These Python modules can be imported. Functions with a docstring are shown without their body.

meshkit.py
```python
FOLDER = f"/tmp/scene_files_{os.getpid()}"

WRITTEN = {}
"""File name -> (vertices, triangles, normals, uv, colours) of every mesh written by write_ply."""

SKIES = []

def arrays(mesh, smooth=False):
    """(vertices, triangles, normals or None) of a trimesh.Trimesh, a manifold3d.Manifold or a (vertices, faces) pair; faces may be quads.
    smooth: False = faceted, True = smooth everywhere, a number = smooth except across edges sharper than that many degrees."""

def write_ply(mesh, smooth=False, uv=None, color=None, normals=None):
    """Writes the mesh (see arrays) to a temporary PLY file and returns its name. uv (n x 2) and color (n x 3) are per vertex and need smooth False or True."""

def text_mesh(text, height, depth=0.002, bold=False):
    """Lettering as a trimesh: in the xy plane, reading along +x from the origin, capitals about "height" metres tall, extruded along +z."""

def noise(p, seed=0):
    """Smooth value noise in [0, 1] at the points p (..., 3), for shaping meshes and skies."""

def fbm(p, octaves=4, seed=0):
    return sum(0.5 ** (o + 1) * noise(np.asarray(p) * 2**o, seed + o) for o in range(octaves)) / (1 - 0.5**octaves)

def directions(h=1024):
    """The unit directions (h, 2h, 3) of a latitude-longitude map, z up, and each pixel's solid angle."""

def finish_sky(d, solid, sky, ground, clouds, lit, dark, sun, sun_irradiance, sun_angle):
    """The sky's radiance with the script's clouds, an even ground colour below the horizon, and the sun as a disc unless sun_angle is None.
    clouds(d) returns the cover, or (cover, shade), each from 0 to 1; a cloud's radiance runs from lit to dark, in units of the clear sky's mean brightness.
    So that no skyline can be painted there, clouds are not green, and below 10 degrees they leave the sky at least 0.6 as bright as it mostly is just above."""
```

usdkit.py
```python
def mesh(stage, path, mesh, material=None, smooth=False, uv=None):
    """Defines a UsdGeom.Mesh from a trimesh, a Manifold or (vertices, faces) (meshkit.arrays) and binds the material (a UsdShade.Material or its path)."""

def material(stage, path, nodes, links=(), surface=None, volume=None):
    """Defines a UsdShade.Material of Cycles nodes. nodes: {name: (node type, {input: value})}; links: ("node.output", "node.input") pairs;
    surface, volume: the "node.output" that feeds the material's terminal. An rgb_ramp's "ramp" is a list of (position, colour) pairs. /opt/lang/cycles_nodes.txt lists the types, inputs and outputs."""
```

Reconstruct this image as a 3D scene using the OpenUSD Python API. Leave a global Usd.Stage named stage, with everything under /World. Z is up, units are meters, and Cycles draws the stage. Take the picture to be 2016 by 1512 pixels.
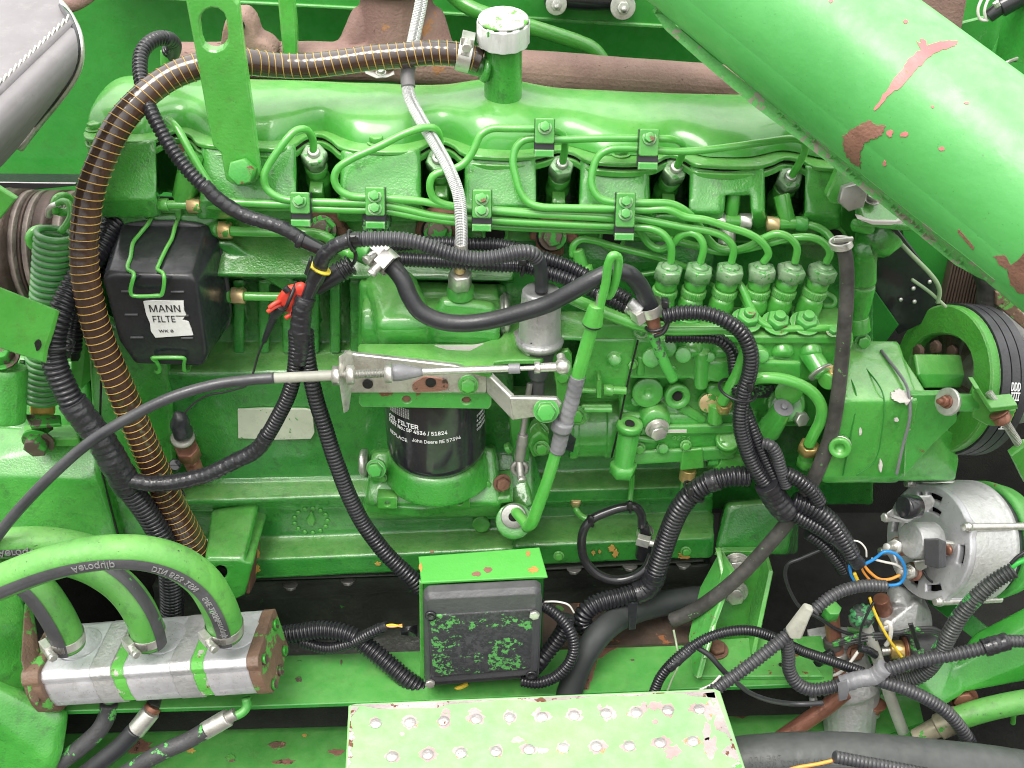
import math, random
import numpy as np, trimesh, manifold3d, shapely, mapbox_earcut
import scipy.sparse as sp
from scipy.spatial import ConvexHull
import usdkit, meshkit
from pxr import Usd, UsdGeom, UsdLux, UsdShade, Sdf, Gf
random.seed(7); RNG = np.random.default_rng(7)
stage = Usd.Stage.CreateInMemory()
UsdGeom.SetStageUpAxis(stage, 'Z'); UsdGeom.SetStageMetersPerUnit(stage, 1.0)
UsdGeom.Xform.Define(stage, '/World'); UsdGeom.Scope.Define(stage, '/World/Looks')
# ---------------------------------------------------------------- camera
FPX, PITCH, DIST = 2100.0, math.radians(35), 1.25       # focal length in photo pixels (photo 2016 x 1512)
EXPOSURE = 0.98
CF = np.array([0, math.cos(PITCH), -math.sin(PITCH)]); CU = np.array([0, math.sin(PITCH), math.cos(PITCH)]); CR = np.array([1.0, 0, 0])
CAM = -CF * DIST
cam = UsdGeom.Camera.Define(stage, '/World/camera')
cam.CreateHorizontalApertureAttr(36.0); cam.CreateVerticalApertureAttr(27.0); cam.CreateFocalLengthAttr(36.0 * FPX / 2016)
cam.CreateClippingRangeAttr((0.05, 500.0)); cam.CreateExposureAttr(EXPOSURE)
cm = np.eye(4); cm[0, :3], cm[1, :3], cm[2, :3], cm[3, :3] = CR, CU, -CF, CAM
cam.AddTransformOp().Set(Gf.Matrix4d(*cm.ravel().tolist()))
# ---------------------------------------------------------------- daylight: a bright overcast sky and a very soft sun
SUN = np.array([-0.25, -0.35, 0.9]); SUN /= np.linalg.norm(SUN)
sky_el, sky_rot = math.asin(SUN[2]), math.atan2(SUN[0], SUN[1])
sky = usdkit.material(stage, '/World/Looks/sky_look', {
    's': ('sky_texture', {'sky_type': 'single_scattering', 'sun_disc': False, 'sun_elevation': sky_el, 'sun_rotation': sky_rot}),
    't': ('texture_coordinate', {}), 'n': ('noise_texture', {'scale': 2.2, 'detail': 5, 'roughness': 0.55}),
    'r': ('rgb_ramp', {'ramp': [(0.3, (11.4, 11.3, 11.1)), (0.7, (15.8, 15.6, 15.2))]}),
    'm': ('mix', {'fac': 0.92}), 'b': ('background_shader', {'strength': 0.09}),
    'z': ('separate_xyz', {}), 'zenith_ramp': ('map_range', {'from_min': 0.0, 'from_max': 1.0, 'to_min': 0.30, 'to_max': 1.5, 'clamp': True}), 'k': ('vector_math', {'math_type': 'scale'})},   # zenith-to-horizon contrast pushed past a real overcast sky to deepen shade
    [('t.generated', 'n.vector'), ('n.fac', 'r.fac'), ('s.color', 'm.color1'), ('r.color', 'm.color2'), ('t.generated', 'z.vector'), ('z.z', 'zenith_ramp.value'), ('m.color', 'k.vector1'), ('zenith_ramp.result', 'k.scale'), ('k.vector', 'b.color')], surface='b.background')
dome = UsdLux.DomeLight.Define(stage, '/World/sky'); dome.CreateIntensityAttr(1.0)
UsdShade.MaterialBindingAPI.Apply(dome.GetPrim()).Bind(sky)
dome.GetPrim().SetCustomDataByKey('kind', 'structure')
sun = UsdLux.DistantLight.Define(stage, '/World/sun'); sun.CreateNormalizeAttr(True); sun.CreateIntensityAttr(0.4); sun.CreateAngleAttr(30.0); sun.CreateColorAttr((1, .96, .9))
zax = SUN; xax = np.cross([0, 1, 0.01], zax); xax /= np.linalg.norm(xax); yax = np.cross(zax, xax)
sm = np.eye(4); sm[0, :3], sm[1, :3], sm[2, :3] = xax, yax, zax
sun.AddTransformOp().Set(Gf.Matrix4d(*sm.ravel().tolist()))

# ---------------------------------------------------------------- geometry helpers
def ray(px, py): return CF * FPX + CR * (px - 1008) + CU * (756 - py)
def P(px, py, y):                       # the place on the vertical plane y = const seen at photo pixel (px, py)
    d = ray(px, py); return CAM + d * ((y - CAM[1]) / d[1])
def PZ(px, py, z):
    d = ray(px, py); return CAM + d * ((z - CAM[2]) / d[2])
def mpp(p): return float(np.dot(np.asarray(p) - CAM, CF) / FPX)   # metres per photo pixel there
def nrm(v): v = np.asarray(v, float); return v / max(np.linalg.norm(v), 1e-12)
def cat(*ms):
    ms = [m for m in ms if m is not None]
    vs, fs, us, n = [], [], [], 0
    for m in ms:
        vs.append(m[0]); fs.append(m[1] + n); n += len(m[0])
        us.append(m[2] if len(m) > 2 and m[2] is not None else np.zeros((len(m[0]), 2)))
    return np.vstack(vs), np.vstack(fs), np.vstack(us)
def quads(f):
    f = np.asarray(f); return np.vstack([f[:, [0, 1, 2]], f[:, [0, 2, 3]]])
def tri(m):
    return (np.asarray(m.vertices), np.asarray(m.faces))
def spline(pts, step):
    pts = np.asarray(pts, float)
    if len(pts) == 2:
        n = max(2, int(np.linalg.norm((pts[1] - pts[0])[:3]) / step)); return pts[0] + np.linspace(0, 1, n + 1)[:, None] * (pts[1] - pts[0])
    P0 = np.vstack([2 * pts[0] - pts[1], pts, 2 * pts[-1] - pts[-2]]); out = []
    for i in range(len(pts) - 1):
        a, b, c, d = P0[i:i + 4]
        ta = np.linalg.norm((b - a)[:3]) ** .5 + 1e-6; tb = np.linalg.norm((c - b)[:3]) ** .5 + 1e-6; tc = np.linalg.norm((d - c)[:3]) ** .5 + 1e-6
        m1 = tb * ((b - a) / ta - (c - a) / (ta + tb) + (c - b) / tb); m2 = tb * ((c - b) / tb - (d - b) / (tb + tc) + (d - c) / tc)
        n = max(6, int(np.linalg.norm((c - b)[:3]) / step * 2)); t = np.linspace(0, 1, n, endpoint=False)[:, None]
        out.append((2 * t**3 - 3 * t**2 + 1) * b + (t**3 - 2 * t**2 + t) * m1 + (-2 * t**3 + 3 * t**2) * c + (t**3 - t**2) * m2)
    out.append(pts[-1:]); out = np.vstack(out)
    s = np.r_[0, np.cumsum(np.linalg.norm(np.diff(out[:, :3], axis=0), axis=1))]
    k = max(2, int(s[-1] / step)); q = np.linspace(0, s[-1], k + 1)
    return np.stack([np.interp(q, s, out[:, j]) for j in range(out.shape[1])], 1)
def frames(c):
    t = np.gradient(c, axis=0); t /= np.linalg.norm(t, axis=1, keepdims=True) + 1e-12
    a = np.array([0, -1.0, 0.3]); 
    if abs(np.dot(nrm(a), t[0])) > .95: a = np.array([1.0, 0, 0])
    n = nrm(a - np.dot(a, t[0]) * t[0]); ns = [n]
    for i in range(1, len(c)):
        n = ns[-1] - np.dot(ns[-1], t[i]) * t[i]; ns.append(nrm(n))
    ns = np.array(ns); return t, ns, np.cross(t, ns)
def sweep(c, r, seg=12, caps=True):
    """A round tube round the centre line c (n, 3) with radii r."""
    c = np.asarray(c, float); r = np.broadcast_to(np.asarray(r, float), (len(c),))
    t, n, b = frames(c); a = np.linspace(0, 2 * np.pi, seg, endpoint=False)
    v = (c[:, None] + r[:, None, None] * (np.cos(a)[None, :, None] * n[:, None] + np.sin(a)[None, :, None] * b[:, None])).reshape(-1, 3)
    s = np.r_[0, np.cumsum(np.linalg.norm(np.diff(c, axis=0), axis=1))]
    uv = np.stack([np.tile(a / (2 * np.pi), len(c)), np.repeat(s, seg)], 1)
    i, j = np.meshgrid(np.arange(len(c) - 1), np.arange(seg), indexing='ij'); j2 = (j + 1) % seg
    f = quads(np.stack([i * seg + j, i * seg + j2, (i + 1) * seg + j2, (i + 1) * seg + j], -1).reshape(-1, 4))
    if caps:
        k = len(v); v = np.vstack([v, c[:1], c[-1:]]); uv = np.vstack([uv, [[0, 0], [0, 0]]])
        j = np.arange(seg); j2 = (j + 1) % seg; e = (len(c) - 1) * seg
        f = np.vstack([f, np.stack([j2, j, np.full(seg, k)], 1), np.stack([e + j, e + j2, np.full(seg, k + 1)], 1)])
    return v, f, uv
def path3(path, r, step_px=5):
    """Pixel path [(px, py, y[, r])] -> (centres, radii in metres), resampled."""
    rows = []
    for p in path:
        q = P(*p[:3]); rows.append([*q, (p[3] if len(p) > 3 else r) * mpp(q)])
    k = spline(rows, step_px * .0006); return k[:, :3], k[:, 3]
def tube(path, r, seg=12, step=5, caps=True):
    c, rr = path3(path, r, step); return sweep(c, rr, seg, caps)
def wobble(c, amp, freq=40, seed=0):
    return c + amp * (np.stack([meshkit.noise(c * freq + 13.7 * k, seed + k) for k in range(3)], 1) - .5)
def conduit(path, r, pitch=8.0, depth=.84, seg=14, wob=.001):
    """Split corrugated loom: crests and grooves all along the path."""
    c, rr = path3(path, r, 1.4); c = wobble(c, wob, 30, len(path))
    s = np.r_[0, np.cumsum(np.linalg.norm(np.diff(c, axis=0), axis=1))]
    pm = pitch * .0006; k = max(2, int(s[-1] / pm)); q, f = [], []
    for i in range(k):
        for a, h in ((0, depth), (.16, depth), (.30, 1), (.72, 1), (.86, depth)): q.append((i + a) / k * s[-1]); f.append(h)
    q.append(s[-1]); f.append(depth); q = np.array(q); f = np.array(f)
    cc = np.stack([np.interp(q, s, c[:, j]) for j in range(3)], 1)
    return sweep(cc, np.interp(q, s, rr) * f, seg)
def taped(path, r, seed=0, seg=16, lap=13.0):
    """Loom wrapped in tape: overlapping turns, slightly uneven."""
    c, rr = path3(path, r, 1.6); c = wobble(c, .0015, 50, seed)
    s = np.r_[0, np.cumsum(np.linalg.norm(np.diff(c, axis=0), axis=1))]
    v, f, uv = sweep(c, rr, seg)
    n = len(c) * seg; ang = np.tile(np.arange(seg) / seg, len(c)); ss = np.repeat(s, seg)
    ph = (ss / (lap * .0006) + ang) % 1.0
    k = 1 + .07 * ph + .10 * (meshkit.noise(np.stack([ang * 6, ss * 160, np.full(n, seed)], 1), seed) - .5)
    cc = np.repeat(c, seg, 0); v = v.copy(); v[:n] = cc + (v[:n] - cc) * k[:, None]
    return v, f, uv
def lathe(p0, ax, prof, seg=20, rot=0.0, caps=True):
    """prof: [(distance along ax, radius)] in metres."""
    ax = nrm(ax); a = np.array([0, 0, 1.0]) if abs(ax[2]) < .9 else np.array([0, 1.0, 0]); n = nrm(np.cross(a, ax)); b = np.cross(ax, n)
    th = np.linspace(0, 2 * np.pi, seg, endpoint=False) + rot; prof = np.asarray(prof, float)
    v = (np.asarray(p0) + prof[:, 0][:, None, None] * ax + prof[:, 1][:, None, None] * (np.cos(th)[None, :, None] * n + np.sin(th)[None, :, None] * b)).reshape(-1, 3)
    k = len(prof); i, j = np.meshgrid(np.arange(k - 1), np.arange(seg), indexing='ij'); j2 = (j + 1) % seg
    f = quads(np.stack([i * seg + j, i * seg + j2, (i + 1) * seg + j2, (i + 1) * seg + j], -1).reshape(-1, 4))
    uv = np.stack([np.tile(np.arange(seg) / seg, k), np.repeat(prof[:, 0], seg)], 1)
    if caps:
        e = len(v); v = np.vstack([v, np.asarray(p0) + prof[0, 0] * ax, np.asarray(p0) + prof[-1, 0] * ax]); uv = np.vstack([uv, [[0, 0]] * 2]); j = np.arange(seg); j2 = (j + 1) % seg; l = (k - 1) * seg
        f = np.vstack([f, np.stack([j2, j, np.full(seg, e)], 1), np.stack([l + j, l + j2, np.full(seg, e + 1)], 1)])
    return v, f, uv
def rod(p0, p1, r0, r1=None, seg=18, ch=.12):
    p0, p1 = np.asarray(p0, float), np.asarray(p1, float); L = np.linalg.norm(p1 - p0); r1 = r0 if r1 is None else r1; c = min(ch * min(r0, r1), L / 3)
    return lathe(p0, p1 - p0, [(0, r0 - c), (c, r0), (L - c, r1), (L, r1 - c)], seg)
def rodpx(a, b, r0, r1=None, seg=18):
    p, q = P(*a), P(*b); return rod(p, q, r0 * mpp(p), (r1 if r1 is not None else r0) * mpp(q), seg)
def hexa(p0, ax, r, h, rot=0.0):
    c = r * .12; return lathe(p0, ax, [(0, r), (h - c, r), (h, r * .86)], 6, rot)
def bolt(p, ax, r, h=None, washer=True, rot=.3, stud=False):
    p = np.asarray(p, float); ax = nrm(ax); h = h or r * .8; ms = []
    if washer: ms.append(lathe(p, ax, [(0, r * 1.35), (r * .14, r * 1.35), (r * .18, r * 1.3)], 18)); p = p + ax * r * .17
    ms.append(hexa(p, ax, r, h, rot))
    if stud: ms.append(lathe(p + ax * h, ax, [(0, r * .5), (r * .45, r * .5), (r * .5, r * .42)], 12))
    return cat(*ms)
def boltpx(px, py, y, r, ax=(0, -1, .25), **k):
    p = P(px, py, y); return bolt(p, ax, r * mpp(p), **k)
def tor(p, ax, R, r, seg=24, s2=10, a0=0, a1=2 * math.pi):
    ax = nrm(ax); a = np.array([0, 0, 1.0]) if abs(ax[2]) < .9 else np.array([0, 1.0, 0]); n = nrm(np.cross(a, ax)); b = np.cross(ax, n)
    th = np.linspace(a0, a1, seg + 1)
    c = np.asarray(p) + R * (np.cos(th)[:, None] * n + np.sin(th)[:, None] * b)
    return sweep(c, r, s2, caps=abs(a1 - a0) < 6.2)
def inset(ring, d):
    r = np.asarray(ring); a, b = np.roll(r, 1, 0), np.roll(r, -1, 0)
    e1 = r - a; e2 = b - r; e1 /= np.linalg.norm(e1, axis=1, keepdims=True) + 1e-12; e2 /= np.linalg.norm(e2, axis=1, keepdims=True) + 1e-12
    n1 = np.stack([-e1[:, 1], e1[:, 0]], 1); n2 = np.stack([-e2[:, 1], e2[:, 0]], 1); m = n1 + n2; l = (m * m).sum(1, keepdims=True)
    return r + d * m * 2 / np.maximum(l, .8)
def slab(pts, vec, holes=(), bev=.0012, rnd=0.0):
    """A plate: its near face is the flat outline pts (3-D), with holes, pushed back along vec; near edges chamfered."""
    pts = np.asarray(pts, float); vec = np.asarray(vec, float); o = pts.mean(0)
    n = sum(np.cross(pts[i] - o, pts[(i + 1) % len(pts)] - o) for i in range(len(pts))); n = nrm(n)
    if np.dot(n, vec) > 0: n = -n
    e1 = nrm(np.cross([0, 0, 1.0] if abs(n[2]) < .9 else [1.0, 0, 0], n)); e2 = np.cross(n, e1)
    to2 = lambda q: np.stack([(np.asarray(q) - o) @ e1, (np.asarray(q) - o) @ e2], 1)
    poly = shapely.Polygon(to2(pts), [to2(h) for h in holes]).buffer(0)
    if rnd: poly = poly.buffer(-rnd, quad_segs=4).buffer(2 * rnd, quad_segs=4).buffer(-rnd, quad_segs=4)
    if poly.geom_type != 'Polygon': poly = max(poly.geoms, key=lambda g: g.area)
    poly = shapely.geometry.polygon.orient(poly.simplify(1e-5), 1.0)
    rings = [np.array(poly.exterior.coords)[:-1]] + [np.array(h.coords)[:-1] for h in poly.interiors]
    ends = np.cumsum([len(r) for r in rings]); full = np.vstack(rings); ins = np.vstack([inset(r, bev) for r in rings]) if bev else full
    lift = lambda q, z: o + q[:, :1] * e1 + q[:, 1:] * e2 + z
    d = nrm(vec) * bev
    layers = [lift(ins, 0 * vec), lift(full, d), lift(full, vec)] if bev else [lift(full, 0 * vec), lift(full, vec)]
    N = len(full); t = mapbox_earcut.triangulate_float64(full, ends.astype(np.uint32)).reshape(-1, 3).astype(int); t0 = mapbox_earcut.triangulate_float64(np.ascontiguousarray(ins), ends.astype(np.uint32)).reshape(-1, 3).astype(int) if bev else t
    if len(t0) != len(t): t0 = t
    v = np.vstack(layers); k = len(layers); F = [t0, t[:, ::-1] + (k - 1) * N]; st = 0
    for e in ends:
        i = np.arange(st, e); j = np.r_[np.arange(st + 1, e), st]
        for l in range(k - 1): F.append(quads(np.stack([i + l * N, i + (l + 1) * N, j + (l + 1) * N, j + l * N], 1)))
        st = e
    return v, fixdir(v, np.vstack(F))
def fixdir(v, f):
    a, b, c = v[f[:, 0]] - v.mean(0), v[f[:, 1]] - v.mean(0), v[f[:, 2]] - v.mean(0)
    return f[:, ::-1] if (a * np.cross(b, c)).sum() < 0 else f
def slabpx(poly, y, thick, holes=(), bev=.0012, rnd=0.0, vec=None):
    """Outline traced on the upright plane y, pushed back (away from the viewer) by thick metres."""
    return slab([P(a, b, y) for a, b in poly], vec if vec is not None else (0, thick, 0), [[P(a, b, y) for a, b in h] for h in holes], bev, rnd)
def slab3(poly, vec, holes=(), bev=.0012, rnd=0.0):
    return slab([P(*q) for q in poly], vec, [[P(*q) for q in h] for h in holes], bev, rnd)
def circ(cx, cy, rx, ry=None, n=16, a0=0.0):
    ry = ry or rx; return [(cx + rx * math.cos(a0 + 2 * math.pi * i / n), cy + ry * math.sin(a0 + 2 * math.pi * i / n)) for i in range(n)]
def slot(x0, y0, x1, y1, r, n=7):
    d = math.atan2(y1 - y0, x1 - x0); return [(x1 + r * math.cos(d + a), y1 + r * math.sin(d + a)) for a in np.linspace(-math.pi / 2, math.pi / 2, n)] + [(x0 + r * math.cos(d + a), y0 + r * math.sin(d + a)) for a in np.linspace(math.pi / 2, 3 * math.pi / 2, n)]
# --- castings: manifolds, joined, refined and smoothed
ICO = np.asarray(trimesh.creation.icosphere(1).vertices)
def hullv(p):
    h = ConvexHull(p); v = p[h.vertices]; idx = {a: i for i, a in enumerate(h.vertices)}
    f = np.array([[idx[a] for a in s] for s in h.simplices]); c = v.mean(0)
    nn = np.cross(v[f[:, 1]] - v[f[:, 0]], v[f[:, 2]] - v[f[:, 0]]); flip = ((v[f[:, 0]] - c) * nn).sum(1) < 0; f[flip] = f[flip][:, ::-1]
    return v, f
def man(m): return manifold3d.Manifold(manifold3d.Mesh(np.ascontiguousarray(m[0], np.float32), np.ascontiguousarray(m[1], np.uint32)))
def hp(pts, r=.004): return man(hullv(np.vstack([P(*q) + ICO * r for q in pts])))          # hull of pixel points
def hw(pts, r=.004): return man(hullv(np.vstack([np.asarray(q) + ICO * r for q in pts])))  # hull of world points
def mrod(a, b, r0, r1=None, seg=24):
    p, q = P(*a), P(*b); return man(lathe(p, q - p, [(0, r0 * mpp(p)), (np.linalg.norm(q - p), (r1 or r0) * mpp(q))], seg)[:2])
def mprism(poly, y0, y1, r=0): return man(slabpx(poly, y0, y1 - y0, bev=0, rnd=r)[:2])
def smooth_mesh(v, f, it=6, lam=.5, mu=-.53):
    n = len(v); e = np.vstack([f[:, [0, 1]], f[:, [1, 2]], f[:, [2, 0]]]); A = sp.coo_matrix((np.ones(len(e)), (e[:, 0], e[:, 1])), (n, n)).tocsr(); A = ((A + A.T) > 0).astype(float)
    L = sp.diags(1 / np.maximum(np.asarray(A.sum(1)).ravel(), 1)) @ A
    for _ in range(it):
        v = v + lam * (L @ v - v); v = v + mu * (L @ v - v)
    return v
def cast(add, cut=(), edge=.006, it=6, rough=0.0):
    m = manifold3d.Manifold.batch_boolean(list(add), manifold3d.OpType.Add) if len(add) > 1 else add[0]
    if cut: m = manifold3d.Manifold.batch_boolean([m] + list(cut), manifold3d.OpType.Subtract)
    m = m.refine_to_length(edge).to_mesh(); v, f = np.asarray(m.vert_properties[:, :3], float), np.asarray(m.tri_verts, int)
    t = trimesh.Trimesh(v, f, process=False); t.merge_vertices(digits_vertex=6); v, f = np.asarray(t.vertices), np.asarray(t.faces)
    v = smooth_mesh(v, f, it)
    if rough: v = v + (np.stack([meshkit.fbm(v * 45 + 9 * k, 3, k) for k in range(3)], 1) - .5) * rough
    return v, f
def text_on_plane(txt, p, ex, ey, h, depth=.0004, bold=False):
    m = meshkit.text_mesh(txt, h, depth, bold); ex, ey = nrm(ex), nrm(ey); ez = np.cross(ex, ey)
    v = np.asarray(m.vertices); return np.asarray(p) + v[:, :1] * ex + v[:, 1:2] * ey + v[:, 2:] * ez, np.asarray(m.faces)

# ---------------------------------------------------------------- the tree of things
class N:
    def __init__(s, name, mesh=None, mat=None, smooth=30):
        s.name, s.mesh, s.mat, s.smooth, s.kids, s.data, s.matrix, s.src = name, mesh, mat, smooth, [], {}, None, None
TOP = []
def thing(name, label, cat_, mesh=None, mat=None, group=None, kind=None, smooth=30, matrix=None):
    n = N(name, mesh, mat, smooth); n.matrix = matrix
    n.data = {k: v for k, v in (('label', label), ('category', cat_), ('group', group), ('kind', kind)) if v}; TOP.append(n); return n
def part(parent, name, mesh, mat, label=None, smooth=30, kind=None):
    n = N(name, mesh, mat, smooth); parent.kids.append(n)
    if label: n.data['label'] = label
    if kind: n.data['kind'] = kind
    return n
def again(src, matrix, label=None, group=None):
    n = N(src.name); n.src, n.matrix = src, matrix; n.data = dict(src.data)
    if label: n.data['label'] = label
    if group: n.data['group'] = group
    TOP.append(n); return n
def frame(p, z, x=(1, 0, 0), s=1.0):
    z = nrm(z); y = nrm(np.cross(z, x)); x = np.cross(y, z); m = np.eye(4); m[0, :3], m[1, :3], m[2, :3], m[3, :3] = x * s, y * s, z * s, p; return m
def write(path, n, off):
    m = n.mesh
    if m is None: prim = UsdGeom.Xform.Define(stage, path).GetPrim()
    else:
        v, f = m[0] - off, m[1]; uv = m[2] if len(m) > 2 else None; sm = True if uv is not None and n.smooth != 0 else n.smooth
        if uv is not None and sm is not True: uv = None
        prim = usdkit.mesh(stage, path, (v, f), '/World/Looks/' + n.mat, sm if sm else False, uv).GetPrim()
    for k, x in n.data.items(): prim.SetCustomDataByKey(k, x)
    used = {}
    for c in n.kids:
        k = used.get(c.name, 0); used[c.name] = k + 1
        write(path + '/' + c.name + (f'_{k:03d}' if k else ''), c, off)
    return prim
def verts(n): return ([n.mesh[0]] if n.mesh is not None else []) + [x for c in n.kids for x in verts(c)]
def finish():
    used = {}
    for n in TOP:
        k = used.get(n.name, 0); used[n.name] = k + 1; n.path = '/World/' + n.name + (f'_{k:03d}' if k else '')
        if n.src is not None:
            x = UsdGeom.Xform.Define(stage, n.path); x.GetPrim().GetReferences().AddInternalReference(n.src.path); x.GetPrim().SetInstanceable(True)
            for a, b in n.data.items(): x.GetPrim().SetCustomDataByKey(a, b)
        else:
            off = np.zeros(3)
            if n.matrix is None:
                v = np.vstack(verts(n)); lo, hi = v.min(0), v.max(0); off = np.array([(lo[0] + hi[0]) / 2, (lo[1] + hi[1]) / 2, lo[2]]); n.matrix = np.eye(4); n.matrix[3, :3] = off
            x = UsdGeom.Xformable(write(n.path, n, off))
        op = x.GetPrim().GetAttribute('xformOp:transform')
        if n.src is not None:
            x.GetPrim().CreateAttribute('xformOp:transform', Sdf.ValueTypeNames.Matrix4d).Set(Gf.Matrix4d(*n.matrix.ravel().tolist())); x.GetPrim().CreateAttribute('xformOpOrder', Sdf.ValueTypeNames.TokenArray).Set(['xformOp:transform'])
        else: x.AddTransformOp().Set(Gf.Matrix4d(*n.matrix.ravel().tolist()))
# ---------------------------------------------------------------- materials
def look(name, c1, c2=None, rough=.4, metal=0.0, scale=14, bump=.0, bscale=350, chips=(), grime=0.0, grime_c=(.03, .03, .022), coat=0.0, spec=.5, bev=0.0, rvar=.12, dust_sheen=0.0, dust_sheen_c=(.5, .5, .46), wave=None, edge=0.0, edge_c=(.30, .50, .24), specks=0.0):
    """Paint, metal or rubber: two tones blended by noise, flakes of other colours, grime, fine relief. chips: [(colour, threshold, scale)]."""
    n = {'g': ('geometry', {}), 'p': ('principled_bsdf', {'metallic': metal, 'coat_weight': coat, 'coat_roughness': .12, 'specular_ior_level': spec}),
         'n1': ('noise_texture', {'scale': scale, 'detail': 5, 'roughness': .6}), 'r1': ('rgb_ramp', {'ramp': [(.36, c1), (.64, c2 or c1)]})}
    l = [('g.position', 'n1.vector'), ('n1.fac', 'r1.fac')]; col = 'r1.color'; ro = None
    if grime:
        n['n2'] = ('noise_texture', {'scale': 55, 'detail': 9, 'roughness': .78}); n['r2'] = ('rgb_ramp', {'ramp': [(.52, (0, 0, 0)), (.62, (grime * .55,) * 3), (.72, (grime,) * 3)]}); n['m2'] = ('mix', {'color2': grime_c})
        l += [('g.position', 'n2.vector'), ('n2.fac', 'r2.fac'), ('r2.color', 'm2.fac'), (col, 'm2.color1')]; col = 'm2.color'
    if specks:
        n['ns'] = ('noise_texture', {'scale': 420, 'detail': 2}); n['rs'] = ('rgb_ramp', {'ramp': [(.70, (0, 0, 0)), (.73, (specks,) * 3)]}); n['ms'] = ('mix', {'color2': (.03, .06, .02)})
        l += [('g.position', 'ns.vector'), ('ns.fac', 'rs.fac'), ('rs.color', 'ms.fac'), (col, 'ms.color1')]; col = 'ms.color'
    if dust_sheen:   # on upward faces: dust, and the sky sheen of the greens painted in
        n['sx'] = ('separate_xyz', {}); n['mu'] = ('map_range', {'from_min': .35, 'from_max': 1.0, 'to_min': 0.0, 'to_max': dust_sheen, 'clamp': True}); n['nd'] = ('noise_texture', {'scale': 70, 'detail': 4})
        n['md'] = ('math', {'math_type': 'multiply'}); n['mx'] = ('mix', {'color2': dust_sheen_c})
        l += [('g.normal', 'sx.vector'), ('sx.z', 'mu.value'), ('g.position', 'nd.vector'), ('mu.result', 'md.value1'), ('nd.fac', 'md.value2'), ('md.value', 'mx.fac'), (col, 'mx.color1')]; col = 'mx.color'
    hs = None
    for i, (cc, th, sc) in enumerate(chips):
        a, b, m, o = f'cn{i}', f'cr{i}', f'cm{i}', f'co{i}'
        n[a] = ('noise_texture', {'scale': sc, 'detail': 6.5, 'roughness': .66}); n[b] = ('rgb_ramp', {'ramp': [(th, (0, 0, 0)), (th + .012, (1, 1, 1))]}); n[m] = ('mix', {'color2': cc}); n[o] = ('vector_math', {'math_type': 'add', 'vector2': (3.1 * i + 1, 7.7 * i, 2.3)})
        l += [('g.position', o + '.vector1'), (o + '.vector', a + '.vector'), (a + '.fac', b + '.fac'), (b + '.color', m + '.fac'), (col, m + '.color1')]; col = m + '.color'; hs = b
    if edge:   # pale highlight lines painted along sharp edges, with some rubbed paint
        n['eb'] = ('bevel', {'samples': 4, 'radius': .0022}); n['ed'] = ('vector_math', {'math_type': 'dot_product'}); n['er'] = ('map_range', {'from_min': .97, 'from_max': .80, 'to_min': 0.0, 'to_max': edge, 'clamp': True}); n['en'] = ('noise_texture', {'scale': 120, 'detail': 4}); n['em'] = ('map_range', {'from_min': .35, 'from_max': .6, 'to_min': 0.0, 'to_max': 1.0, 'clamp': True}); n['ex'] = ('math', {'math_type': 'multiply'}); n['ec'] = ('mix', {'color2': edge_c})
        l += [('eb.bevel', 'ed.vector1'), ('g.normal', 'ed.vector2'), ('ed.value', 'er.value'), ('g.position', 'en.vector'), ('en.fac', 'em.value'), ('er.result', 'ex.value1'), ('em.result', 'ex.value2'), ('ex.value', 'ec.fac'), (col, 'ec.color1')]; col = 'ec.color'
    l.append((col, 'p.base_color'))
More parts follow.
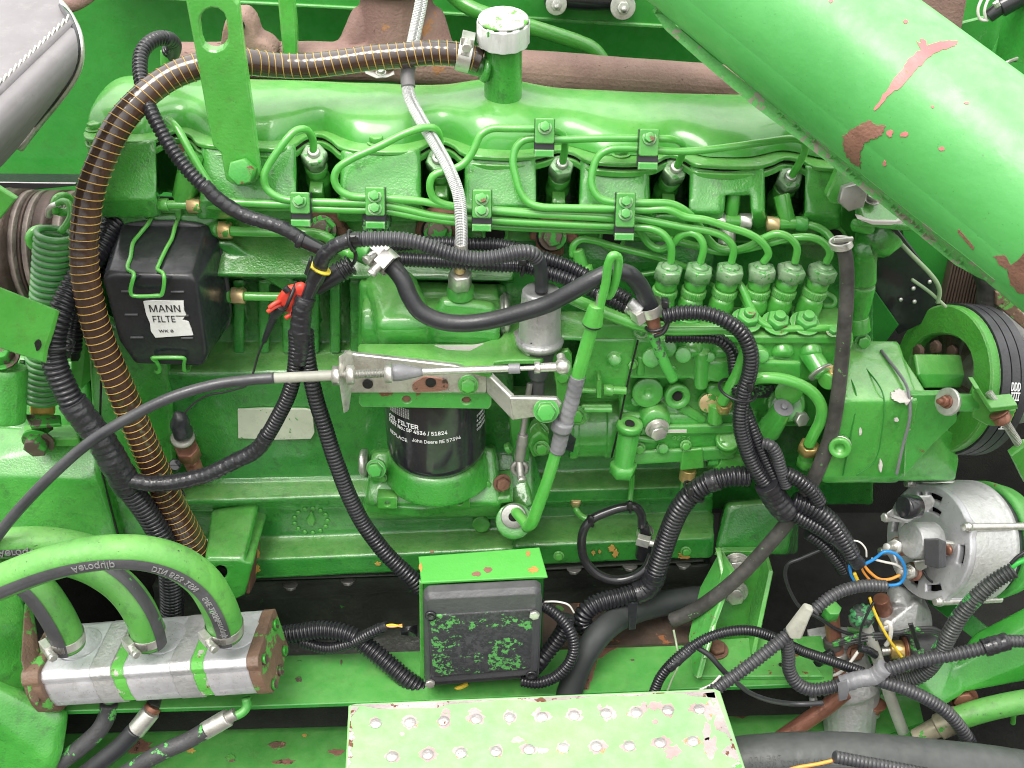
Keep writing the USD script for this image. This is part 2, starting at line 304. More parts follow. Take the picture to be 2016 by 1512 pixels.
    n['nr'] = ('noise_texture', {'scale': 60, 'detail': 4}); n['rr'] = ('map_range', {'from_min': .3, 'from_max': .7, 'to_min': max(.03, rough - rvar), 'to_max': rough + rvar}); l += [('g.position', 'nr.vector'), ('nr.fac', 'rr.value'), ('rr.result', 'p.roughness')]
    last = None
    if bev: n['bv'] = ('bevel', {'samples': 4, 'radius': bev}); last = 'bv.bevel'
    if hs: n['bc'] = ('bump', {'strength': .5, 'distance': .0006, 'invert': True}); l.append((hs + '.color', 'bc.height')); l += [(last, 'bc.normal')] if last else []; last = 'bc.normal'
    if wave: n['tc'] = ('texture_coordinate', {}); wave(n, l); l += [(last, 'bw.normal')] if last else []; last = 'bw.normal'
    if bump: n['nb'] = ('noise_texture', {'scale': bscale, 'detail': 3}); n['bb'] = ('bump', {'strength': 1.0, 'distance': bump}); l += [('g.position', 'nb.vector'), ('nb.fac', 'bb.height')]; l += [(last, 'bb.normal')] if last else []; last = 'bb.normal'
    if last: l.append((last, 'p.normal'))
    usdkit.material(stage, '/World/Looks/' + name, n, l, surface='p.BSDF')
def braid(n, l):
    n['sep'] = ('separate_xyz', {}); n['cu'] = ('math', {'math_type': 'multiply', 'value2': 14 * 6.2832}); n['cv'] = ('math', {'math_type': 'multiply', 'value2': 1900.0})
    n['a'] = ('math', {'math_type': 'add'}); n['b'] = ('math', {'math_type': 'subtract'}); n['sa'] = ('math', {'math_type': 'sine'}); n['sb'] = ('math', {'math_type': 'sine'}); n['mm'] = ('math', {'math_type': 'multiply'}); n['bw'] = ('bump', {'strength': 1.0, 'distance': .0005})
    l += [('tc.UV', 'sep.vector'), ('sep.x', 'cu.value1'), ('sep.y', 'cv.value1'), ('cu.value', 'a.value1'), ('cv.value', 'a.value2'), ('cu.value', 'b.value1'), ('cv.value', 'b.value2'), ('a.value', 'sa.value1'), ('b.value', 'sb.value1'), ('sa.value', 'mm.value1'), ('sb.value', 'mm.value2'), ('mm.value', 'bw.height')]
def threads(n, l):
    n['sep'] = ('separate_xyz', {}); n['cv'] = ('math', {'math_type': 'multiply', 'value2': 4200.0}); n['sa'] = ('math', {'math_type': 'sine'}); n['bw'] = ('bump', {'strength': 1.0, 'distance': .001})
    l += [('tc.UV', 'sep.vector'), ('sep.y', 'cv.value1'), ('cv.value', 'sa.value1'), ('sa.value', 'bw.height')]
G1, G2 = (0.030, 0.218, 0.025), (0.056, 0.301, 0.041)
PALE_SHEEN = (.45, .61, .26)  # pale tone of the sky sheen painted on upward green faces
RUST, PRIMER, OCHRE, BARE = (.16, .065, .035), (.50, .40, .30), (.50, .33, .06), (.42, .40, .38)
look('green_cast', G1, G2, .30, specks=.6, dust_sheen=0.24, dust_sheen_c=PALE_SHEEN, edge=.5, bump=.0006, bscale=420, grime=.75, grime_c=(.022, .055, .02), chips=[(OCHRE, .735, 60), (RUST, .76, 34)], bev=.004, coat=.8)
look('green_block', (0.019, 0.160, 0.024), (0.040, 0.238, 0.034), .20, specks=.6, dust_sheen=0.34, dust_sheen_c=PALE_SHEEN, edge=.5, bump=.0007, bscale=380, grime=.8, grime_c=(.012, .05, .014), chips=[(OCHRE, .75, 60)], bev=.004, coat=.7)  # darker green: shade on the lower block painted in, plus oil film
look('green_pump', (0.038, 0.247, 0.033), (0.068, 0.339, 0.051), .27, specks=.4, dust_sheen=0.37, dust_sheen_c=PALE_SHEEN, edge=.6, bump=.0003, bscale=420, grime=.55, grime_c=(.03, .09, .02), chips=[(BARE, .74, 42)], bev=.003, coat=.8)
look('green_sheet', (0.026, 0.218, 0.031), (0.043, 0.281, 0.041), .34, specks=.5, dust_sheen=0.22, dust_sheen_c=PALE_SHEEN, bump=.00025, bscale=160, grime=.3, grime_c=(.05, .06, .02), chips=[(RUST, .755, 46)], coat=.2, scale=6)
look('green_pipe', (0.056, 0.301, 0.041), (0.080, 0.369, 0.053), .26, dust_sheen=0.31, dust_sheen_c=PALE_SHEEN, bump=.0002, chips=[(PRIMER, .70, 42), ((.6, .6, .57), .735, 75)], grime=.3, grime_c=(.08, .10, .03), coat=.6)
look('green_part', (0.047, 0.262, 0.033), (0.073, 0.335, 0.048), .3, specks=.5, dust_sheen=0.31, dust_sheen_c=PALE_SHEEN, edge=.7, bump=.0003, chips=[(OCHRE, .74, 80), (BARE, .76, 60)], grime=.35, grime_c=(.06, .07, .02), bev=.0015, coat=.5)
look('green_worn', (0.047, 0.281, 0.044), (0.066, 0.339, 0.058), .38, dust_sheen=0.25, dust_sheen_c=PALE_SHEEN, edge=.9, edge_c=(.5, .55, .42), bump=.0003, chips=[(RUST, .64, 60), (PRIMER, .70, 50)], grime=.4, bev=.001)
look('green_tube', (0.054, 0.281, 0.060), (0.083, 0.359, 0.088), .36, rvar=.08, specks=.35, dust_sheen=0.37, dust_sheen_c=(.52, .68, .45), bump=.0003, bscale=120, grime=.25, grime_c=(0.117, 0.349, 0.133), chips=[((.42, .10, .08), .79, 30)], scale=5)
look('green_rubber', (0.065, 0.260, 0.044), (0.100, 0.330, 0.058), .5, bump=.0006, bscale=150, chips=[((.045, .08, .046), .68, 40), ((.04, .07, .04), .66, 170)], grime=.7, grime_c=(.04, .10, .035), dust_sheen=0.22, dust_sheen_c=PALE_SHEEN)
look('step_paint', (.17, .43, .125), (.23, .49, .15), .36, dust_sheen=.5, dust_sheen_c=(.46, .66, .44), bump=.0005, bscale=140, chips=[((.42, .33, .31), .70, 36), ((.5, .24, .05), .725, 36)], grime=.2, grime_c=(.2, .2, .1))
look('bare_studs', (.45, .41, .41), (.62, .58, .58), .38, metal=.5, bump=.0012, bscale=260, chips=[(RUST, .66, 160)])
look('worn_edge', (.34, .29, .28), (.5, .44, .43), .5, metal=.2, bump=.0006, chips=[(RUST, .58, 70), ((.12, .46, .09), .66, 50)])
look('black_loom', (.006, .006, .008), (.013, .013, .016), .24, rvar=.1, dust_sheen=.03, spec=.55, bump=.0002, bscale=300)
look('grey_loom', (.022, .022, .026), (.045, .045, .05), .34, dust_sheen=.10, bump=.0002)
look('green_dusted_loom', (.025, .028, .027), (.045, .05, .046), .40, scale=22, dust_sheen=0.05, bump=.0002, chips=[((0.048, 0.233, 0.060), .56, 9), ((.03, .034, .032), .54, 120)])
look('black_tape', (.010, .010, .012), (.02, .02, .023), .24, bump=.0006, bscale=240, spec=.6)
look('grey_tape', (.13, .13, .14), (.2, .2, .21), .42, bump=.0006, bscale=200)
look('black_rubber', (.010, .011, .013), (.02, .021, .024), .36, bump=.0002, dust_sheen=.08)
look('old_rubber', (.028, .027, .024), (.062, .058, .052), .6, scale=40, bump=.0011, bscale=120, grime=.6, grime_c=(.015, .015, .014), chips=[((.10, .24, .08), .655, 110)])
look('black_plastic', (.008, .009, .011), (.014, .015, .017), .22, bump=.00015, bscale=200, dust_sheen=.05, bev=.003, specks=0, chips=[((.25, .25, .22), .77, 160)])
look('satin_black', (.010, .010, .012), (.016, .016, .018), .16, coat=.3)
look('grey_black', (.04, .041, .045), (.065, .066, .07), .45, bump=.0005, bscale=260, bev=.003, dust_sheen=.12, grime=.3, grime_c=(.02, .02, .02))
look('relay_front', (.035, .036, .04), (.055, .056, .06), .5, bump=.0006, bscale=220, bev=.002, chips=[((.09, .32, .08), .515, 30), ((.03, .032, .034), .495, 210)])
look('brown_hose', (.018, .009, .006), (.036, .019, .012), .15, coat=.6, bump=.0003, bscale=90, dust_sheen=.06, scale=20)
look('gold_wire', (.42, .25, .06), (.52, .33, .10), .4, metal=.2)
look('aluminium', (.50, .50, .52), (.64, .64, .66), .46, metal=.6, bump=.0003, bscale=260, grime=.5, grime_c=(.22, .22, .20), specks=.5, bev=.003)
look('cast_alloy', (.40, .40, .40), (.54, .54, .53), .46, metal=.6, bump=.0008, bscale=220, grime=.5, grime_c=(.16, .17, .14), bev=.002)
look('green_over_alloy', (.56, .56, .56), (.48, .50, .46), .45, metal=.5, bump=.0007, bscale=220, grime=.3, chips=[((0.094, 0.388, 0.077), .66, 26)], bev=.002)
look('zinc', (.55, .54, .50), (.68, .67, .62), .36, metal=.85, grime=.45, grime_c=(.22, .20, .17), bev=.001, bump=.0002)
look('zinc_threads', (.55, .54, .50), (.66, .65, .6), .36, metal=.85, wave=threads)
look('steel_braid', (.62, .62, .62), (.74, .74, .74), .36, metal=.6, wave=braid)
look('dull_steel', (.28, .27, .25), (.42, .41, .38), .42, metal=.8, grime=.5, bev=.001)
look('sheet_alloy', (.16, .152, .155), (.215, .205, .21), .6, metal=.0, specks=.2, bump=.0003, bscale=80, scale=7, grime=.2, grime_c=(.4, .38, .38), chips=[((.13, .36, .08), .66, 11)])
look('brass', (.62, .42, .14), (.75, .55, .24), .33, metal=.8, bev=.001, grime=.4, grime_c=(.2, .16, .05))
look('worn_brass', (.55, .38, .16), (.6, .46, .25), .42, metal=.6, chips=[((.08, .34, .06), .56, 60)], bev=.001)
look('copper_rust', (.20, .085, .055), (.32, .15, .10), .42, metal=.5, bump=.0005, bscale=240, grime=.6, grime_c=(.06, .03, .02))
look('rust', (.10, .052, .035), (.21, .11, .075), .75, bump=.0012, bscale=180, grime=.5, spec=.2)
look('manifold_rust', (.17, .095, .085), (.27, .175, .145), .72, bump=.0010, bscale=300, scale=9, grime=.3, grime_c=(.16, .10, .09), spec=.3, dust_sheen=.2, dust_sheen_c=(.50, .37, .31), chips=[((.30, .14, .07), .66, 26), ((.09, .05, .045), .66, 90)])
look('rust_flange', (.10, .062, .042), (.17, .105, .07), .55, bump=.0008, chips=[((.08, .30, .05), .55, 32), ((.34, .20, .13), .64, 40), ((.05, .03, .02), .66, 70)], bev=.002)
look('dark_void', (.012, .012, .011), (.02, .02, .018), .8, bump=.001, spec=.2)  # near black for joints; in holes and backings it stands for shade
look('grimy_iron', (.022, .024, .02), (.045, .055, .04), .55, bump=.001, bscale=160, chips=[((.04, .22, .03), .66, 40)])
look('dark_bolt', (.09, .07, .055), (.15, .11, .085), .5, metal=.4, grime=.4, bev=.001, chips=[((.05, .30, .04), .52, 55)])
look('belt', (.022, .023, .026), (.05, .05, .055), .5, bump=.0004)
look('pulley_face', (0.052, 0.240, 0.031), (0.072, 0.300, 0.040), .42, edge=.8, edge_c=(.5, .6, .4), bump=.0007, bscale=300, chips=[(RUST, .70, 36)], grime=.5, grime_c=(.07, .10, .03))
look('drum_pale', (.15, .12, .105), (.24, .20, .175), .5, scale=30, bump=.0006, metal=.3, grime=.6, grime_c=(.08, .05, .04))
look('drum_face', (.035, .024, .02), (.09, .06, .05), .5, scale=12, bump=.0006, metal=.3)
look('red_plastic', (.62, .05, .03), (.75, .10, .06), .35)
look('blue_wire', (.02, .22, .55), None, .35); look('yellow_wire', (.80, .55, .04), None, .4); look('orange_wire', (.75, .30, .05), None, .4); look('white_wire', (.65, .63, .58), None, .4); look('green_wire', (.04, .45, .06), None, .4); look('black_wire', (.02, .02, .022), None, .35)
look('pale_plastic', (.22, .22, .185), (.33, .33, .28), .5, grime=.5, grime_c=(.15, .16, .12), bump=.0003)
look('label_white', (.58, .58, .56), (.68, .68, .66), .5, grime=.35, grime_c=(.4, .4, .38), bump=.0002)
look('print_white', (.78, .78, .78), None, .5); look('print_black', (.02, .02, .02), None, .5); look('print_grey', (.16, .16, .16), (.26, .26, .26), .6); look('print_yellow', (.72, .58, .06), None, .5); look('emboss', (.04, .042, .045), None, .5)
look('cream_paint', (.40, .44, .33), (.50, .54, .42), .5, grime=.5, grime_c=(.25, .32, .2), chips=[((.04, .26, .03), .64, 60)])
look('pink_primer', (.42, .12, .12), (.52, .19, .17), .5, bump=.0003, chips=[((.08, .36, .075), .64, 160)])
look('rust_patch', (.15, .07, .05), (.26, .13, .09), .6, bump=.0008, chips=[((.05, .03, .02), .60, 60), ((.34, .20, .12), .66, 120), ((.06, .30, .05), .68, 150)])
look('pale_primer', (.48, .45, .42), (.60, .56, .53), .55, bump=.0003)
look('ochre_patch', (.48, .32, .07), (.40, .20, .06), .6, bump=.0006)
look('core_fins', (.05, .035, .025), (.09, .06, .045), .6)
look('tie_black', (.012, .012, .013), None, .35)
look('soil', (.05, .042, .03), (.085, .07, .05), .9, bump=.01, bscale=40, scale=3, spec=.2)
look('green_cover', (0.049, 0.267, 0.035), (0.068, 0.330, 0.048), .36, specks=.4, dust_sheen=0.25, dust_sheen_c=PALE_SHEEN, bump=.00015, bscale=120, scale=9, grime=.25, grime_c=(.03, .13, .03), chips=[(RUST, .80, 60)], coat=.6)
look('cap_silver', (.62, .62, .62), (.72, .72, .71), .42, metal=.4, chips=[((.06, .34, .04), .60, 45)], bump=.0003)
look('cap_green', (0.130, 0.420, 0.070), (0.169, 0.470, 0.088), .35, bump=.0003, chips=[((.66, .66, .65), .50, 30)])
look('spring_paint', (.04, .22, .045), (.07, .29, .06), .34, dust_sheen=.8, dust_sheen_c=(.42, .46, .40), grime=.4)
look('flaked_stub', (.05, .28, .04), (.06, .32, .05), .4, bump=.0004, chips=[((.42, .42, .38), .60, 60), ((.06, .06, .06), .62, 60)])
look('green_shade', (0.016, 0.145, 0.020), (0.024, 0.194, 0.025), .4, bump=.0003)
look('green_dull_wire', (.20, .30, .16), (.30, .36, .24), .4)
look('green_chip_plate', (0.084, 0.388, 0.063), (0.103, 0.427, 0.077), .38, bump=.0003, scale=8)
look('worn_chip', (.36, .26, .25), (.50, .42, .42), .55, bump=.0006, chips=[((.5, .27, .08), .62, 60)])
look('green_over_steel', (0.084, 0.349, 0.048), (0.112, 0.407, 0.068), .42, bump=.0006, chips=[((.40, .38, .34), .56, 60), (RUST, .62, 80)], bev=.001)
look('stripe_rubber', (.045, .045, .048), (.075, .075, .08), .5, bump=.0006, bscale=160, chips=[((.07, .34, .06), .66, 90), ((.5, .5, .46), .74, 120)])
look('sprayed_hose', (.035, .036, .038), (.05, .05, .052), .5, bump=.0004, chips=[((.08, .36, .07), .57, 40), ((.04, .04, .04), .56, 150)])
look('tube_grime', (.17, .19, .12), (.26, .24, .18), .7, bump=.0006, scale=30, chips=[((.075, .31, .065), .455, 50), ((.08, .33, .07), .50, 190)])
look('black_glossy', (.012, .012, .013), (.018, .018, .02), .18, coat=.2)
look('satin_rubber', (.014, .018, .018), (.022, .026, .026), .6, dust_sheen=.06)
look('big_rubber', (.028, .033, .032), (.048, .053, .052), .5, bump=.0005, bscale=120, dust_sheen=.10, chips=[((.09, .26, .10), .70, 16)])
look('pipe_pale', (.42, .42, .38), (.54, .53, .48), .45, metal=.4, grime=.5, grime_c=(.16, .16, .12))
look('knob_green', (.05, .26, .09), (.09, .32, .13), .45, chips=[((.03, .04, .035), .50, 70)])
look('green_ochre', G1, G2, .28, bump=.0003, chips=[(OCHRE, .70, 34), (PRIMER, .74, 26)], grime=.2, bev=.003, coat=.6)
look('ferrule_tan', (.30, .28, .19), (.40, .37, .27), .45, metal=.5, grime=.5, chips=[((.08, .34, .06), .62, 50)])
look('hex_bare', (.16, .33, .14), (.36, .45, .32), .32, metal=.25, chips=[((.06, .30, .05), .57, 220)], bump=.0002, grime=.3, grime_c=(.08, .2, .07), bev=.001)
look('hub_rust', (.06, .032, .024), (.13, .07, .05), .7, bump=.001, bscale=200, grime=.5, chips=[((.05, .2, .04), .68, 50)])
look('grimy_rust', (.035, .026, .02), (.07, .045, .03), .7, bump=.001, bscale=120, chips=[((.22, .08, .03), .60, 22), ((.05, .16, .03), .66, 30)])
# ---------------------------------------------------------------- the setting: ground, bay panels
gz = -1.55
thing('ground', 'bare brown soil far below the engine bay', 'ground', (np.array([[-60, -60, gz], [60, -60, gz], [60, 60, gz], [-60, 60, gz]], float), np.array([[0, 1, 2], [0, 2, 3]])), 'soil', kind='structure', smooth=False)
t = thing('bay_wall', 'flat green sheet metal wall closing the engine bay behind the rusty exhaust manifold', 'panel')
part(t, 'panel', slabpx([(-260, -330), (2300, -330), (2300, 330), (1500, 420), (-260, 372)], .46, .004), 'green_sheet')
part(t, 'dark_backing', slabpx([(-260, 372), (1500, 420), (2300, 330), (2300, 900), (-260, 900)], .47, .004), 'dark_void')  # near black backing added where deep shade lies behind the engine
part(t, 'shelf_edge', slabpx([(-40, 358), (150, 360), (150, 366), (30, 378), (-40, 362)], .40, .03), 'satin_black')
t = thing('top_beam', 'green steel beam along the top edge with a chipped rusty lower lip', 'beam')
part(t, 'web', slabpx([(150, -14), (700, 14), (1460, 58), (1460, -190), (150, -190)], .40, .012), 'green_sheet')
part(t, 'lip', slabpx([(150, -14), (700, 14), (1460, 58), (1460, 66), (700, 21), (150, -8)], .396, .035), 'green_worn')
for k, (x, y, r) in enumerate([(1095, 8, 21), (1226, 13, 25)]):
    p = P(x, y, .37); s = mpp(p)
    t = thing('rubber_mount', ['black rubber mount with a silver washer, left of the two on the top beam', 'black rubber mount with a larger silver washer, right of the two on the top beam'][k], 'mount', group=None)
    part(t, 'washer', lathe(p, (0, -1, .15), [(0, r * s), (.003, r * s), (.004, r * s * .95)], 24), 'zinc')
    part(t, 'nut', hexa(p + np.array([0, -.004, 0]), (0, -1, .15), r * .52 * s, .008), 'zinc')
    part(t, 'stud', lathe(p + np.array([0, -.01, 0]), (0, -1, .15), [(0, r * .25 * s), (.008, r * .25 * s)], 12), 'zinc')
    part(t, 'bush', lathe(p + np.array([0, .002, 0]), (0, 1, -.1), [(0, r * 1.02 * s), (.03, r * 1.1 * s)], 20), 'black_rubber')
thing('black_pipe', 'black pipe lying along the top beam between two silver washers', 'pipe', tube([(1105, -6, .385, 22), (1160, -4, .385, 24), (1215, -2, .385, 20)], 22, 16), 'satin_black')
thing('curved_green_pipe', 'green pipe bending down behind the oil filler cap', 'pipe', tube([(880, -20, .36), (905, 3, .36), (940, 22, .35), (1000, 40, .34), (1080, 64, .33), (1140, 84, .33), (1168, 98, .33), (1186, 122, .33), (1190, 150, .33)], 15, 16), 'green_part')
thing('stay_bar', 'narrow green flat bar standing behind the brown ribbed hose', 'bar', slabpx([(543, -40), (575, -40), (584, 60), (584, 118), (558, 118), (552, 60)], .21, .012, bev=.002), 'green_part')
# exhaust manifold
t = thing('exhaust_manifold', 'rusty pinkish grey cast exhaust manifold with upright outlet behind the valve cover', 'manifold')
part(t, 'runner', cast([mrod((350, 118, .24), (800, 122, .24), 34, 40), mrod((780, 122, .24), (1700, 190, .22), 42, 40), mrod((780, 130, .25), (780, -40, .27), 62, 74), hp([(690, 110, .25), (870, 118, .25), (720, 40, .26), (845, 40, .26)], .02), mprism([(430, 118), (440, 45), (455, 28), (480, 26), (496, 45), (505, 75), (530, 88), (560, 118)], .2, .24, .008)], edge=.008, it=8, rough=.002), 'manifold_rust')
part(t, 'outlet_flange', lathe(P(782, -22, .27), (0, 0, 1), [(0, .048), (.004, .053), (.014, .053), (.018, .05)], 32), 'manifold_rust')
part(t, 'lug_hole', lathe(P(472, 50, .196), (0, -1, 0), [(0, .006), (.001, .006)], 16), 'dark_void')
t = thing('wing_nut_clip', 'small grey clip behind the braided line on top of the valve cover', 'clip')
part(t, 'clip', slab3([(718, 142, .16), (735, 142, .155), (745, 146, .15), (765, 146, .15), (775, 142, .155), (777, 150, .15), (760, 153, .145), (740, 152, .145), (720, 148, .155)], (0, .004, .0)), 'dull_steel')
part(t, 'nut', boltpx(750, 143, .145, 8, (0, -.3, 1)), 'dull_steel')
# ---------------------------------------------------------------- engine block
def slp(py): return .04 - .085 * (py - 290) / 830
def mloft(prof, x0, x1, yb=.2, xr=500):
    """Section prof [(py at column xr, y)], front points top to bottom, run from column x0 to x1, closed at the back y = yb."""
    a = [P(x0, py + slp(py) * (x0 - xr), y) for py, y in prof]; b = [P(x1, py + slp(py) * (x1 - xr), y) for py, y in prof]
    a = a + [np.array([a[-1][0], yb, a[-1][2]]), np.array([a[0][0], yb, a[0][2]])]; b = b + [np.array([b[-1][0], yb, b[-1][2]]), np.array([b[0][0], yb, b[0][2]])]
    k = len(a); v = np.array(a + b); i = np.arange(k); j = (i + 1) % k
    s2 = v[:k, 1:]; t = mapbox_earcut.triangulate_float64(np.ascontiguousarray(s2), np.array([k], np.uint32)).reshape(-1, 3).astype(int)
    f = np.vstack([quads(np.stack([i, j, j + k, i + k], 1)), t[:, ::-1], t + k])
    # winding of the cap must follow the ring
    ar = (s2[:, 0] * np.roll(s2[:, 1], -1) - np.roll(s2[:, 0], -1) * s2[:, 1]).sum()
    e = t[0]; q = s2[e]; ta = (q[1, 0] - q[0, 0]) * (q[2, 1] - q[0, 1]) - (q[2, 0] - q[0, 0]) * (q[1, 1] - q[0, 1])
    if ar * ta < 0: f = np.vstack([quads(np.stack([i, j, j + k, i + k], 1)), t, t[:, ::-1] + k])
    f = fixdir(v, f); return man((v, f))
blk = thing('engine_block', 'large green cast iron six cylinder engine block and cylinder head', 'engine block')
left = [(455, .012), (478, .0), (538, -.030), (545, -.032), (552, .028), (672, .028), (700, .010), (728, -.018), (738, -.022), (800, -.020), (868, -.020), (940, -.022), (950, -.026), (980, -.052), (988, -.054), (1000, -.034), (1055, -.034), (1064, -.038), (1100, -.076), (1108, -.078), (1140, -.078)]
right = [(455, .012), (520, .0), (700, .02), (890, .006), (925, .002), (956, -.030), (962, -.034), (984, -.035), (990, -.002), (1012, -.004), (1056, -.055), (1066, -.062), (1104, -.064)]
adds = [mloft(left, 322, 1010), mloft(right, 985, 1404, xr=1250), mloft([(455, .012), (600, .01), (900, .03), (1000, .05)], 1380, 1720, xr=1500), hp([(160, 470, .05), (345, 470, .05), (160, 900, .05), (345, 1000, .02), (160, 900, .2), (345, 470, .2), (330, 1000, .2)], .006)]
# ribs in the recess left of the filter, corner web, and boss at the right bottom
for x in (470, 520, 566, 618, 660, 700): adds.append(hp([(x - 6, 556, .0), (x + 6, 556, .0), (x - 5, 690, .012), (x + 5, 690, .012), (x - 6, 560, .05), (x + 6, 680, .05)], .003))
adds.append(hp([(430, 480, -.01), (455, 480, -.01), (580, 560, -.012), (560, 566, -.012), (440, 500, .05), (570, 560, .05)], .003))
adds.append(hp([(1440, 1000, -.03), (1560, 990, -.03), (1420, 1075, -.05), (1540, 1080, -.05), (1430, 1000, .1), (1560, 1080, .1)], .008))
adds.append(hp([(1000, 1010, -.06), (1040, 1010, -.06), (960, 1010, -.03), (1060, 970, -.03), (985, 900, -.02), (1040, 900, -.02), (1000, 1000, .05), (1040, 1000, .05)], .008))
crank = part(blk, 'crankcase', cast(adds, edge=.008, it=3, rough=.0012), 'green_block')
# flywheel housing at the left
fh = part(blk, 'flywheel_housing', cast([hp([(-120, 850, -.02), (190, 868, -.045), (-120, 930, -.07), (185, 940, -.075), (-120, 1150, -.10), (235, 1085, -.085), (-120, 870, .2), (190, 880, .2), (-120, 1150, .2)], .01), hp([(185, 620, .0), (320, 690, -.01), (340, 1000, -.055), (250, 1080, -.07), (205, 930, -.055), (190, 700, .15), (330, 980, .15)], .008), hp([(-120, 700, .03), (160, 720, .03), (-120, 870, .0), (180, 890, -.01), (-120, 720, .2), (170, 720, .2)], .008)], edge=.010, it=5, rough=.002), 'green_cast')
part(blk, 'housing_seam', tube([(200, 720, -.035), (197, 850, -.062), (200, 920, -.072), (218, 1000, -.082), (238, 1072, -.092)], 2.2, 6), 'dark_void')
# cylinder head with five injector recesses
slots = []
for c, w in ((352, 34), (627, 34), (872, 34), (1098, 34), (1318, 30), (1545, 30)):
    o = (c - 500) * .036
    slots.append(hp([(c - w, 240 + o, -.03), (c + w, 240 + o, -.03), (c - w * .9, 398 + o * .5, -.05), (c + w * .9, 398 + o * .5, -.05), (c - w * .75, 240 + o, .09), (c + w * .75, 240 + o, .09), (c - w * .75, 390 + o * .5, .09), (c + w * .75, 390 + o * .5, .09)], .007))
slots.append(hp([(1430, 388, -.02), (1474, 388, -.02), (1424, 470, -.02), (1480, 470, -.02), (1430, 388, .022), (1474, 388, .022), (1424, 470, .022), (1480, 470, .022)], .002))
pods = []
for x0, x1 in ((196, 316), (388, 590), (664, 836), (908, 1062), (1134, 1286), (1350, 1512), (1580, 1654)):
    o = ((x0 + x1) / 2 - 500) * .036
    pods.append(hp([(x0 + 4, 296 + o, -.001), (x1 - 4, 296 + o, -.001), (x0 + 12, 392 + o * .6, -.026), (x1 - 12, 392 + o * .6, -.026), (x0 + 10, 420 + o * .5, -.012), (x1 - 10, 420 + o * .5, -.012), (x0 + 4, 296 + o, .06), (x1 - 4, 296 + o, .06), (x0 + 10, 420 + o * .5, .05), (x1 - 10, 420 + o * .5, .05)], .006))
slots[-1:] = [hp([(1430, 388, -.06), (1474, 388, -.06), (1424, 470, -.06), (1480, 470, -.06), (1430, 388, .012), (1474, 388, .012), (1424, 470, .012), (1480, 470, .012)], .002)]
head = part(blk, 'cylinder_head', cast(pods + [mprism([(170, 278), (480, 294), (1000, 312), (1480, 330), (1660, 338), (1700, 470), (1650, 485), (700, 470), (215, 455), (205, 330)], .0, .18)], slots, edge=.0055, it=9, rough=.0016), 'green_cast')
# bosses, drilled holes, core plugs on the head
for (x, y) in ((986, 338), (1450, 355)): part(blk, 'drilled_hole', lathe(P(x, y, -.0095), (0, -1, .35), [(-.004, .0052), (.0030, .0052), (.0032, .0046)], 16), 'dark_void')
for (x, y) in ((635, 452), (862, 455), (1088, 465)):
    part(blk, 'rusty_gusset', slabpx([(x - 48, y + 12), (x - 36, y - 28), (x - 10, y - 40), (x + 40, y - 38), (x + 42, y - 5), (x + 56, y + 14), (x + 40, y + 20), (x + 22, y + 6), (x + 22, y + 40), (x - 30, y + 40), (x - 34, y + 8)], -.012, .012, bev=.002, rnd=.003), 'rust')
    part(blk, 'bolt_recess', lathe(P(x - 2, y, -.0125), (0, -1, .2), [(0, .0165), (.0015, .0165)], 24), 'dark_void')
    part(blk, 'head_bolt', boltpx(x, y, -.018, 21, (0, -1, .45), rot=.2), 'dark_bolt')
for (x, y) in ((975, 460), (1205, 468), (1640, 470)):
    p = P(x, y, -.006); part(blk, 'plug_rim', lathe(p, (0, -1, .3), [(0, .0145), (.003, .0145), (.004, .0125), (.0015, .0105)], 24, caps=False), 'green_part'); part(blk, 'plug_hole', lathe(p, (0, -1, .3), [(0, .0108), (.0012, .0108)], 20), 'dark_void')
# emblem: ring of raised dots round a drop
em = part(blk, 'emblem', cat(*[tri(trimesh.creation.icosphere(1, .0032)) and (np.asarray(trimesh.creation.icosphere(1, .0030).vertices) * [1, .6, 1] + P(612 + 33 * math.cos(a), 1025 + 24 * math.sin(a), -.035), np.asarray(trimesh.creation.icosphere(1).faces)) for a in np.linspace(0, 2 * math.pi, 14)[:-1]]), 'green_part', 'ring of small raised dots')
part(em, 'drop', slabpx([(612, 1008), (621, 1026), (617, 1036), (607, 1036), (603, 1026)], -.037, .006, rnd=.001), 'green_part')
part(blk, 'cream_patch', slabpx([(468, 807), (520, 805), (600, 806), (618, 810), (616, 826), (619, 852), (612, 864), (540, 866), (469, 863)], -.0245, .003, bev=.0002), 'cream_paint', 'bare rectangle where a plate was masked')
# foot boss with two holes
ft = part(blk, 'mounting_foot', cast([mprism([(404, 1104), (472, 1104), (498, 1110), (482, 1172), (456, 1184), (412, 1168)], -.12, .0, .003), hp([(425, 1010, -.045), (500, 1000, -.045), (412, 1100, -.115), (476, 1100, -.115), (430, 1010, .0), (500, 1010, .0)], .005)], [mrod((434, 1126, -.14), (434, 1126, -.06), 13), mrod((438, 1160, -.14), (438, 1160, -.06), 10)], edge=.006, it=3, rough=.001), 'green_cast')
part(blk, 'hole_bottom', cat(lathe(P(434, 1126, -.10), (0, -1, 0), [(0, .009), (.001, .009)], 16), lathe(P(438, 1160, -.10), (0, -1, 0), [(0, .007), (.001, .007)], 16)), 'dark_void')
part(blk, 'rusty_side', slab([P(486, 1112, -.1175) + [.0065, 0, 0], P(478, 1168, -.1175) + [.0065, 0, 0], P(497, 1110, -.06) + [.006, 0, -.02], P(503, 1060, -.06) + [.004, 0, 0]], (-.004, 0, 0), bev=0), 'rust')
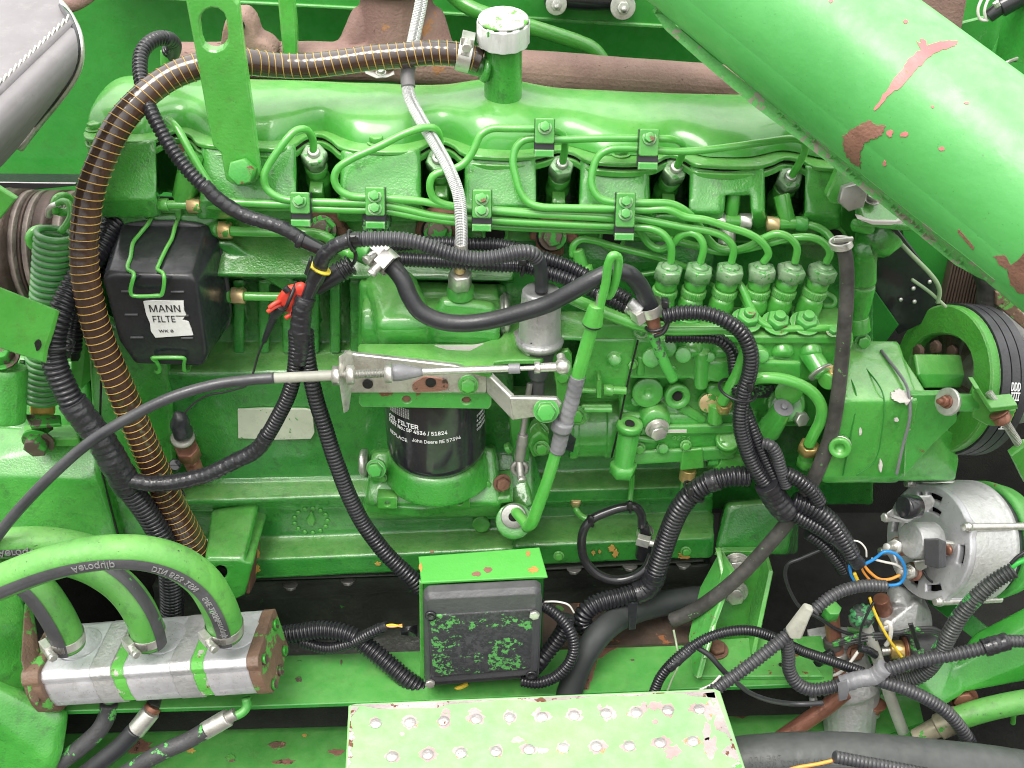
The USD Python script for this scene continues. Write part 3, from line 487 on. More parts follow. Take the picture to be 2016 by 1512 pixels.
# oil pan below the flange
pan = part(blk, 'oil_pan', cast([mloft([(1146, -.055), (1180, -.03), (1260, -.03), (1330, -.06)], 300, 1010), mloft([(1118, -.045), (1160, -.02), (1260, -.03), (1330, -.06)], 985, 1400, xr=1250)], edge=.012, it=4, rough=.004), 'grimy_iron')
part(blk, 'pan_gasket', cat(*[man and slabpx([(500, 1139), (830, 1128), (830, 1134), (500, 1146)], -.07, .05, bev=0), slabpx([(1000, 1122), (1385, 1101), (1385, 1108), (1000, 1130)], -.056, .05, bev=0)]), 'grimy_iron')
for x, y in ((572, 1150), (685, 1140), (1130, 1118), (1240, 1112), (1345, 1108)): part(blk, 'pan_bolt', boltpx(x, y, -.055, 11, (0, -.2, -1)), 'dull_steel')
# ---------------------------------------------------------------- rocker (valve) cover
z0, z1 = P(480, 290, -.01)[2], P(1480, 326, -.01)[2]
def zf(px): return z0 + (z1 - z0) * (px - 480) / 1000
edge_px = [(163, 262), (172, 272), (300, 276), (318, 268), (345, 256), (372, 264), (392, 282), (480, 289), (560, 291), (582, 282), (603, 268), (627, 263), (648, 272), (668, 288), (690, 294), (800, 298), (825, 292), (848, 280), (870, 277), (890, 284), (910, 300), (935, 306), (1040, 309), (1072, 303), (1100, 294), (1128, 299), (1152, 313), (1180, 319), (1240, 322), (1288, 317), (1318, 304), (1345, 309), (1366, 321), (1400, 325), (1490, 326), (1522, 318), (1548, 308), (1578, 314), (1602, 327), (1660, 332)]
ek = spline(np.array([PZ(a, b, zf(a)) for a, b in edge_px]), .006)
vc = thing('valve_cover', 'long smooth green pressed steel valve cover with a scalloped flange along the engine top', 'valve cover')
def plate_under(dy, dz, th, inset_y):
    f = ek + [0, inset_y, dz]; bk = np.array([[f[-1, 0], .17, f[-1, 2]], [f[0, 0], .17, f[0, 2]]]); return slab(np.vstack([f, bk]), (0, 0, -th), bev=.0008)
part(vc, 'flange', plate_under(0, 0, .004, 0), 'green_part')
part(vc, 'gasket', plate_under(0, -.0042, .004, .004), 'dark_void')
part(blk, 'head_top_edge', plate_under(0, -.0084, .006, -.001), 'green_part')
nx, sec = 260, np.array([(.012, .0), (.013, .004), (.018, .012), (.027, .0205), (.042, .0270), (.065, .0305), (.09, .0315), (.11, .029), (.128, .021), (.137, .008), (.138, -.004)])
sec = spline(np.c_[sec, np.zeros(len(sec))], .004)[:, :2]
xl, xr = P(186, 200, .07)[0], P(1664, 240, .07)[0]; xs = np.linspace(xl, xr, nx); pxs = 1008 + xs / .00062
ey = np.interp(xs, ek[:, 0], ek[:, 1]); ey = np.convolve(np.pad(ey, 6, 'edge'), np.ones(13) / 13, 'valid')
rows = []
for i, x in enumerate(xs):
    e = min(1, min(x - xl, xr - x) / .032); e = math.sqrt(max(0, 1 - (1 - e) ** 2)); px = pxs[i]
    ctr = np.array([.072, 0]); s = sec.copy()
    w = np.clip(s[:, 1] / .03, 0, 1); s[:, 0] += (ey[i] + .006) * np.clip(1 - (s[:, 0] - .012) / .07, 0, 1) * (1 - .35 * w)
    hb = 1 + .32 * math.exp(-((px - 985) / 75) ** 2) + .015 * math.sin(px / 75.0) + .10 * math.exp(-((px - 260) / 70) ** 2)
    s[:, 1] *= hb * (.15 + .85 * e); s[:, 0] = ctr[0] + (s[:, 0] - ctr[0]) * (.72 + .28 * e)
    rows.append(np.c_[np.full(len(s), x), s[:, 0], s[:, 1] + np.interp(px, [480, 1480], [z0, z1], left=None)])
    rows[-1][:, 2] += 0 if 480 <= px <= 1480 else (zf(px) - np.interp(px, [480, 1480], [z0, z1]))
g = np.array(rows); k = g.shape[1]; i, j = np.meshgrid(np.arange(nx - 1), np.arange(k - 1), indexing='ij')
f = quads(np.stack([i * k + j, i * k + j + 1, (i + 1) * k + j + 1, (i + 1) * k + j], -1).reshape(-1, 4)); gv = g.reshape(-1, 3)
capv = np.vstack([gv, g[0].mean(0), g[-1].mean(0)]); a = np.arange(k - 1)
f = np.vstack([f, np.stack([a, np.full(k - 1, len(gv)), a + 1], 1), np.stack([(nx - 1) * k + a, (nx - 1) * k + a + 1, np.full(k - 1, len(gv) + 1)], 1)])
part(vc, 'cover', (capv + (np.stack([meshkit.fbm(capv * 22, 2, 3 + q) for q in range(3)], 1) - .5) * .0012, f), 'green_cover', smooth=True)
for x, y in ((188, 254), (742, 281), (1222, 304)): part(vc, 'cover_bolt', bolt(PZ(x, y, zf(x) + .0005), (0, 0, 1), .0075, .006), 'green_part')
# oil filler neck and cap
nk = thing('oil_filler', 'upright green oil filler neck with a chipped knurled cap on the valve cover', 'oil filler')
pb = P(990, 200, .062); ax = nrm((.012, -.17, 1)); s = mpp(pb)
part(nk, 'neck', lathe(pb - ax * .006, ax, [(0, 48 * s), (.004, 46 * s), (.0065, 40 * s), (.01, 37 * s), (.09, 36 * s), (.093, 34 * s)], 32), 'green_cast')
pc = pb + ax * .066
ang = np.linspace(0, 2 * math.pi, 121)[:-1]; ring = 1 + .018 * np.sign(np.cos(ang * 12)) * np.abs(np.cos(ang * 12)) ** .3
def knurl(p, ax, prof, fac, seg):
    v, f, uv = lathe(p, ax, prof, seg); n = len(prof) * seg; c = np.repeat(np.asarray(p) + np.asarray(prof)[:, :1] * nrm(ax), seg, 0); v = v.copy(); v[:n] = c + (v[:n] - c) * np.tile(fac, len(prof))[:, None]; return v, f, uv
part(nk, 'cap', knurl(pc, ax, [(0, 47 * s), (.001, 49 * s), (.021, 49 * s), (.024, 48 * s)], ring, 120), 'cap_silver', 'silver rim of the cap where green paint has flaked', smooth=40)
part(nk, 'cap_top', lathe(pc + ax * .0235, ax, [(0, 48 * s), (.003, 46.5 * s), (.0045, 42 * s), (.0048, 34 * s), (.0042, 10 * s)], 40), 'cap_green')
pn = P(950, 140, .045); part(nk, 'nipple', cat(rod(P(975, 138, .055), P(905, 122, .05), 20 * s, 18 * s), lathe(P(960, 137, .048), P(930, 130, .045) - P(960, 137, .048), [(0, 26 * s), (.006, 23 * s)], 20)), 'green_cast')
# lifting bracket
lb = thing('lifting_bracket', 'tall flat green lifting bracket with a slotted eye bolted to the cylinder head', 'bracket')
part(lb, 'plate', slab3([(364, -8, -.02), (372, -20, -.02), (452, -20, -.02), (464, 2, -.02), (470, 8, -.02), (480, 100, -.025), (497, 230, -.032), (513, 348, -.036), (500, 361, -.036), (456, 363, -.036), (444, 355, -.036), (434, 302, -.034), (420, 291, -.033), (410, 250, -.032), (386, 110, -.025)], (0, .009, .002), [[(a, b, -.02) for a, b in slot(420, 42, 424, 72, 27)]], bev=.0015, rnd=.002), 'green_part')
part(lb, 'bolt', boltpx(480, 337, -.037, 27, (0, -1, .35), h=.014, rot=.25, washer=False), 'green_worn')
part(lb, 'spacer', rodpx((480, 337, -.026), (480, 337, .0), 28), 'green_part')
# ---------------------------------------------------------------- fuel injectors (one built, the rest copies)
def make_injector(label, m):
    t = thing('fuel_injector', label, 'fuel injector', group=None, matrix=m); Z = (0, 0, 1); o = np.zeros(3)
    part(t, 'body', lathe(o, Z, [(-.03, .0115), (.004, .0115), (.006, .0128), (.014, .0128), (.016, .0105), (.024, .0105)], 24), 'green_part')
    part(t, 'collar', lathe(o, Z, [(.024, .0105), (.026, .0120), (.034, .0120), (.036, .0108)], 24), 'green_part')
    part(t, 'union_nut', cat(lathe((0, 0, .036), Z, [(0, .0102), (.008, .0102)], 24), hexa((0, 0, .043), Z, .0136, .014, .2)), 'hex_bare', 'hexagon union nut with bare worn corners')
    part(t, 'line_end', lathe((0, 0, .056), Z, [(0, .0070), (.004, .0066), (.006, .0055)], 16), 'zinc')
    tee = cat(rod((0, -.004, .012), (0, -.016, .012), .0075, .0075, 12), lathe((0, -.018, -.020), Z, [(0, .0100), (.040, .0100), (.042, .0088)], 4, .785), lathe((0, -.018, -.040), Z, [(0, .0085), (.021, .0085)], 6, .26))
    part(t, 'leak_off_fitting', tee, 'green_part')
    return t
INJ = [((622, 395, .012), (617, 298, .004)), ((870, 392, .012), (862, 310, .004)), ((1096, 410, .012), (1107, 320, .004)), ((1312, 405, .012), (1332, 328, .004)), ((1540, 425, .012), (1558, 345, .004))]
names = ['green fuel injector right of the lifting bracket', 'green fuel injector half hidden behind the braided silver line', 'green fuel injector under the clamp nearest the oil filler cap', 'green fuel injector below the second clamp on the valve cover', 'green fuel injector farthest along, beside the big green tube']
inj0 = None
for (a, b), nm in zip(INJ, names):
    p0, p1 = P(*a), P(*b); d = nrm(p1 - p0 + np.array([0, -.03, 0])); top = P(*b); m = frame(top - d * .060, d, (1, 0, 0))
    if inj0 is None: inj0 = make_injector(nm, m)
    else: again(inj0, m, nm)
# left-end fitting block (leak-off tee near the fuel filter)
t = thing('fuel_tee', 'square green tee fitting with a brass nut above the black fuel filter', 'fitting')
part(t, 'post', lathe(P(362, 392, -.012), P(378, 318, -.012) - P(362, 392, -.012), [(0, .0125), (.03, .0125), (.031, .010), (.052, .010)], 6), 'green_part')
part(t, 'cross_bar', rodpx((316, 403, -.02), (372, 403, -.02), 9), 'green_part')
part(t, 'brass_nut', cat(hexa(P(370, 404, -.02), (1, 0, 0), .0080, .014)), 'worn_brass')
part(t, 'end_nut', hexa(P(313, 403, -.02), (1, 0, 0), .0068, .010), 'green_part')
part(t, 'hose_stub', rodpx((372, 335, -.005), (352, 290, .01), 17), 'rust')
t = thing('fuel_tee', 'green tee fitting with zinc and brass nuts at the right end of the injector line', 'fitting')
part(t, 'bar', rodpx((1512, 441, -.03), (1580, 441, -.03), 11), 'green_part')
part(t, 'post', lathe(P(1550, 436, -.026), P(1538, 385, -.016) - P(1550, 436, -.026), [(0, .0085), (.028, .0085)], 6), 'green_part')
part(t, 'brass_nut', hexa(P(1510, 441, -.03), (1, 0, 0), .0082, .012), 'worn_brass')
part(t, 'end_nut', hexa(P(1566, 441, -.03), (1, 0, 0), .0082, .012), 'green_worn')
t = thing('fuel_tee', 'green tee fitting with two grey zinc nuts below the square head recess', 'fitting')
part(t, 'bar', rodpx((1420, 435, -.02), (1465, 435, -.02), 12), 'green_part')
part(t, 'zinc_nut', hexa(P(1397, 434, -.02), (1, 0, 0), .0085, .016), 'zinc'); part(t, 'zinc_nut', hexa(P(1456, 436, -.02), (1, 0, 0), .0085, .012), 'zinc')
part(t, 'post', lathe(P(1433, 440, -.02), (0, -.3, -1), [(0, .009), (.02, .009), (.021, .007), (.03, .007)], 6), 'zinc')
part(t, 'back_post', lathe(P(1440, 432, -.016), (0, .15, 1), [(0, .0075), (.03, .0075)], 6), 'green_part')
# ---------------------------------------------------------------- injection lines: thick steel tubes
Y = -.045
def line(pts, r=7.6): return tube(pts, r, 12, 4)
LN = [
 ('injection line looping beside the lifting bracket, running down to the first pump outlet', [(617, 300, .004), (615, 272, .0), (602, 255, -.008), (585, 256, -.014), (568, 270, -.02), (545, 300, -.028), (526, 330, -.034), (519, 350, -.038), (524, 370, -.04), (545, 387, -.043), (580, 396, Y), (640, 398, Y), (740, 402, Y), (800, 412, Y), (850, 424, Y), (905, 430, Y), (950, 433, Y), (1080, 440, Y), (1200, 445, Y), (1245, 447, Y), (1285, 451, -.05), (1308, 463, -.054), (1321, 485, -.057), (1321, 518, -.058)]),
 ('injection line in a long slanting loop from behind the braided silver line', [(863, 312, .004), (866, 275, -.002), (857, 254, -.01), (838, 251, -.014), (800, 262, -.02), (747, 288, -.026), (690, 314, -.034), (665, 332, -.038), (658, 352, -.041), (667, 373, -.043), (692, 386, Y), (740, 389, Y), (770, 391, Y), (820, 395, Y), (880, 405, Y), (930, 411, Y), (1060, 422, Y), (1200, 430, Y), (1240, 436, -.04), (1262, 458, -.036), (1278, 480, -.037), (1298, 490, -.04), (1322, 482, -.045), (1340, 464, -.048), (1358, 458, -.051), (1375, 465, -.054), (1385, 485, -.057), (1379, 518, -.058)]),
 ('injection line curling under the braided line up to the first valve cover clamp', [(1107, 322, .004), (1112, 290, -.006), (1108, 266, -.012), (1090, 257, -.016), (1053, 254, -.02), (1000, 253, -.02), (966, 254, -.02), (946, 266, -.024), (935, 290, -.028), (920, 315, -.032), (900, 330, -.036), (872, 337, -.039), (852, 347, -.042), (846, 367, -.044), (854, 390, Y), (875, 402, Y), (920, 408, -.044), (1000, 415, -.044), (1200, 424, -.044), (1250, 429, Y), (1340, 446, -.05), (1400, 456, -.053), (1427, 467, -.055), (1444, 488, -.057), (1440, 518, -.058)]),
 ('injection line in a tall narrow hook under both valve cover clamps', [(1332, 330, .004), (1344, 300, -.006), (1342, 283, -.012), (1323, 274, -.018), (1290, 273, -.02), (1200, 272, -.02), (1090, 275, -.02), (1050, 273, -.02), (1030, 277, -.021), (1015, 293, -.024), (1010, 320, -.03), (1016, 350, -.036), (1024, 377, -.041), (1040, 398, Y), (1064, 407, -.048), (1110, 409, -.048), (1213, 411, -.048), (1270, 413, -.048), (1316, 413, -.05), (1350, 427, -.052), (1390, 433, -.054), (1430, 446, -.056), (1478, 462, -.058), (1503, 480, -.06), (1513, 500, -.061), (1502, 517, -.06)]),
 ('injection line with white chipped paint, hooking to the injector beside the big tube', [(1558, 348, .004), (1575, 318, -.006), (1586, 292, -.010), (1580, 277, -.014), (1560, 273, -.017), (1510, 279, -.02), (1440, 289, -.022), (1353, 298, -.024), (1290, 296, -.024), (1230, 292, -.024), (1198, 295, -.025), (1178, 308, -.027), (1167, 335, -.032), (1165, 365, -.038), (1178, 388, -.043), (1200, 397, Y), (1260, 399, -.047), (1320, 401, -.047), (1345, 412, -.047), (1370, 435, -.042), (1392, 468, -.038), (1412, 487, -.038), (1440, 493, -.042), (1476, 484, -.048), (1505, 468, -.053), (1530, 460, -.056), (1553, 467, -.059), (1569, 486, -.061), (1565, 518, -.062)]),
 ('pipe running straight from the brass nut above the fuel filter along the bundle', [(392, 404, -.02), (450, 407, -.032), (560, 408, -.04), (600, 410, Y), (680, 413, Y), (760, 416, Y), (830, 428, Y), (900, 438, Y), (1000, 447, -.04), (1120, 452, -.036), (1220, 455, -.034), (1300, 468, -.03), (1370, 484, -.032), (1420, 496, -.036), (1470, 490, -.044), (1515, 479, -.05), (1550, 470, -.054), (1595, 467, -.058), (1620, 477, -.06), (1634, 497, -.062), (1626, 518, -.062)])]
for nm, pts in LN: thing('injection_line', 'green ' + nm, 'fuel line', line(pts), 'green_pipe')
OT = [
 ('leak_line', 'thin green leak-off pipe slanting down under the black loom beside the fuel tee', [(330, 235, .0), (348, 252, -.012), (375, 300, -.026), (405, 352, -.034), (430, 385, -.04), (450, 397, -.042), (500, 400, -.043), (590, 404, -.043)], 8),
 ('fuel_pipe', 'green pipe from the upper brass nut of the fuel filter to the taped bend', [(455, 455, -.02), (540, 457, -.03), (620, 460, -.035), (645, 468, -.037), (664, 488, -.038), (690, 500, -.04), (725, 500, -.06)], 10),
 ('fuel_pipe', 'green fuel pipe from the lower brass nut of the fuel filter to the red caps', [(480, 583, -.02), (530, 584, -.02), (620, 584, -.02)], 9),
 ('fuel_pipe', 'thick green pipe curving round the black looms on the injection pump, elbow at its right', [(1122, 586, -.10), (1190, 615, -.105), (1262, 640, -.11), (1310, 648, -.112), (1380, 648, -.115), (1430, 647, -.118), (1456, 652, -.12), (1468, 668, -.12), (1466, 695, -.12), (1452, 735, -.118), (1436, 765, -.112), (1422, 792, -.106)], 12),
 ('drain_pipe', 'thin green pipe running rusty along the pump top to the brass elbow', [(1440, 548, -.05), (1458, 562, -.062), (1478, 605, -.075), (1498, 634, -.084), (1524, 645, -.088), (1600, 646, -.09), (1650, 646, -.09), (1668, 653, -.092), (1672, 668, -.094), (1663, 692, -.097), (1652, 716, -.1), (1643, 736, -.102)], 7.5),
 ('drain_pipe', 'thin short green pipe dropping beside the fourth pump outlet', [(1440, 560, -.045), (1462, 585, -.06), (1474, 615, -.075), (1476, 655, -.085)], 6),
 ('drain_pipe', 'thin green pipe running behind the pump outlets from a round green cap', [(1127, 505, -.035), (1128, 485, -.034), (1142, 472, -.032), (1165, 473, -.03), (1220, 488, -.03), (1300, 508, -.03), (1360, 530, -.032), (1400, 545, -.034)], 7),
 ('drain_pipe', 'thin green pipe in shade behind the middle pump outlets', [(1240, 545, -.02), (1300, 535, -.02), (1360, 530, -.025), (1400, 560, -.03), (1420, 575, -.03)], 5),
 ('feed_pipe', 'wide green pipe arching to the lower brass nut beside the old rubber hose', [(1476, 750, -.112), (1500, 744, -.118), (1540, 746, -.12), (1575, 757, -.122), (1602, 775, -.122), (1617, 800, -.122), (1615, 828, -.12), (1602, 855, -.118), (1592, 876, -.115)], 11.5),
 ('return_pipe', 'green return pipe bending from the right tee to the old rubber hose', [(1578, 441, -.03), (1605, 446, -.035), (1626, 458, -.04), (1640, 475, -.05), (1652, 490, -.06)], 8),
 ('drain_pipe', 'thin green pipe hanging straight down below the pump', [(1245, 930, -.04), (1243, 960, -.04), (1240, 992, -.05)], 5.5),
 ('drain_pipe', 'thin green pipe bending from a brass nut behind the black rubber loop', [(1131, 990, -.03), (1136, 1006, -.036), (1148, 1018, -.045), (1168, 1026, -.05)], 6),
 ('loop_pipe', 'small green pipe loop behind the sixth pump outlet', [(1600, 572, -.03), (1630, 580, -.03), (1643, 590, -.034), (1640, 600, -.036), (1618, 602, -.036)], 6)]
for n_, nm, pts, r in OT: thing(n_, nm, 'pipe', tube(pts, r, 14, 4), 'green_pipe')
t = thing('capped_fitting', 'round green capped fitting beside the black loom above the pump', 'cap'); part(t, 'cap', cat(rodpx((1136, 492, -.034), (1150, 545, -.04), 12, 15)), 'green_part'); part(t, 'nut', hexa(P(1146, 525, -.04), P(1150, 545, -.04) - P(1136, 492, -.034), .0105, .014), 'green_part')
# ---------------------------------------------------------------- line clamps
def make_clamp(label, m, h, n_bolts):
    t = thing('line_clamp', label, 'clamp', matrix=m)       # local: x along the lines, y up, z towards the viewer
    w = .0095; y0, y1 = -h * .5, h * .5
    part(t, 'front_plate', slab(np.array([(-w, y0, .008), (w, y0, .008), (w, y1, .008), (-w, y1, .008)]), (0, 0, -.003), bev=.0008, rnd=.002), 'green_part')
    part(t, 'rubber_pad', slab(np.array([(-w * 1.05, y0 - .010, .0045), (w * 1.05, y0 - .010, .0045), (w * 1.05, y1 - .001, .0045), (-w * 1.05, y1 - .001, .0045)]), (0, 0, -.010), bev=.0008), 'black_rubber')
    part(t, 'lower_lip', slab(np.array([(-w, y0 - .013, .0085), (w, y0 - .013, .0085), (w, y0 - .006, .0085), (-w, y0 - .006, .0085)]), (0, 0, -.004), bev=.0008), 'green_worn')
    for k in range(n_bolts): part(t, 'bolt', bolt((0, y1 - .0085 - k * .012, .008), (0, .25, 1), .0052, .005, rot=.4), 'green_worn')
    return t
CL = [(593, 398, -.050, .021, 1, 'small green line clamp with one bolt, leftmost on the bundle of injection lines'), (740, 395, -.052, .028, 2, 'green line clamp with two bolts on a black bracket, second along the bundle'), (949, 400, -.052, .028, 2, 'green line clamp with two bolts beside the braided silver line'), (1230, 412, -.054, .034, 2, 'green line clamp with flaked black rubber at the right end of the bundle'),
      (1072, 257, -.028, .024, 1, 'small green line clamp with one bolt on the valve cover below the oil filler'), (1276, 280, -.030, .026, 1, 'small green line clamp with one bolt on the valve cover, farther right from the filler')]
for x, y, d, h, nb, nm in CL:
    make_clamp(nm, frame(P(x, y, d), (0, -1, .35), (1, 0, -.02)), h, nb)
t = thing('pad_bracket', 'black bracket with green paint flakes under the second line clamp', 'bracket'); part(t, 'plate', slabpx([(714, 412), (762, 412), (766, 462), (712, 462)], -.047, .04, bev=.002), 'relay_front')
# ---------------------------------------------------------------- braided line and its fittings
t = thing('braided_line', 'silver steel braided line hanging from the top edge across the valve cover', 'hose')
part(t, 'braid', tube([(838, -60, .09), (830, 0, .085), (818, 60, .075), (806, 118, .055), (802, 150, .045), (806, 190, .03), (828, 235, .008), (858, 285, -.02), (885, 335, -.045), (903, 385, -.06), (908, 440, -.064), (908, 492, -.064)], 12.5, 20, 3), 'steel_braid')
part(t, 'heat_sleeve', tube([(805, 128, .052), (802, 150, .044), (804, 172, .037)], 14, 16, 3), 'sheet_alloy', 'clear plastic sleeve on the bend')
part(t, 'ferrule', rodpx((908, 478, -.064), (908, 500, -.064), 13.5), 'zinc')
part(t, 'brass_stem', rodpx((907, 500, -.064), (905, 535, -.06), 11), 'worn_brass')
part(t, 'nut', hexa(P(905, 562, -.055), P(907, 500, -.064) - P(905, 562, -.055), .0125, .018, .3), 'zinc')
# ---------------------------------------------------------------- breather hose
t = thing('breather_hose', 'thick glossy brown hose with gold spiral wire, from the oil filler down the left side', 'hose')
bp = [(946, 120, .046), (925, 112, .046), (895, 106, .046), (850, 104, .046), (790, 109, .044), (730, 114, .042), (670, 123, .038), (600, 130, .034), (540, 128, .03), (485, 122, .02), (430, 124, .014), (380, 134, .008), (335, 152, .0), (283, 190, -.016), (233, 247, -.034), (200, 315, -.05), (178, 377, -.062), (169, 433, -.07), (165, 490, -.078), (168, 540, -.084), (180, 607, -.09), (200, 677, -.094), (227, 742, -.098), (257, 812, -.1), (283, 873, -.1), (305, 925, -.1), (327, 972, -.1), (350, 1018, -.1), (374, 1062, -.098), (395, 1110, -.094), (410, 1160, -.09)]
rr = [24] * 9 + [26] * 5 + [27.5] * 17; bp = [(*p, r) for p, r in zip(bp, rr)]
c, r = path3(bp, 26, 2.2); s = np.r_[0, np.cumsum(np.linalg.norm(np.diff(c, axis=0), axis=1))]
pit = .0083; part(t, 'tube', sweep(c, r * (1 + .006 * np.cos(2 * np.pi * s / pit)), 22), 'brown_hose')
tt, nn, bb = frames(c); k = int(s[-1] / pit * 18); q = np.linspace(.004, s[-1] - .004, k)
I = lambda a: np.stack([np.interp(q, s, a[:, j]) for j in range(3)], 1)
ph = 2 * np.pi * q / pit; hel = I(c) + np.interp(q, s, r)[:, None] * 1.006 * (np.cos(ph)[:, None] * I(nn) + np.sin(ph)[:, None] * I(bb))
part(t, 'spiral_wire', sweep(hel, .00055, 5), 'gold_wire')
def band_clamp(label, p, ax, R, towards, name='hose_clamp', w=.012):
    """Worm drive hose clamp: band, housing, screw."""
    t = thing(name, label, 'hose clamp'); ax = nrm(ax); tw = nrm(np.asarray(towards, float) - np.dot(towards, ax) * ax); sd = np.cross(ax, tw); p = np.asarray(p)
    part(t, 'band', lathe(p - ax * w / 2, ax, [(0, R), (.0006, R * 1.035), (w - .0006, R * 1.035), (w, R)], 36, caps=False), 'zinc')
    h = p + tw * (R + .0035); c8 = np.array([[a, b, c] for a in (-1, 1) for b in (-1, 1) for c in (-1, 1)])
    part(t, 'housing', hullv(h + np.vstack([(a * .0065 * ax + b * .0075 * sd + (c * .004) * tw) * q for a, b, c in c8 for q in (1, .92)])), 'zinc')
    part(t, 'screw', cat(rod(h + sd * .006, h + sd * .016, .0042), hexa(h + sd * .015, sd, .0052, .005)), 'zinc')
    nt = []
    for i in range(9):
        a = .35 + i * .085; d = math.cos(a) * tw + math.sin(a) * sd; e = nrm(np.cross(ax, d)); o = p + d * R * 1.04
        nt.append(hullv(o + np.vstack([x * .0042 * ax + y * .0007 * e + z * .0005 * d for x in (-1, 1) for y in (-1, 1) for z in (-1, 1)])))
    part(t, 'band_slots', cat(*nt), 'dull_steel', kind=None)
    return t
band_clamp('bright steel hose clamp on the brown breather hose at the oil filler', P(914, 109, .046), P(940, 117, .046) - P(890, 105, .046), .0155, (0, -.2, 1), w=.014)
# ---------------------------------------------------------------- fuel filter
t = thing('fuel_filter', 'black box shaped fuel filter bowl with a torn white sticker, held by green wire bails', 'fuel filter')
part(t, 'filter_head', cast([hp([(228, 424, .0), (424, 428, .0), (226, 470, -.008), (424, 470, -.008), (232, 420, .045), (420, 424, .045), (240, 690, .03), (440, 640, .03)], .004), hp([(292, 412, .01), (352, 412, .01), (288, 428, .0), (356, 428, .0), (292, 412, .04), (352, 412, .04)], .003), mrod((420, 452, -.002), (434, 452, -.012), 15), mrod((440, 582, -.002), (458, 582, -.012), 15)], edge=.006, it=3, rough=.001), 'green_cast')
rim = [(233, 470), (247, 449), (405, 451), (424, 476), (448, 618), (436, 648), (276, 690), (252, 664)]
fr = [(213, 549), (222, 541), (374, 546), (383, 556), (402, 690), (394, 710), (272, 706), (243, 664)]
part(t, 'bowl', cast([man(hullv(np.vstack([P(a, b, -.012) + ICO * .004 for a, b in rim] + [P(a, b, -.082) + ICO * .005 for a, b in fr])))], edge=.006, it=4), 'black_plastic', smooth=40)
part(t, 'bowl_rim', sweep(np.vstack([spline(np.array([P(a, b, -.010) for a, b in rim + rim[:1]]), .004)]), .0042, 10), 'grey_black', 'grey moulded lip round the bowl')
a = [P(*q, -.0885) for q in ((240, 572), (262, 572))]
for x, y, w in ((238, 573, 21), (336, 574, 26), (245, 619, 26), (345, 621, 26), (256, 664, 26), (356, 665, 24)):
    part(t, 'raised_rib', slabpx([(x, y), (x + w, y), (x + w, y + 3), (x, y + 3)], -.0885, .004, bev=.0003), 'grey_black')
st = part(t, 'sticker', slabpx([(282, 594), (300, 592), (361, 593), (362, 612), (366, 620), (359, 630), (371, 634), (377, 650), (380, 660), (350, 662), (306, 665), (297, 652), (295, 636), (288, 620)], -.0885, .003, bev=.0001), 'label_white', 'torn white paper sticker')
def ptext(parent, txt, a, b, y, hpx, mat, bold=False, depth=.0004, name='lettering', yb=None):
    p, q = P(*a, y), P(*b, y if yb is None else yb); m = meshkit.text_mesh(txt, 1.0, .1, bold); wd = np.asarray(m.vertices)[:, 0].max(); h = hpx * mpp(p); L = np.linalg.norm(q - p)
    ex = nrm(q - p); up = nrm(np.array([0, -.25, 1])); up = nrm(up - np.dot(up, ex) * ex); ez = np.cross(ex, up); v = np.asarray(m.vertices)
    return part(parent, name, (p + v[:, :1] * (L / wd) * ex + v[:, 1:2] * h * np.array([0, 0, 1.0]) * 1.2 + ez * v[:, 2:] * depth * 10, np.asarray(m.faces)), mat, smooth=0)
ptext(st, 'MANN', (294, 614), (356, 614), -.0887, 13, 'print_black')
ptext(st, 'FILTE', (301, 634), (346, 634), -.0887, 12, 'print_black')
ptext(st, 'WK 8', (313, 654), (342, 654), -.0887, 5, 'print_black')
part(t, 'wire_bail', tube([(298, 428, -.004), (292, 440, -.018), (274, 462, -.032), (262, 478, -.044), (257, 505, -.063), (251, 524, -.077), (253, 531, -.083), (263, 538, -.092), (263, 545, -.096), (257, 572, -.096), (260, 581, -.096), (270, 583, -.096), (308, 582, -.096), (317, 581, -.096), (321, 572, -.096), (323, 545, -.096), (320, 537, -.092), (310, 530, -.083), (313, 520, -.075), (328, 488, -.052), (338, 470, -.038), (345, 445, -.022), (352, 428, -.004)], 4, 10, 2.5), 'green_pipe')
part(t, 'wire_bail', cat(tube([(306, 730, -.07), (311, 733, -.074), (315, 728, -.078), (308, 712, -.09), (300, 705, -.094), (310, 704, -.095), (352, 704, -.095), (362, 705, -.094), (362, 718, -.086), (364, 730, -.078), (369, 730, -.072), (375, 716, -.06)], 3.8, 10, 2.5)), 'green_pipe')
part(t, 'bail_bracket', slabpx([(283, 412), (357, 412), (356, 432), (346, 432), (344, 420), (297, 420), (294, 432), (285, 432)], -.006, .01, bev=.001), 'green_part')
for x, y in ((432, 453), (458, 582)):
    p = P(x, y, -.014); part(t, 'brass_nut', hexa(p, (1, 0, 0), 18 * mpp(p), 25 * mpp(p), .35), 'worn_brass')
part(t, 'banjo_nut', hexa(P(226, 450, -.004), (-1, 0, 0), .0085, .008), 'brass')
# ---------------------------------------------------------------- left side: spring, drum, bracket
def coil(p0, p1, R, r, pitch, seg=10):
    ax = nrm(p1 - p0); L = np.linalg.norm(p1 - p0); n = L / pitch; th = np.linspace(0, 2 * np.pi * n, int(n * 20)); a = nrm(np.cross(ax, [0, 1, 0])); b = np.cross(ax, a)
    return sweep(p0 + (th / (2 * np.pi) * pitch)[:, None] * ax + R * (np.cos(th)[:, None] * a + np.sin(th)[:, None] * b), r, seg)
t = thing('tension_spring', 'big worn green coil spring behind the black loom at the left edge', 'spring')
sa, sb = P(110, 456, -.035), P(84, 786, -.055); part(t, 'coil', coil(sa, sb, .0185, .0033, .0072), 'spring_paint')
part(t, 'top_hook', tube([(118, 458, -.034), (132, 440, -.03), (140, 422, -.026), (136, 402, -.02), (125, 396, -.016), (112, 405, -.014), (110, 420, -.014)], 7, 12), 'green_part')
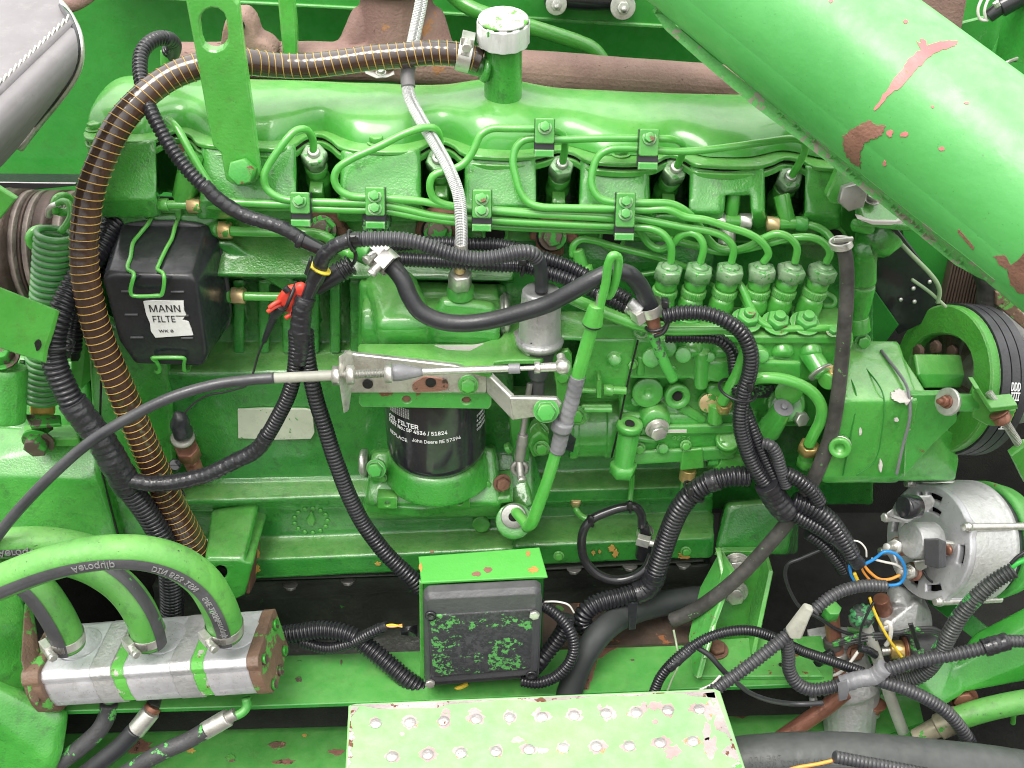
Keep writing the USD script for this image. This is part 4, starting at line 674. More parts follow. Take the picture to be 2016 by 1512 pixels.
part(t, 'lower_nut', cat(rodpx((84, 786, -.045), (84, 812, -.045), 23), ), 'ochre_patch', 'yellowed lower seat'); part(t, 'washer', slab3([(48, 815, -.06), (118, 815, -.06), (120, 835, -.075), (60, 838, -.08)], (0, 0, -.004)), 'dark_bolt')
part(t, 'hexagon', hexa(P(84, 845, -.055), (0, 0, 1), .0125, .014), 'dark_bolt'); part(t, 'stud', rodpx((84, 845, -.055), (84, 872, -.055), 8), 'dull_steel')
t = thing('spring_anchor', 'green anchor bar with a large hex bolt under the coil spring', 'bracket')
part(t, 'bar', slab3([(46, 836, -.02), (150, 836, -.02), (156, 862, -.07), (48, 862, -.07)], (0, 0, -.012), bev=.002, rnd=.003), 'green_part')
part(t, 'bolt', bolt(P(76, 868, -.074), (0, -1, -.1), .0135, .012, rot=.1), 'dark_bolt')
t = thing('eye_bolt', 'green eye bolt with a hooked grey pin above the coil spring', 'eye bolt')
part(t, 'ring', tor(P(124, 402, -.005), (.7, -.7, .1), .0088, .0042, 20, 10), 'green_part'); part(t, 'ring', tor(P(80, 470, -.01), (.5, -.9, .1), .0105, .005, 20, 10), 'green_part'); part(t, 'pin', tube([(96, 424, -.0), (98, 412, -.008), (108, 404, -.014), (122, 402, -.014)], 7, 10), 'zinc')
t = thing('belt_drum', 'dark drum with brown worn bands at the left edge behind the spring', 'drum')
pa, pb_ = P(8, 492, .06), P(175, 492, .06); L = np.linalg.norm(pb_ - pa); R_ = .070
for k_, (u0, u1, g0, g1, mt_) in enumerate([(.0, .12, .97, 1.0, 'drum_face'), (.12, .16, 1.0, .985, 'drum_pale'), (.16, .36, .985, .98, 'drum_face'), (.36, .46, .965, .96, 'drum_pale'), (.46, .52, .95, .95, 'drum_face'), (.52, .62, .955, .97, 'drum_pale'), (.62, .84, .965, .965, 'drum_face'), (.84, 1.0, .95, .95, 'drum_pale')]): part(t, 'band', lathe(pa, (1, 0, 0), [(L * u0, R_ * g0), (L * u1, R_ * g1)], 72), mt_)
part(t, 'side', lathe(pa, (-1, 0, 0), [(0, R_ * .93), (.004, R_ * .9), (.01, R_ * .3)], 48), 'satin_black')
t = thing('guard_plate', 'bright green flat guard plate with a dark disc for a hole at the left edge', 'plate')
part(t, 'plate', slab3([(-60, 544, -.16), (0, 566, -.15), (112, 610, -.12), (99, 650, -.125), (86, 682, -.13), (84, 712, -.135), (0, 686, -.16), (-60, 668, -.175)], (.0, .006, -.006), bev=.0008), 'green_part'); part(t, 'hole', slabpx(circ(73, 681, 7, 10, 14), -.1375, .003, bev=0), 'dark_void')  # the hole is a dark disc standing for its shade, not cut
t = thing('pivot_arm', 'green pivot arm and round boss below the guard plate', 'arm')
part(t, 'arm', slabpx([(30, 600), (62, 514), (78, 512), (74, 600), (50, 640)], .0, .03, bev=.003, rnd=.003), 'green_part')
part(t, 'boss', cast([mrod((12, 722, -.10), (12, 830, -.12), 40, 36), mrod((12, 700, -.1), (12, 725, -.1), 22)], edge=.006, it=3), 'green_cast'); part(t, 'boss_bolt', bolt(P(8, 706, -.105), (0, -.3, 1), .012, .012), 'dark_bolt')
part(t, 'side_plate', slab3([(38, 712, -.07), (52, 714, -.05), (50, 826, -.06), (30, 826, -.085)], (0, .004, 0)), 'green_worn')
t = thing('green_block', 'dark green bracket block behind the brown hose', 'bracket'); part(t, 'block', hullv(np.vstack([P(a, b, y) for a, b, y in [(142, 600, .0), (176, 600, .0), (186, 740, -.01), (160, 766, -.02), (140, 745, -.02), (140, 600, .05), (186, 740, .05)]])), 'green_part', smooth=20); part(t, 'tie_end', slabpx([(138, 700), (153, 697), (153, 712), (138, 713)], -.03, .01), 'tie_black')
thing('small_plate', 'green corner of a plate cut off by the left edge above the drum', 'plate', slabpx([(-60, 330), (0, 372), (32, 392), (0, 432), (-60, 470)], -.02, .006), 'green_part')
# ---------------------------------------------------------------- heat shield at the top left
t = thing('heat_shield', 'large pale grey sheet metal heat shield with a stitched seam in the top left corner', 'heat shield')
T0, T1, T2, T3 = P(-140, -60, .02), P(95, -40, .05), P(138, 42, -.05), P(-60, 222, -.17)
part(t, 'top_sheet', slab([P(-140, -80, .06), P(92, -40, .06), P(122, 12, .0), P(139, 44, -.055), P(0, 178, -.14), P(-90, 262, -.19)], (0, .0, -.003), bev=.0005), 'sheet_alloy')
cl = [(139, 44, -.055), (150, 70, -.075), (154, 105, -.082), (146, 140, -.078), (118, 184, -.07), (78, 236, -.055), (38, 288, -.035), (8, 322, -.02)]
cc = [P(*q) for q in cl]; nn_ = len(cc); far = [c + (P(-90, 262, -.19) - P(139, 44, -.055)) * 1.0 for c in cc]
cs, fs = spline(np.array(cc), .008), spline(np.array(far), .008); k = min(len(cs), len(fs)); cs = np.array([cs[int(i)] for i in np.linspace(0, len(cs) - 1, k)]); fs = np.array([fs[int(i)] for i in np.linspace(0, len(fs) - 1, k)])
i = np.arange(k - 1); part(t, 'curved_sheet', (np.vstack([cs, fs]), quads(np.stack([i, i + 1, i + 1 + k, i + k], 1))), 'sheet_alloy', smooth=True)
part(t, 'rim', sweep(spline(np.array([P(88, -60, .07), P(108, -8, .03), P(126, 14, -.004), P(143, 40, -.04), P(156, 72, -.066), P(159, 108, -.074), P(150, 144, -.07), P(122, 188, -.062), P(78, 242, -.045), P(40, 292, -.03)]), .006), .0035, 10), 'zinc', 'rolled steel rim')
part(t, 'inner_lip', sweep(spline(np.array([P(104, -8, .032), P(120, 12, .0), P(137, 36, -.046), P(150, 72, -.070), P(153, 106, -.078), P(143, 142, -.074), P(114, 188, -.066), P(66, 246, -.046)]), .006), .0028, 8), 'satin_black')
sp0, sp1 = P(138, 46, -.0565), P(-10, 187, -.1475)
part(t, 'seam', sweep(spline(np.array([sp0, (sp0 + sp1) / 2 + [0, 0, .001], sp1]), .006), .005, 10), 'sheet_alloy')
for q in np.linspace(.02, .98, 16):
    p = sp0 + (sp1 - sp0) * q; part(t, 'stitch', sweep(np.array([p + [-.001, -.0045, -.011], p + [0, -.0055, -.004], p + [0, -.004, .004], p + [.001, .002, .008]]), .0011, 6), 'zinc')
thing('rusty_pipe', 'short rusty pipe end beside the heat shield rim', 'pipe', tube([(90, -10, .2), (135, 8, .2), (200, -30, .22)], 16, 14), 'manifold_rust')
# ---------------------------------------------------------------- hoses and looms of the left half
t = thing('vent_loom', 'slim black corrugated loom curling from a green stub left of the lifting bracket', 'wiring loom')
part(t, 'conduit', conduit([(330, 104, .09), (341, 92, .085), (338, 80, .075), (318, 75, .06), (297, 83, .045), (280, 103, .03), (275, 138, .01), (283, 180, -.01), (300, 225, -.03), (325, 272, -.042), (352, 312, -.05), (380, 345, -.056), (405, 370, -.06)], 15, 7.5), 'black_loom')
part(t, 'smooth_end', tube([(332, 118, .092), (341, 100, .087), (343, 88, .081), (336, 78, .073), (322, 75, .062)], 14.6, 16), 'black_rubber')
part(t, 'tape', taped([(400, 364, -.06), (430, 392, -.06), (470, 418, -.062), (520, 437, -.064), (560, 450, -.066), (595, 474, -.068)], 14, 3), 'black_tape')
part(t, 'connector', cat(rodpx((588, 470, -.068), (634, 492, -.07), 15, 13), rodpx((585, 470, -.068), (596, 475, -.068), 18)), 'satin_black'); part(t, 'green_stub', rodpx((331, 130, .09), (331, 100, .09), 15), 'green_part')
t = thing('trunk_loom', 'thick black corrugated loom down the left side, taped half way, ending behind the pump hoses', 'wiring loom')
part(t, 'conduit', conduit([(228, 440, .0), (212, 458, -.015), (195, 490, -.035), (165, 530, -.06), (138, 575, -.08), (118, 620, -.095), (105, 670, -.105), (108, 715, -.112), (128, 765, -.118), (145, 798, -.12)], 25, 9.5), 'black_loom')
part(t, 'conduit', conduit([(245, 950, -.125), (272, 985, -.122), (300, 1025, -.12), (322, 1068, -.12), (334, 1110, -.12), (338, 1160, -.12), (338, 1215, -.12)], 24, 8.5), 'black_loom')
part(t, 'tape', taped([(142, 790, -.12), (165, 822, -.122), (200, 868, -.125), (228, 915, -.127), (252, 960, -.125)], 27, 1), 'black_tape', 'glossy tape wrap')
part(t, 'conduit', conduit([(238, 448, .0), (228, 470, -.005), (200, 520, -.02), (165, 580, -.04), (148, 630, -.055), (142, 690, -.065)], 19, 8), 'black_loom')
part(t, 'tie', tor(P(112, 676, -.105), (.1, .2, 1), .0165, .0016, 24, 6), 'tie_black')
t = thing('branch_loom', 'black taped loom branching off and rising past the cream patch to the red caps', 'wiring loom')
part(t, 'tape', taped([(240, 945, -.128), (262, 948, -.13), (290, 952, -.13), (335, 950, -.128), (400, 937, -.125), (465, 908, -.122), (505, 885, -.12), (528, 855, -.12)], 15.5, 5), 'black_tape')
part(t, 'conduit', conduit([(522, 866, -.12), (545, 825, -.12), (565, 785, -.12), (579, 740, -.12), (583, 690, -.12), (582, 650, -.118)], 15.5, 7), 'black_loom')
part(t, 'tape', taped([(590, 712, -.119), (593, 680, -.119), (592, 640, -.118), (594, 612, -.116), (602, 585, -.112)], 19, 7), 'black_tape')
part(t, 'conduit', conduit([(602, 650, -.116), (605, 700, -.118), (614, 750, -.12), (626, 800, -.12), (642, 850, -.12), (660, 905, -.12), (685, 970, -.12), (718, 1035, -.12), (765, 1095, -.125), (812, 1140, -.13), (830, 1160, -.13)], 16.5, 7.5), 'black_loom', 'right hand tube running down to the relay box')
part(t, 'connector', cat(rodpx((604, 590, -.112), (620, 548, -.108), 13, 15), rodpx((618, 556, -.108), (630, 528, -.106), 17, 18), slabpx([(598, 540), (608, 512), (614, 514), (606, 546)], -.125, .01)), 'satin_black', 'black plug connector'); part(t, 'seal_ring', lathe(P(629, 531, -.106), P(634, 520, -.105) - P(629, 531, -.106), [(0, .0112), (.0022, .0112)], 20), 'print_yellow')
t = thing('crossover_loom', 'grey black corrugated loom arching from the connector over to the silver solenoid', 'wiring loom')
part(t, 'tape', taped([(629, 530, -.106), (634, 512, -.106), (650, 490, -.107), (675, 477, -.108), (712, 470, -.108)], 14.5, 9), 'black_tape')
part(t, 'conduit', conduit([(705, 472, -.108), (745, 470, -.108), (785, 470, -.108), (825, 478, -.108), (865, 493, -.108), (905, 505, -.108), (945, 510, -.108), (985, 505, -.108), (1020, 497, -.106), (1045, 498, -.102), (1058, 510, -.098)], 15.5, 6.2), 'grey_loom')
part(t, 'smooth_boot', tube([(1046, 499, -.102), (1058, 508, -.098), (1064, 525, -.094), (1066, 548, -.09), (1066, 572, -.088)], [13.5, 14, 14, 13.5, 13.5][0], 16), 'black_rubber')
part(t, 'tie', tor(P(692, 474, -.108), (1, 0, .2), .0100, .0016, 20, 6), 'tie_black'); part(t, 'tie_head', slabpx([(688, 465), (700, 464), (701, 476), (689, 477)], -.122, .006), 'tie_black')
t = thing('boot_connector', 'black rubber boot and plug slanting below the taped bend toward the red caps', 'connector')
part(t, 'boot', cat(rodpx((690, 522, -.085), (668, 535, -.088), 15, 17), rodpx((670, 534, -.088), (620, 568, -.095), 19, 17)), 'black_rubber'); part(t, 'ribs', cat(*[tor(P(690 - 8 * i, 522 + 5 * i, -.0855), P(668, 535, -.088) - P(690, 522, -.085), .0098, .0014, 20, 6) for i in range(4)]), 'satin_black')
part(t, 'tie', tube([(694, 486, -.1), (700, 500, -.1), (698, 515, -.097), (690, 523, -.09)], 4, 8), 'tie_black')
t = thing('rear_loom', 'black corrugated loom behind the braided line, upper of two running to the pump', 'wiring loom'); part(t, 'conduit', conduit([(770, 482, -.055), (840, 478, -.055), (910, 480, -.055), (975, 482, -.055), (1020, 492, -.06), (1070, 508, -.065), (1120, 524, -.07), (1165, 548, -.08), (1205, 572, -.09), (1240, 592, -.10)], 14, 6.5), 'black_loom')
t = thing('rear_loom', 'black corrugated loom behind the braided line, lower of two, with zip tie at the solenoid', 'wiring loom'); part(t, 'conduit', conduit([(782, 510, -.06), (850, 513, -.062), (920, 518, -.064), (985, 522, -.066), (1030, 524, -.068), (1080, 538, -.074), (1130, 555, -.08), (1180, 580, -.09), (1235, 606, -.10)], 14.5, 6.5), 'black_loom'); part(t, 'tie', cat(tor(P(1030, 524, -.068), (1, 0, -.2), .0098, .0016, 18, 6), slabpx([(1022, 512), (1036, 512), (1036, 524), (1022, 524)], -.082, .006)), 'tie_black')
t = thing('fuel_hose', 'smooth black rubber fuel hose sagging in a wide curve between two worm drive clamps', 'hose')
part(t, 'rubber', tube([(748, 508, -.085), (770, 523, -.09), (792, 550, -.098), (806, 583, -.105), (826, 612, -.11), (860, 630, -.113), (905, 637, -.115), (960, 632, -.117), (1020, 617, -.12), (1080, 598, -.122), (1130, 572, -.124), (1170, 550, -.124), (1205, 536, -.122), (1235, 538, -.12), (1255, 556, -.116), (1270, 582, -.112), (1282, 612, -.11)], 17.5, 20, 3), 'black_rubber')
band_clamp('steel worm clamp at the upper left end of the sagging fuel hose', P(762, 516, -.089), P(790, 545, -.098) - P(748, 506, -.085), .0125, (-.3, -.5, .7))
band_clamp('second steel worm clamp beside the green hex fitting near the taped bend', P(742, 506, -.084), P(790, 545, -.098) - P(748, 506, -.085), .0118, (.3, -.5, .7))
t = thing('hose_fitting', 'green hexagon fitting with a brass stem feeding the sagging fuel hose', 'fitting'); part(t, 'hexagon', hexa(P(712, 492, -.075), P(762, 516, -.089) - P(712, 492, -.075), .0125, .012), 'green_worn'); part(t, 'stem', rodpx((716, 494, -.076), (745, 507, -.084), 13), 'brass')
# red caps, sensor, wires
t = thing('red_caps', 'torn bright red plastic caps tied to the loom with a black zip tie', 'cap')
part(t, 'cap', cast([hp([(553, 590, -.105), (566, 572, -.108), (590, 563, -.108), (598, 580, -.105), (585, 606, -.105), (560, 606, -.1)], .005)], edge=.004, it=3, rough=.006), 'red_plastic')
for pts in ([(552, 592, -.108), (540, 598, -.112), (530, 606, -.114)], [(552, 600, -.108), (538, 606, -.112), (527, 614, -.114)], [(580, 604, -.108), (574, 618, -.11), (562, 626, -.112)], [(596, 594, -.108), (604, 600, -.112), (612, 596, -.112)]): part(t, 'torn_strip', tube(pts, 4.5, 8), 'red_plastic')
part(t, 'tie', tor(P(572, 582, -.106), (.8, 0, -.4), .0135, .002, 20, 6), 'tie_black'); part(t, 'tie_head', rodpx((560, 566, -.115), (568, 574, -.115), 7), 'tie_black')
t = thing('sensor_lead', 'thin black lead hanging from the red caps and passing behind the grey cable', 'wire')
part(t, 'boot', cat(rodpx((556, 602, -.108), (540, 620, -.1), 12, 10), rodpx((542, 618, -.1), (520, 672, -.085), 8.5, 5.5)), 'black_rubber'); part(t, 'wire', tube([(520, 670, -.085), (508, 700, -.08), (499, 732, -.08), (490, 755, -.085), (450, 770, -.08), (410, 778, -.075), (385, 792, -.07), (365, 812, -.068), (352, 832, -.068)], 2.4, 6, 4), 'black_wire')
t = thing('pressure_sensor', 'rusty brown hexagon oil sensor with a melted black boot left of the cream patch', 'sensor')
a, b = P(388, 935, -.03), P(360, 862, -.062); part(t, 'stem', lathe(a, b - a, [(0, .0105), (.034, .0110)], 6), 'copper_rust'); part(t, 'hexagon', hexa(a + (b - a) * .55, b - a, .0145, .018), 'copper_rust'); part(t, 'ring', lathe(b, b - a, [(-.002, .0138), (.002, .0135), (.0035, .011)], 20), 'pale_plastic')
part(t, 'boot', cast([hp([(356, 855, -.066), (366, 852, -.066), (352, 835, -.07), (356, 826, -.07)], .009), hp([(352, 835, -.07), (351, 818, -.07)], .005)], edge=.004, it=3, rough=.006), 'black_rubber')
t = thing('dark_bolt_head', 'dark rounded bolt beside the taped branch under the brown sensor', 'bolt'); part(t, 'head', cat(rodpx((335, 925, -.065), (345, 915, -.08), 14, 12), rodpx((350, 968, -.07), (356, 975, -.08), 9)), 'satin_black')
# ---------------------------------------------------------------- grey control cable
t = thing('control_cable', 'grey control cable sweeping from the left edge to the bare steel bracket', 'cable')
part(t, 'sheath', tube([(-60, 1140, -.22), (-10, 1062, -.22), (40, 1000, -.215), (110, 928, -.205), (180, 868, -.195), (255, 822, -.185), (335, 783, -.175), (420, 758, -.165), (490, 748, -.16), (540, 744, -.158)], 11, 16, 4), 'grey_loom', smooth=True)
part(t, 'ferrule', rodpx((528, 745, -.158), (655, 739, -.15), 10.5), 'pale_plastic', 'pale steel ferrule')
part(t, 'thread', cat(rodpx((652, 739, -.15), (764, 734, -.145), 8.5)), 'zinc_threads')
for x in (655, 683, 758): part(t, 'nut', hexa(P(x, 739 - (x - 655) * .04, -.15), (1, 0, 0), .0098, .0075), 'zinc')
part(t, 'rubber_boot', tube([(766, 734, -.145, 17), (790, 733, -.144, 17), (812, 733, -.143, 12), (832, 732, -.142, 8)], 16, 16), 'grey_tape')
part(t, 'rod', rodpx((826, 732, -.142), (1005, 725, -.136), 7), 'zinc'); part(t, 'rod', rodpx((1000, 726, -.136), (1060, 724, -.135), 4.5), 'zinc')
part(t, 'sleeve', rodpx((1001, 726, -.136), (1024, 725, -.136), 10.5), 'grey_tape')
part(t, 'end_fitting', cat(hexa(P(1052, 724, -.135), (1, 0, 0), .0062, .006), rodpx((1060, 724, -.135), (1098, 722, -.134), 9)), 'zinc'); ic = trimesh.creation.icosphere(2, .0085); part(t, 'ball_socket', cat((np.asarray(ic.vertices) + P(1108, 721, -.134), np.asarray(ic.faces)), rodpx((1108, 721, -.134), (1104, 700, -.12), 9)), 'zinc', smooth=True)
t = thing('steel_bracket', 'bare steel cable bracket bent towards the viewer and bolted under the solenoid', 'bracket')
part(t, 'end_tab', slab3([(664, 702, -.15), (680, 692, -.135), (690, 700, -.13), (688, 758, -.13), (682, 770, -.14), (684, 812, -.152), (674, 814, -.154), (668, 752, -.156)], (.004, .004, 0)), 'zinc')
part(t, 'strip', slab3([(676, 694, -.128), (700, 696, -.126), (895, 721, -.127), (958, 738, -.126), (958, 774, -.126), (690, 774, -.128), (680, 760, -.128)], (0, .005, .0), bev=.001, rnd=.002), 'zinc')
part(t, 'bent_arm', slab3([(955, 738, -.126), (962, 736, -.126), (1003, 782, -.142), (1010, 828, -.142), (957, 774, -.126)], (.004, .004, 0)), 'zinc'); part(t, 'foot', slab3([(1002, 783, -.142), (1096, 785, -.142), (1106, 796, -.142), (1094, 816, -.142), (1010, 828, -.142)], (0, .005, 0), rnd=.002), 'zinc')
part(t, 'rust_spot', slabpx([(812, 756), (835, 742), (880, 748), (884, 766), (862, 771), (812, 772)], -.1286, .004, bev=.0001, rnd=.004), 'rust_patch', 'rusty bare patch round an empty hole')
for x, y in ((848, 753), (724, 756)): part(t, 'hole', lathe(P(x, y, -.1292), (0, -1, .1), [(0, .0055), (.0005, .0055)], 16), 'dark_void')
part(t, 'bolt', boltpx(922, 757, -.128, 15, (0, -1, .3), rot=.5), 'green_part', 'green painted bolt'); part(t, 'bolt', boltpx(1075, 808, -.144, 19, (0, -1, .35), rot=.1), 'green_worn')
# ---------------------------------------------------------------- oil filter group
t = thing('filter_casting', 'green rounded casting with a pale end plug below the sagging hose', 'filter head')
part(t, 'housing', cat(cast([mrod((716, 632, -.045), (984, 640, -.045), 50), mrod((722, 590, -.02), (980, 600, -.02), 40), hp([(740, 560, -.03), (800, 556, -.03), (760, 636, -.075), (830, 636, -.075), (760, 680, -.05), (850, 680, -.05)], .012), hp([(716, 560, .0), (985, 570, .0), (716, 690, -.02), (985, 690, -.02), (730, 560, .05), (980, 690, .05)], .006), mrod((728, 552, -.03), (728, 690, -.04), 20), hp([(880, 600, -.055), (960, 610, -.055), (840, 670, -.06), (965, 670, -.06)], .01)], edge=.006, it=6, rough=.001)), 'green_pump')
part(t, 'end_plug', cat(rodpx((984, 620, -.04), (996, 620, -.04), 40), hexa(P(990, 620, -.04), (1, 0, 0), .024, .008)), 'zinc')
part(t, 'port_boss', cat(mrod and rodpx((906, 585, -.05), (906, 560, -.05), 27)), 'green_pump')
zb = P(840, 677, -.08)[2]
def H(px, py, dz=0.0): return PZ(px, py, zb + dz)
t = thing('solenoid_plate', 'flat light green mounting plate on top of the oil filter, chipped along its edge', 'plate')
part(t, 'plate', slab([H(704, 682), H(708, 676), H(942, 676), H(985, 664), H(1003, 640), H(1010, 618), H(1100, 616), H(1106, 660), H(1066, 708), H(1000, 709), H(974, 712), H(966, 736), H(895, 719), H(704, 696)], (0, 0, -.005), bev=.001, rnd=.003), 'green_part')
part(t, 'worn_paint', slab([H(850, 679, .0004), H(930, 679, .0004), H(958, 674, .0004), H(925, 690, .0004), H(880, 688, .0004)], (0, 0, -.002), bev=.0001, rnd=.001), 'pale_primer')
part(t, 'front_flange', slabpx([(706, 768), (968, 774), (968, 798), (962, 806), (712, 802), (706, 794)], -.122, .005, [circ(800, 787, 9, 7), circ(918, 789, 9, 7)], bev=.001, rnd=.002), 'green_worn')
part(t, 'web', slabpx([(712, 696), (964, 722), (966, 776), (712, 772)], -.118, .004), 'green_part')
part(t, 'hole', cat(*[lathe(P(x, y, -.1185), (0, -1, 0), [(0, .0062), (.0006, .0062)], 14) for x, y in ((800, 787), (918, 789))]), 'rust')
t = thing('oil_filter', 'black oil filter canister with white printed lettering', 'oil filter')
fc = np.array([*P(860, 870, -.056)[:2], 0]); fz0, fz1 = P(860, 948, -.114)[2], P(860, 795, -.114)[2]; FR = 105 * mpp(P(860, 870, -.13))
part(t, 'canister', lathe([fc[0], fc[1], fz0], (0, 0, 1), [(-.004, FR * .55), (-.004, FR * .80), (-.001, FR * .92), (.006, FR * .985), (.012, FR), (fz1 - fz0, FR), (fz1 - fz0 + .002, FR * .97)], 64), 'satin_black', smooth=40)
def wrap_text(parent, txt, px0, px1, py, hpx, mat='print_white', bold=False):
    """Lettering laid round the canister, starting at column px0."""
    m = meshkit.text_mesh(txt, 1.0, .02, bold); v = np.asarray(m.vertices); m = trimesh.Trimesh(v, m.faces, process=False)
    sc = hpx * .00055; a0 = math.asin(np.clip((P(px0, py, fc[1])[0] - fc[0]) / FR, -.98, .98)); a1 = math.asin(np.clip((P(px1, py, fc[1])[0] - fc[0]) / FR, -.98, .98))
    m = m.subdivide_to_size(1.2 / sc * .002) if False else m
    a = a0 + (a1 - a0) * v[:, 0] / v[:, 0].max(); dy = -math.cos((a0 + a1) / 2) * FR; zb_ = P((px0 + px1) / 2, py, fc[1] + dy)[2]
    r = FR + .0002 + v[:, 2] * .01
    part(parent, 'lettering', (np.stack([fc[0] + r * np.sin(a), fc[1] - r * np.cos(a), zb_ + v[:, 1] * sc], 1), np.asarray(m.faces)), mat, smooth=0)
can = t
wrap_text(can, 'OIL FILTER', 776, 834, 836, 10.5, bold=True); wrap_text(can, 'PART No.: SP 4536 / 51824', 776, 888, 853, 8.5, bold=True); wrap_text(can, 'REPLACE', 777, 812, 861, 8); wrap_text(can, 'John Deere RE 57394', 822, 912, 873, 8)
for k in range(6): wrap_text(can, 'IIIIIIIIII', 778, 816, 817 - k * 3.2, 2.4, 'label_white')
for k, s_ in enumerate(('3 REMOVE', '4 APPLY', '5 INSTALL', 'TIGHTEN')): wrap_text(can, s_, 940, 958, 812 + k * 9, 5.5)
t = thing('filter_pedestal', 'flared green cast pedestal carrying the black oil filter canister', 'filter base')
part(t, 'pedestal', cast([man(lathe([fc[0], fc[1], fz0 - .035], (0, 0, 1), [(0, FR * 1.10), (.02, FR * 1.02), (.034, FR * .93)], 48)[:2]), hp([(722, 1010, -.06), (985, 1005, -.06), (740, 900, -.05), (965, 890, -.05), (728, 1020, .0), (985, 1010, .0), (735, 890, .0), (970, 880, .0), (730, 985, -.085), (975, 985, -.085)], .006), mrod((742, 930, -.06), (742, 920, -.095), 18)], edge=.007, it=5, rough=.001), 'green_cast')
part(t, 'flange', slabpx([(720, 990), (830, 1000), (1004, 978), (1010, 990), (830, 1020), (724, 1012)], -.088, .05, bev=.002), 'green_cast')
for x, y in ((762, 990), (905, 988)): part(t, 'lug', cat(slabpx([(x - 20, y - 10), (x + 20, y - 10), (x + 20, y + 12), (x - 20, y + 12)], -.096, .02, [circ(x, y + 2, 6, 5, 10)], bev=.001)), 'green_part')
part(t, 'bolt', boltpx(741, 922, -.10, 15, (-.2, -1, .3)), 'green_worn'); part(t, 'end_plug', hexa(P(724, 912, -.05), (-1, 0, .0), .017, .009), 'zinc')
part(t, 'rusty_bolt', boltpx(988, 950, -.085, 14, (.4, -1, .2)), 'rust', 'rusty bolt in the corner')
t = thing('engine_boss', 'small round green plug with a rim left of the dipstick boss', 'plug'); part(t, 'plug', lathe(P(948, 1028, -.035), (0, -1, .25), [(0, .011), (.006, .011), (.0075, .0095), (.005, .0055)], 24), 'green_part')
# ---------------------------------------------------------------- solenoid and stop linkage
t = thing('stop_solenoid', 'silver solenoid canister on a bolted diamond flange, fed by the crossover loom', 'solenoid')
sb_, st_ = P(1062, 672, -.088), P(1066, 572, -.085); ax = nrm(st_ - sb_); s = mpp(sb_); L = np.linalg.norm(st_ - sb_)
part(t, 'canister', lathe(sb_, ax, [(0, 45 * s), (.004, 42 * s), (L * .9, 38 * s), (L - .001, 37 * s), (L + .001, 34 * s), (L - .001, 31 * s), (L - .002, 5 * s)], 40), 'cast_alloy')
part(t, 'skirt', lathe(sb_, ax, [(-.003, 46 * s), (.002, 48 * s), (.006, 45 * s)], 36), 'cast_alloy')
part(t, 'flange', slab([H(1010, 652, .004), H(1030, 640, .004), H(1106, 640, .004), H(1108, 668, .004), H(1062, 690, .004), H(1040, 696, .004), H(1030, 690, .004)], (0, 0, -.0035), bev=.0008, rnd=.003), 'zinc')
part(t, 'bolt', bolt(H(1046, 679, .004), (0, 0, 1), .0095, .007), 'zinc'); part(t, 'hole', lathe(P(1046, 676, -.2), (0, 0, 1), [(0, .001), (.0001, .001)], 6), 'dark_void')
part(t, 'plunger', cat(rod(sb_ - ax * .004, sb_ - ax * .045, 36 * s, 18 * s), rod(sb_ - ax * .044, sb_ - ax * .075, 14 * s)), 'grey_black')
t = thing('link_rod', 'thin steel link rod with a clevis hanging from the solenoid plunger', 'link rod')
part(t, 'rod', rodpx((1043, 755, -.095), (1028, 862, -.11), 6), 'dull_steel'); part(t, 'clevis', cat(rodpx((1030, 855, -.11), (1023, 905, -.115), 10.5), hexa(P(1028, 868, -.111), (0, -.1, -1), .0062, .008), rodpx((1022, 905, -.115), (1026, 945, -.13), 7.5), tor(P(1023, 922, -.118), (0, -1, .3), .0075, .003, 18, 8)), 'dull_steel'); part(t, 'pin_head', hexa(P(1027, 940, -.128), (.1, -1, -.5), .0052, .005), 'zinc')
t = thing('lever_bracket', 'green lever plate and bolted bracket left of the injection pump below the solenoid', 'bracket')
part(t, 'lever', slabpx([(1085, 700), (1118, 690), (1126, 700), (1126, 790), (1118, 860), (1100, 862), (1095, 760)], -.095, .006, bev=.001, rnd=.002), 'green_part'); part(t, 'upper_nose', cat(rodpx((1104, 712, -.09), (1104, 690, -.08), 17)), 'green_part')
part(t, 'ear', slabpx([(1046, 862), (1062, 850), (1080, 866), (1082, 896), (1050, 902), (1040, 880)], -.09, .03, bev=.002, rnd=.003), 'green_part'); part(t, 'bolt', boltpx(1066, 882, -.095, 12), 'green_part'); part(t, 'bolt', boltpx(1062, 850, -.075, 14, (0, -1, .5)), 'green_worn')
part(t, 'back_plate', slabpx([(1000, 808), (1012, 800), (1044, 800), (1042, 910), (1010, 912)], -.05, .04, bev=.002), 'green_pump'); part(t, 'side_pin', rodpx((1005, 880, -.06), (996, 884, -.06), 11), 'green_part'); part(t, 'rubber_flap', slab3([(1118, 852, -.11), (1134, 866, -.1), (1128, 892, -.1), (1104, 884, -.112)], (0, .003, 0)), 'black_rubber')
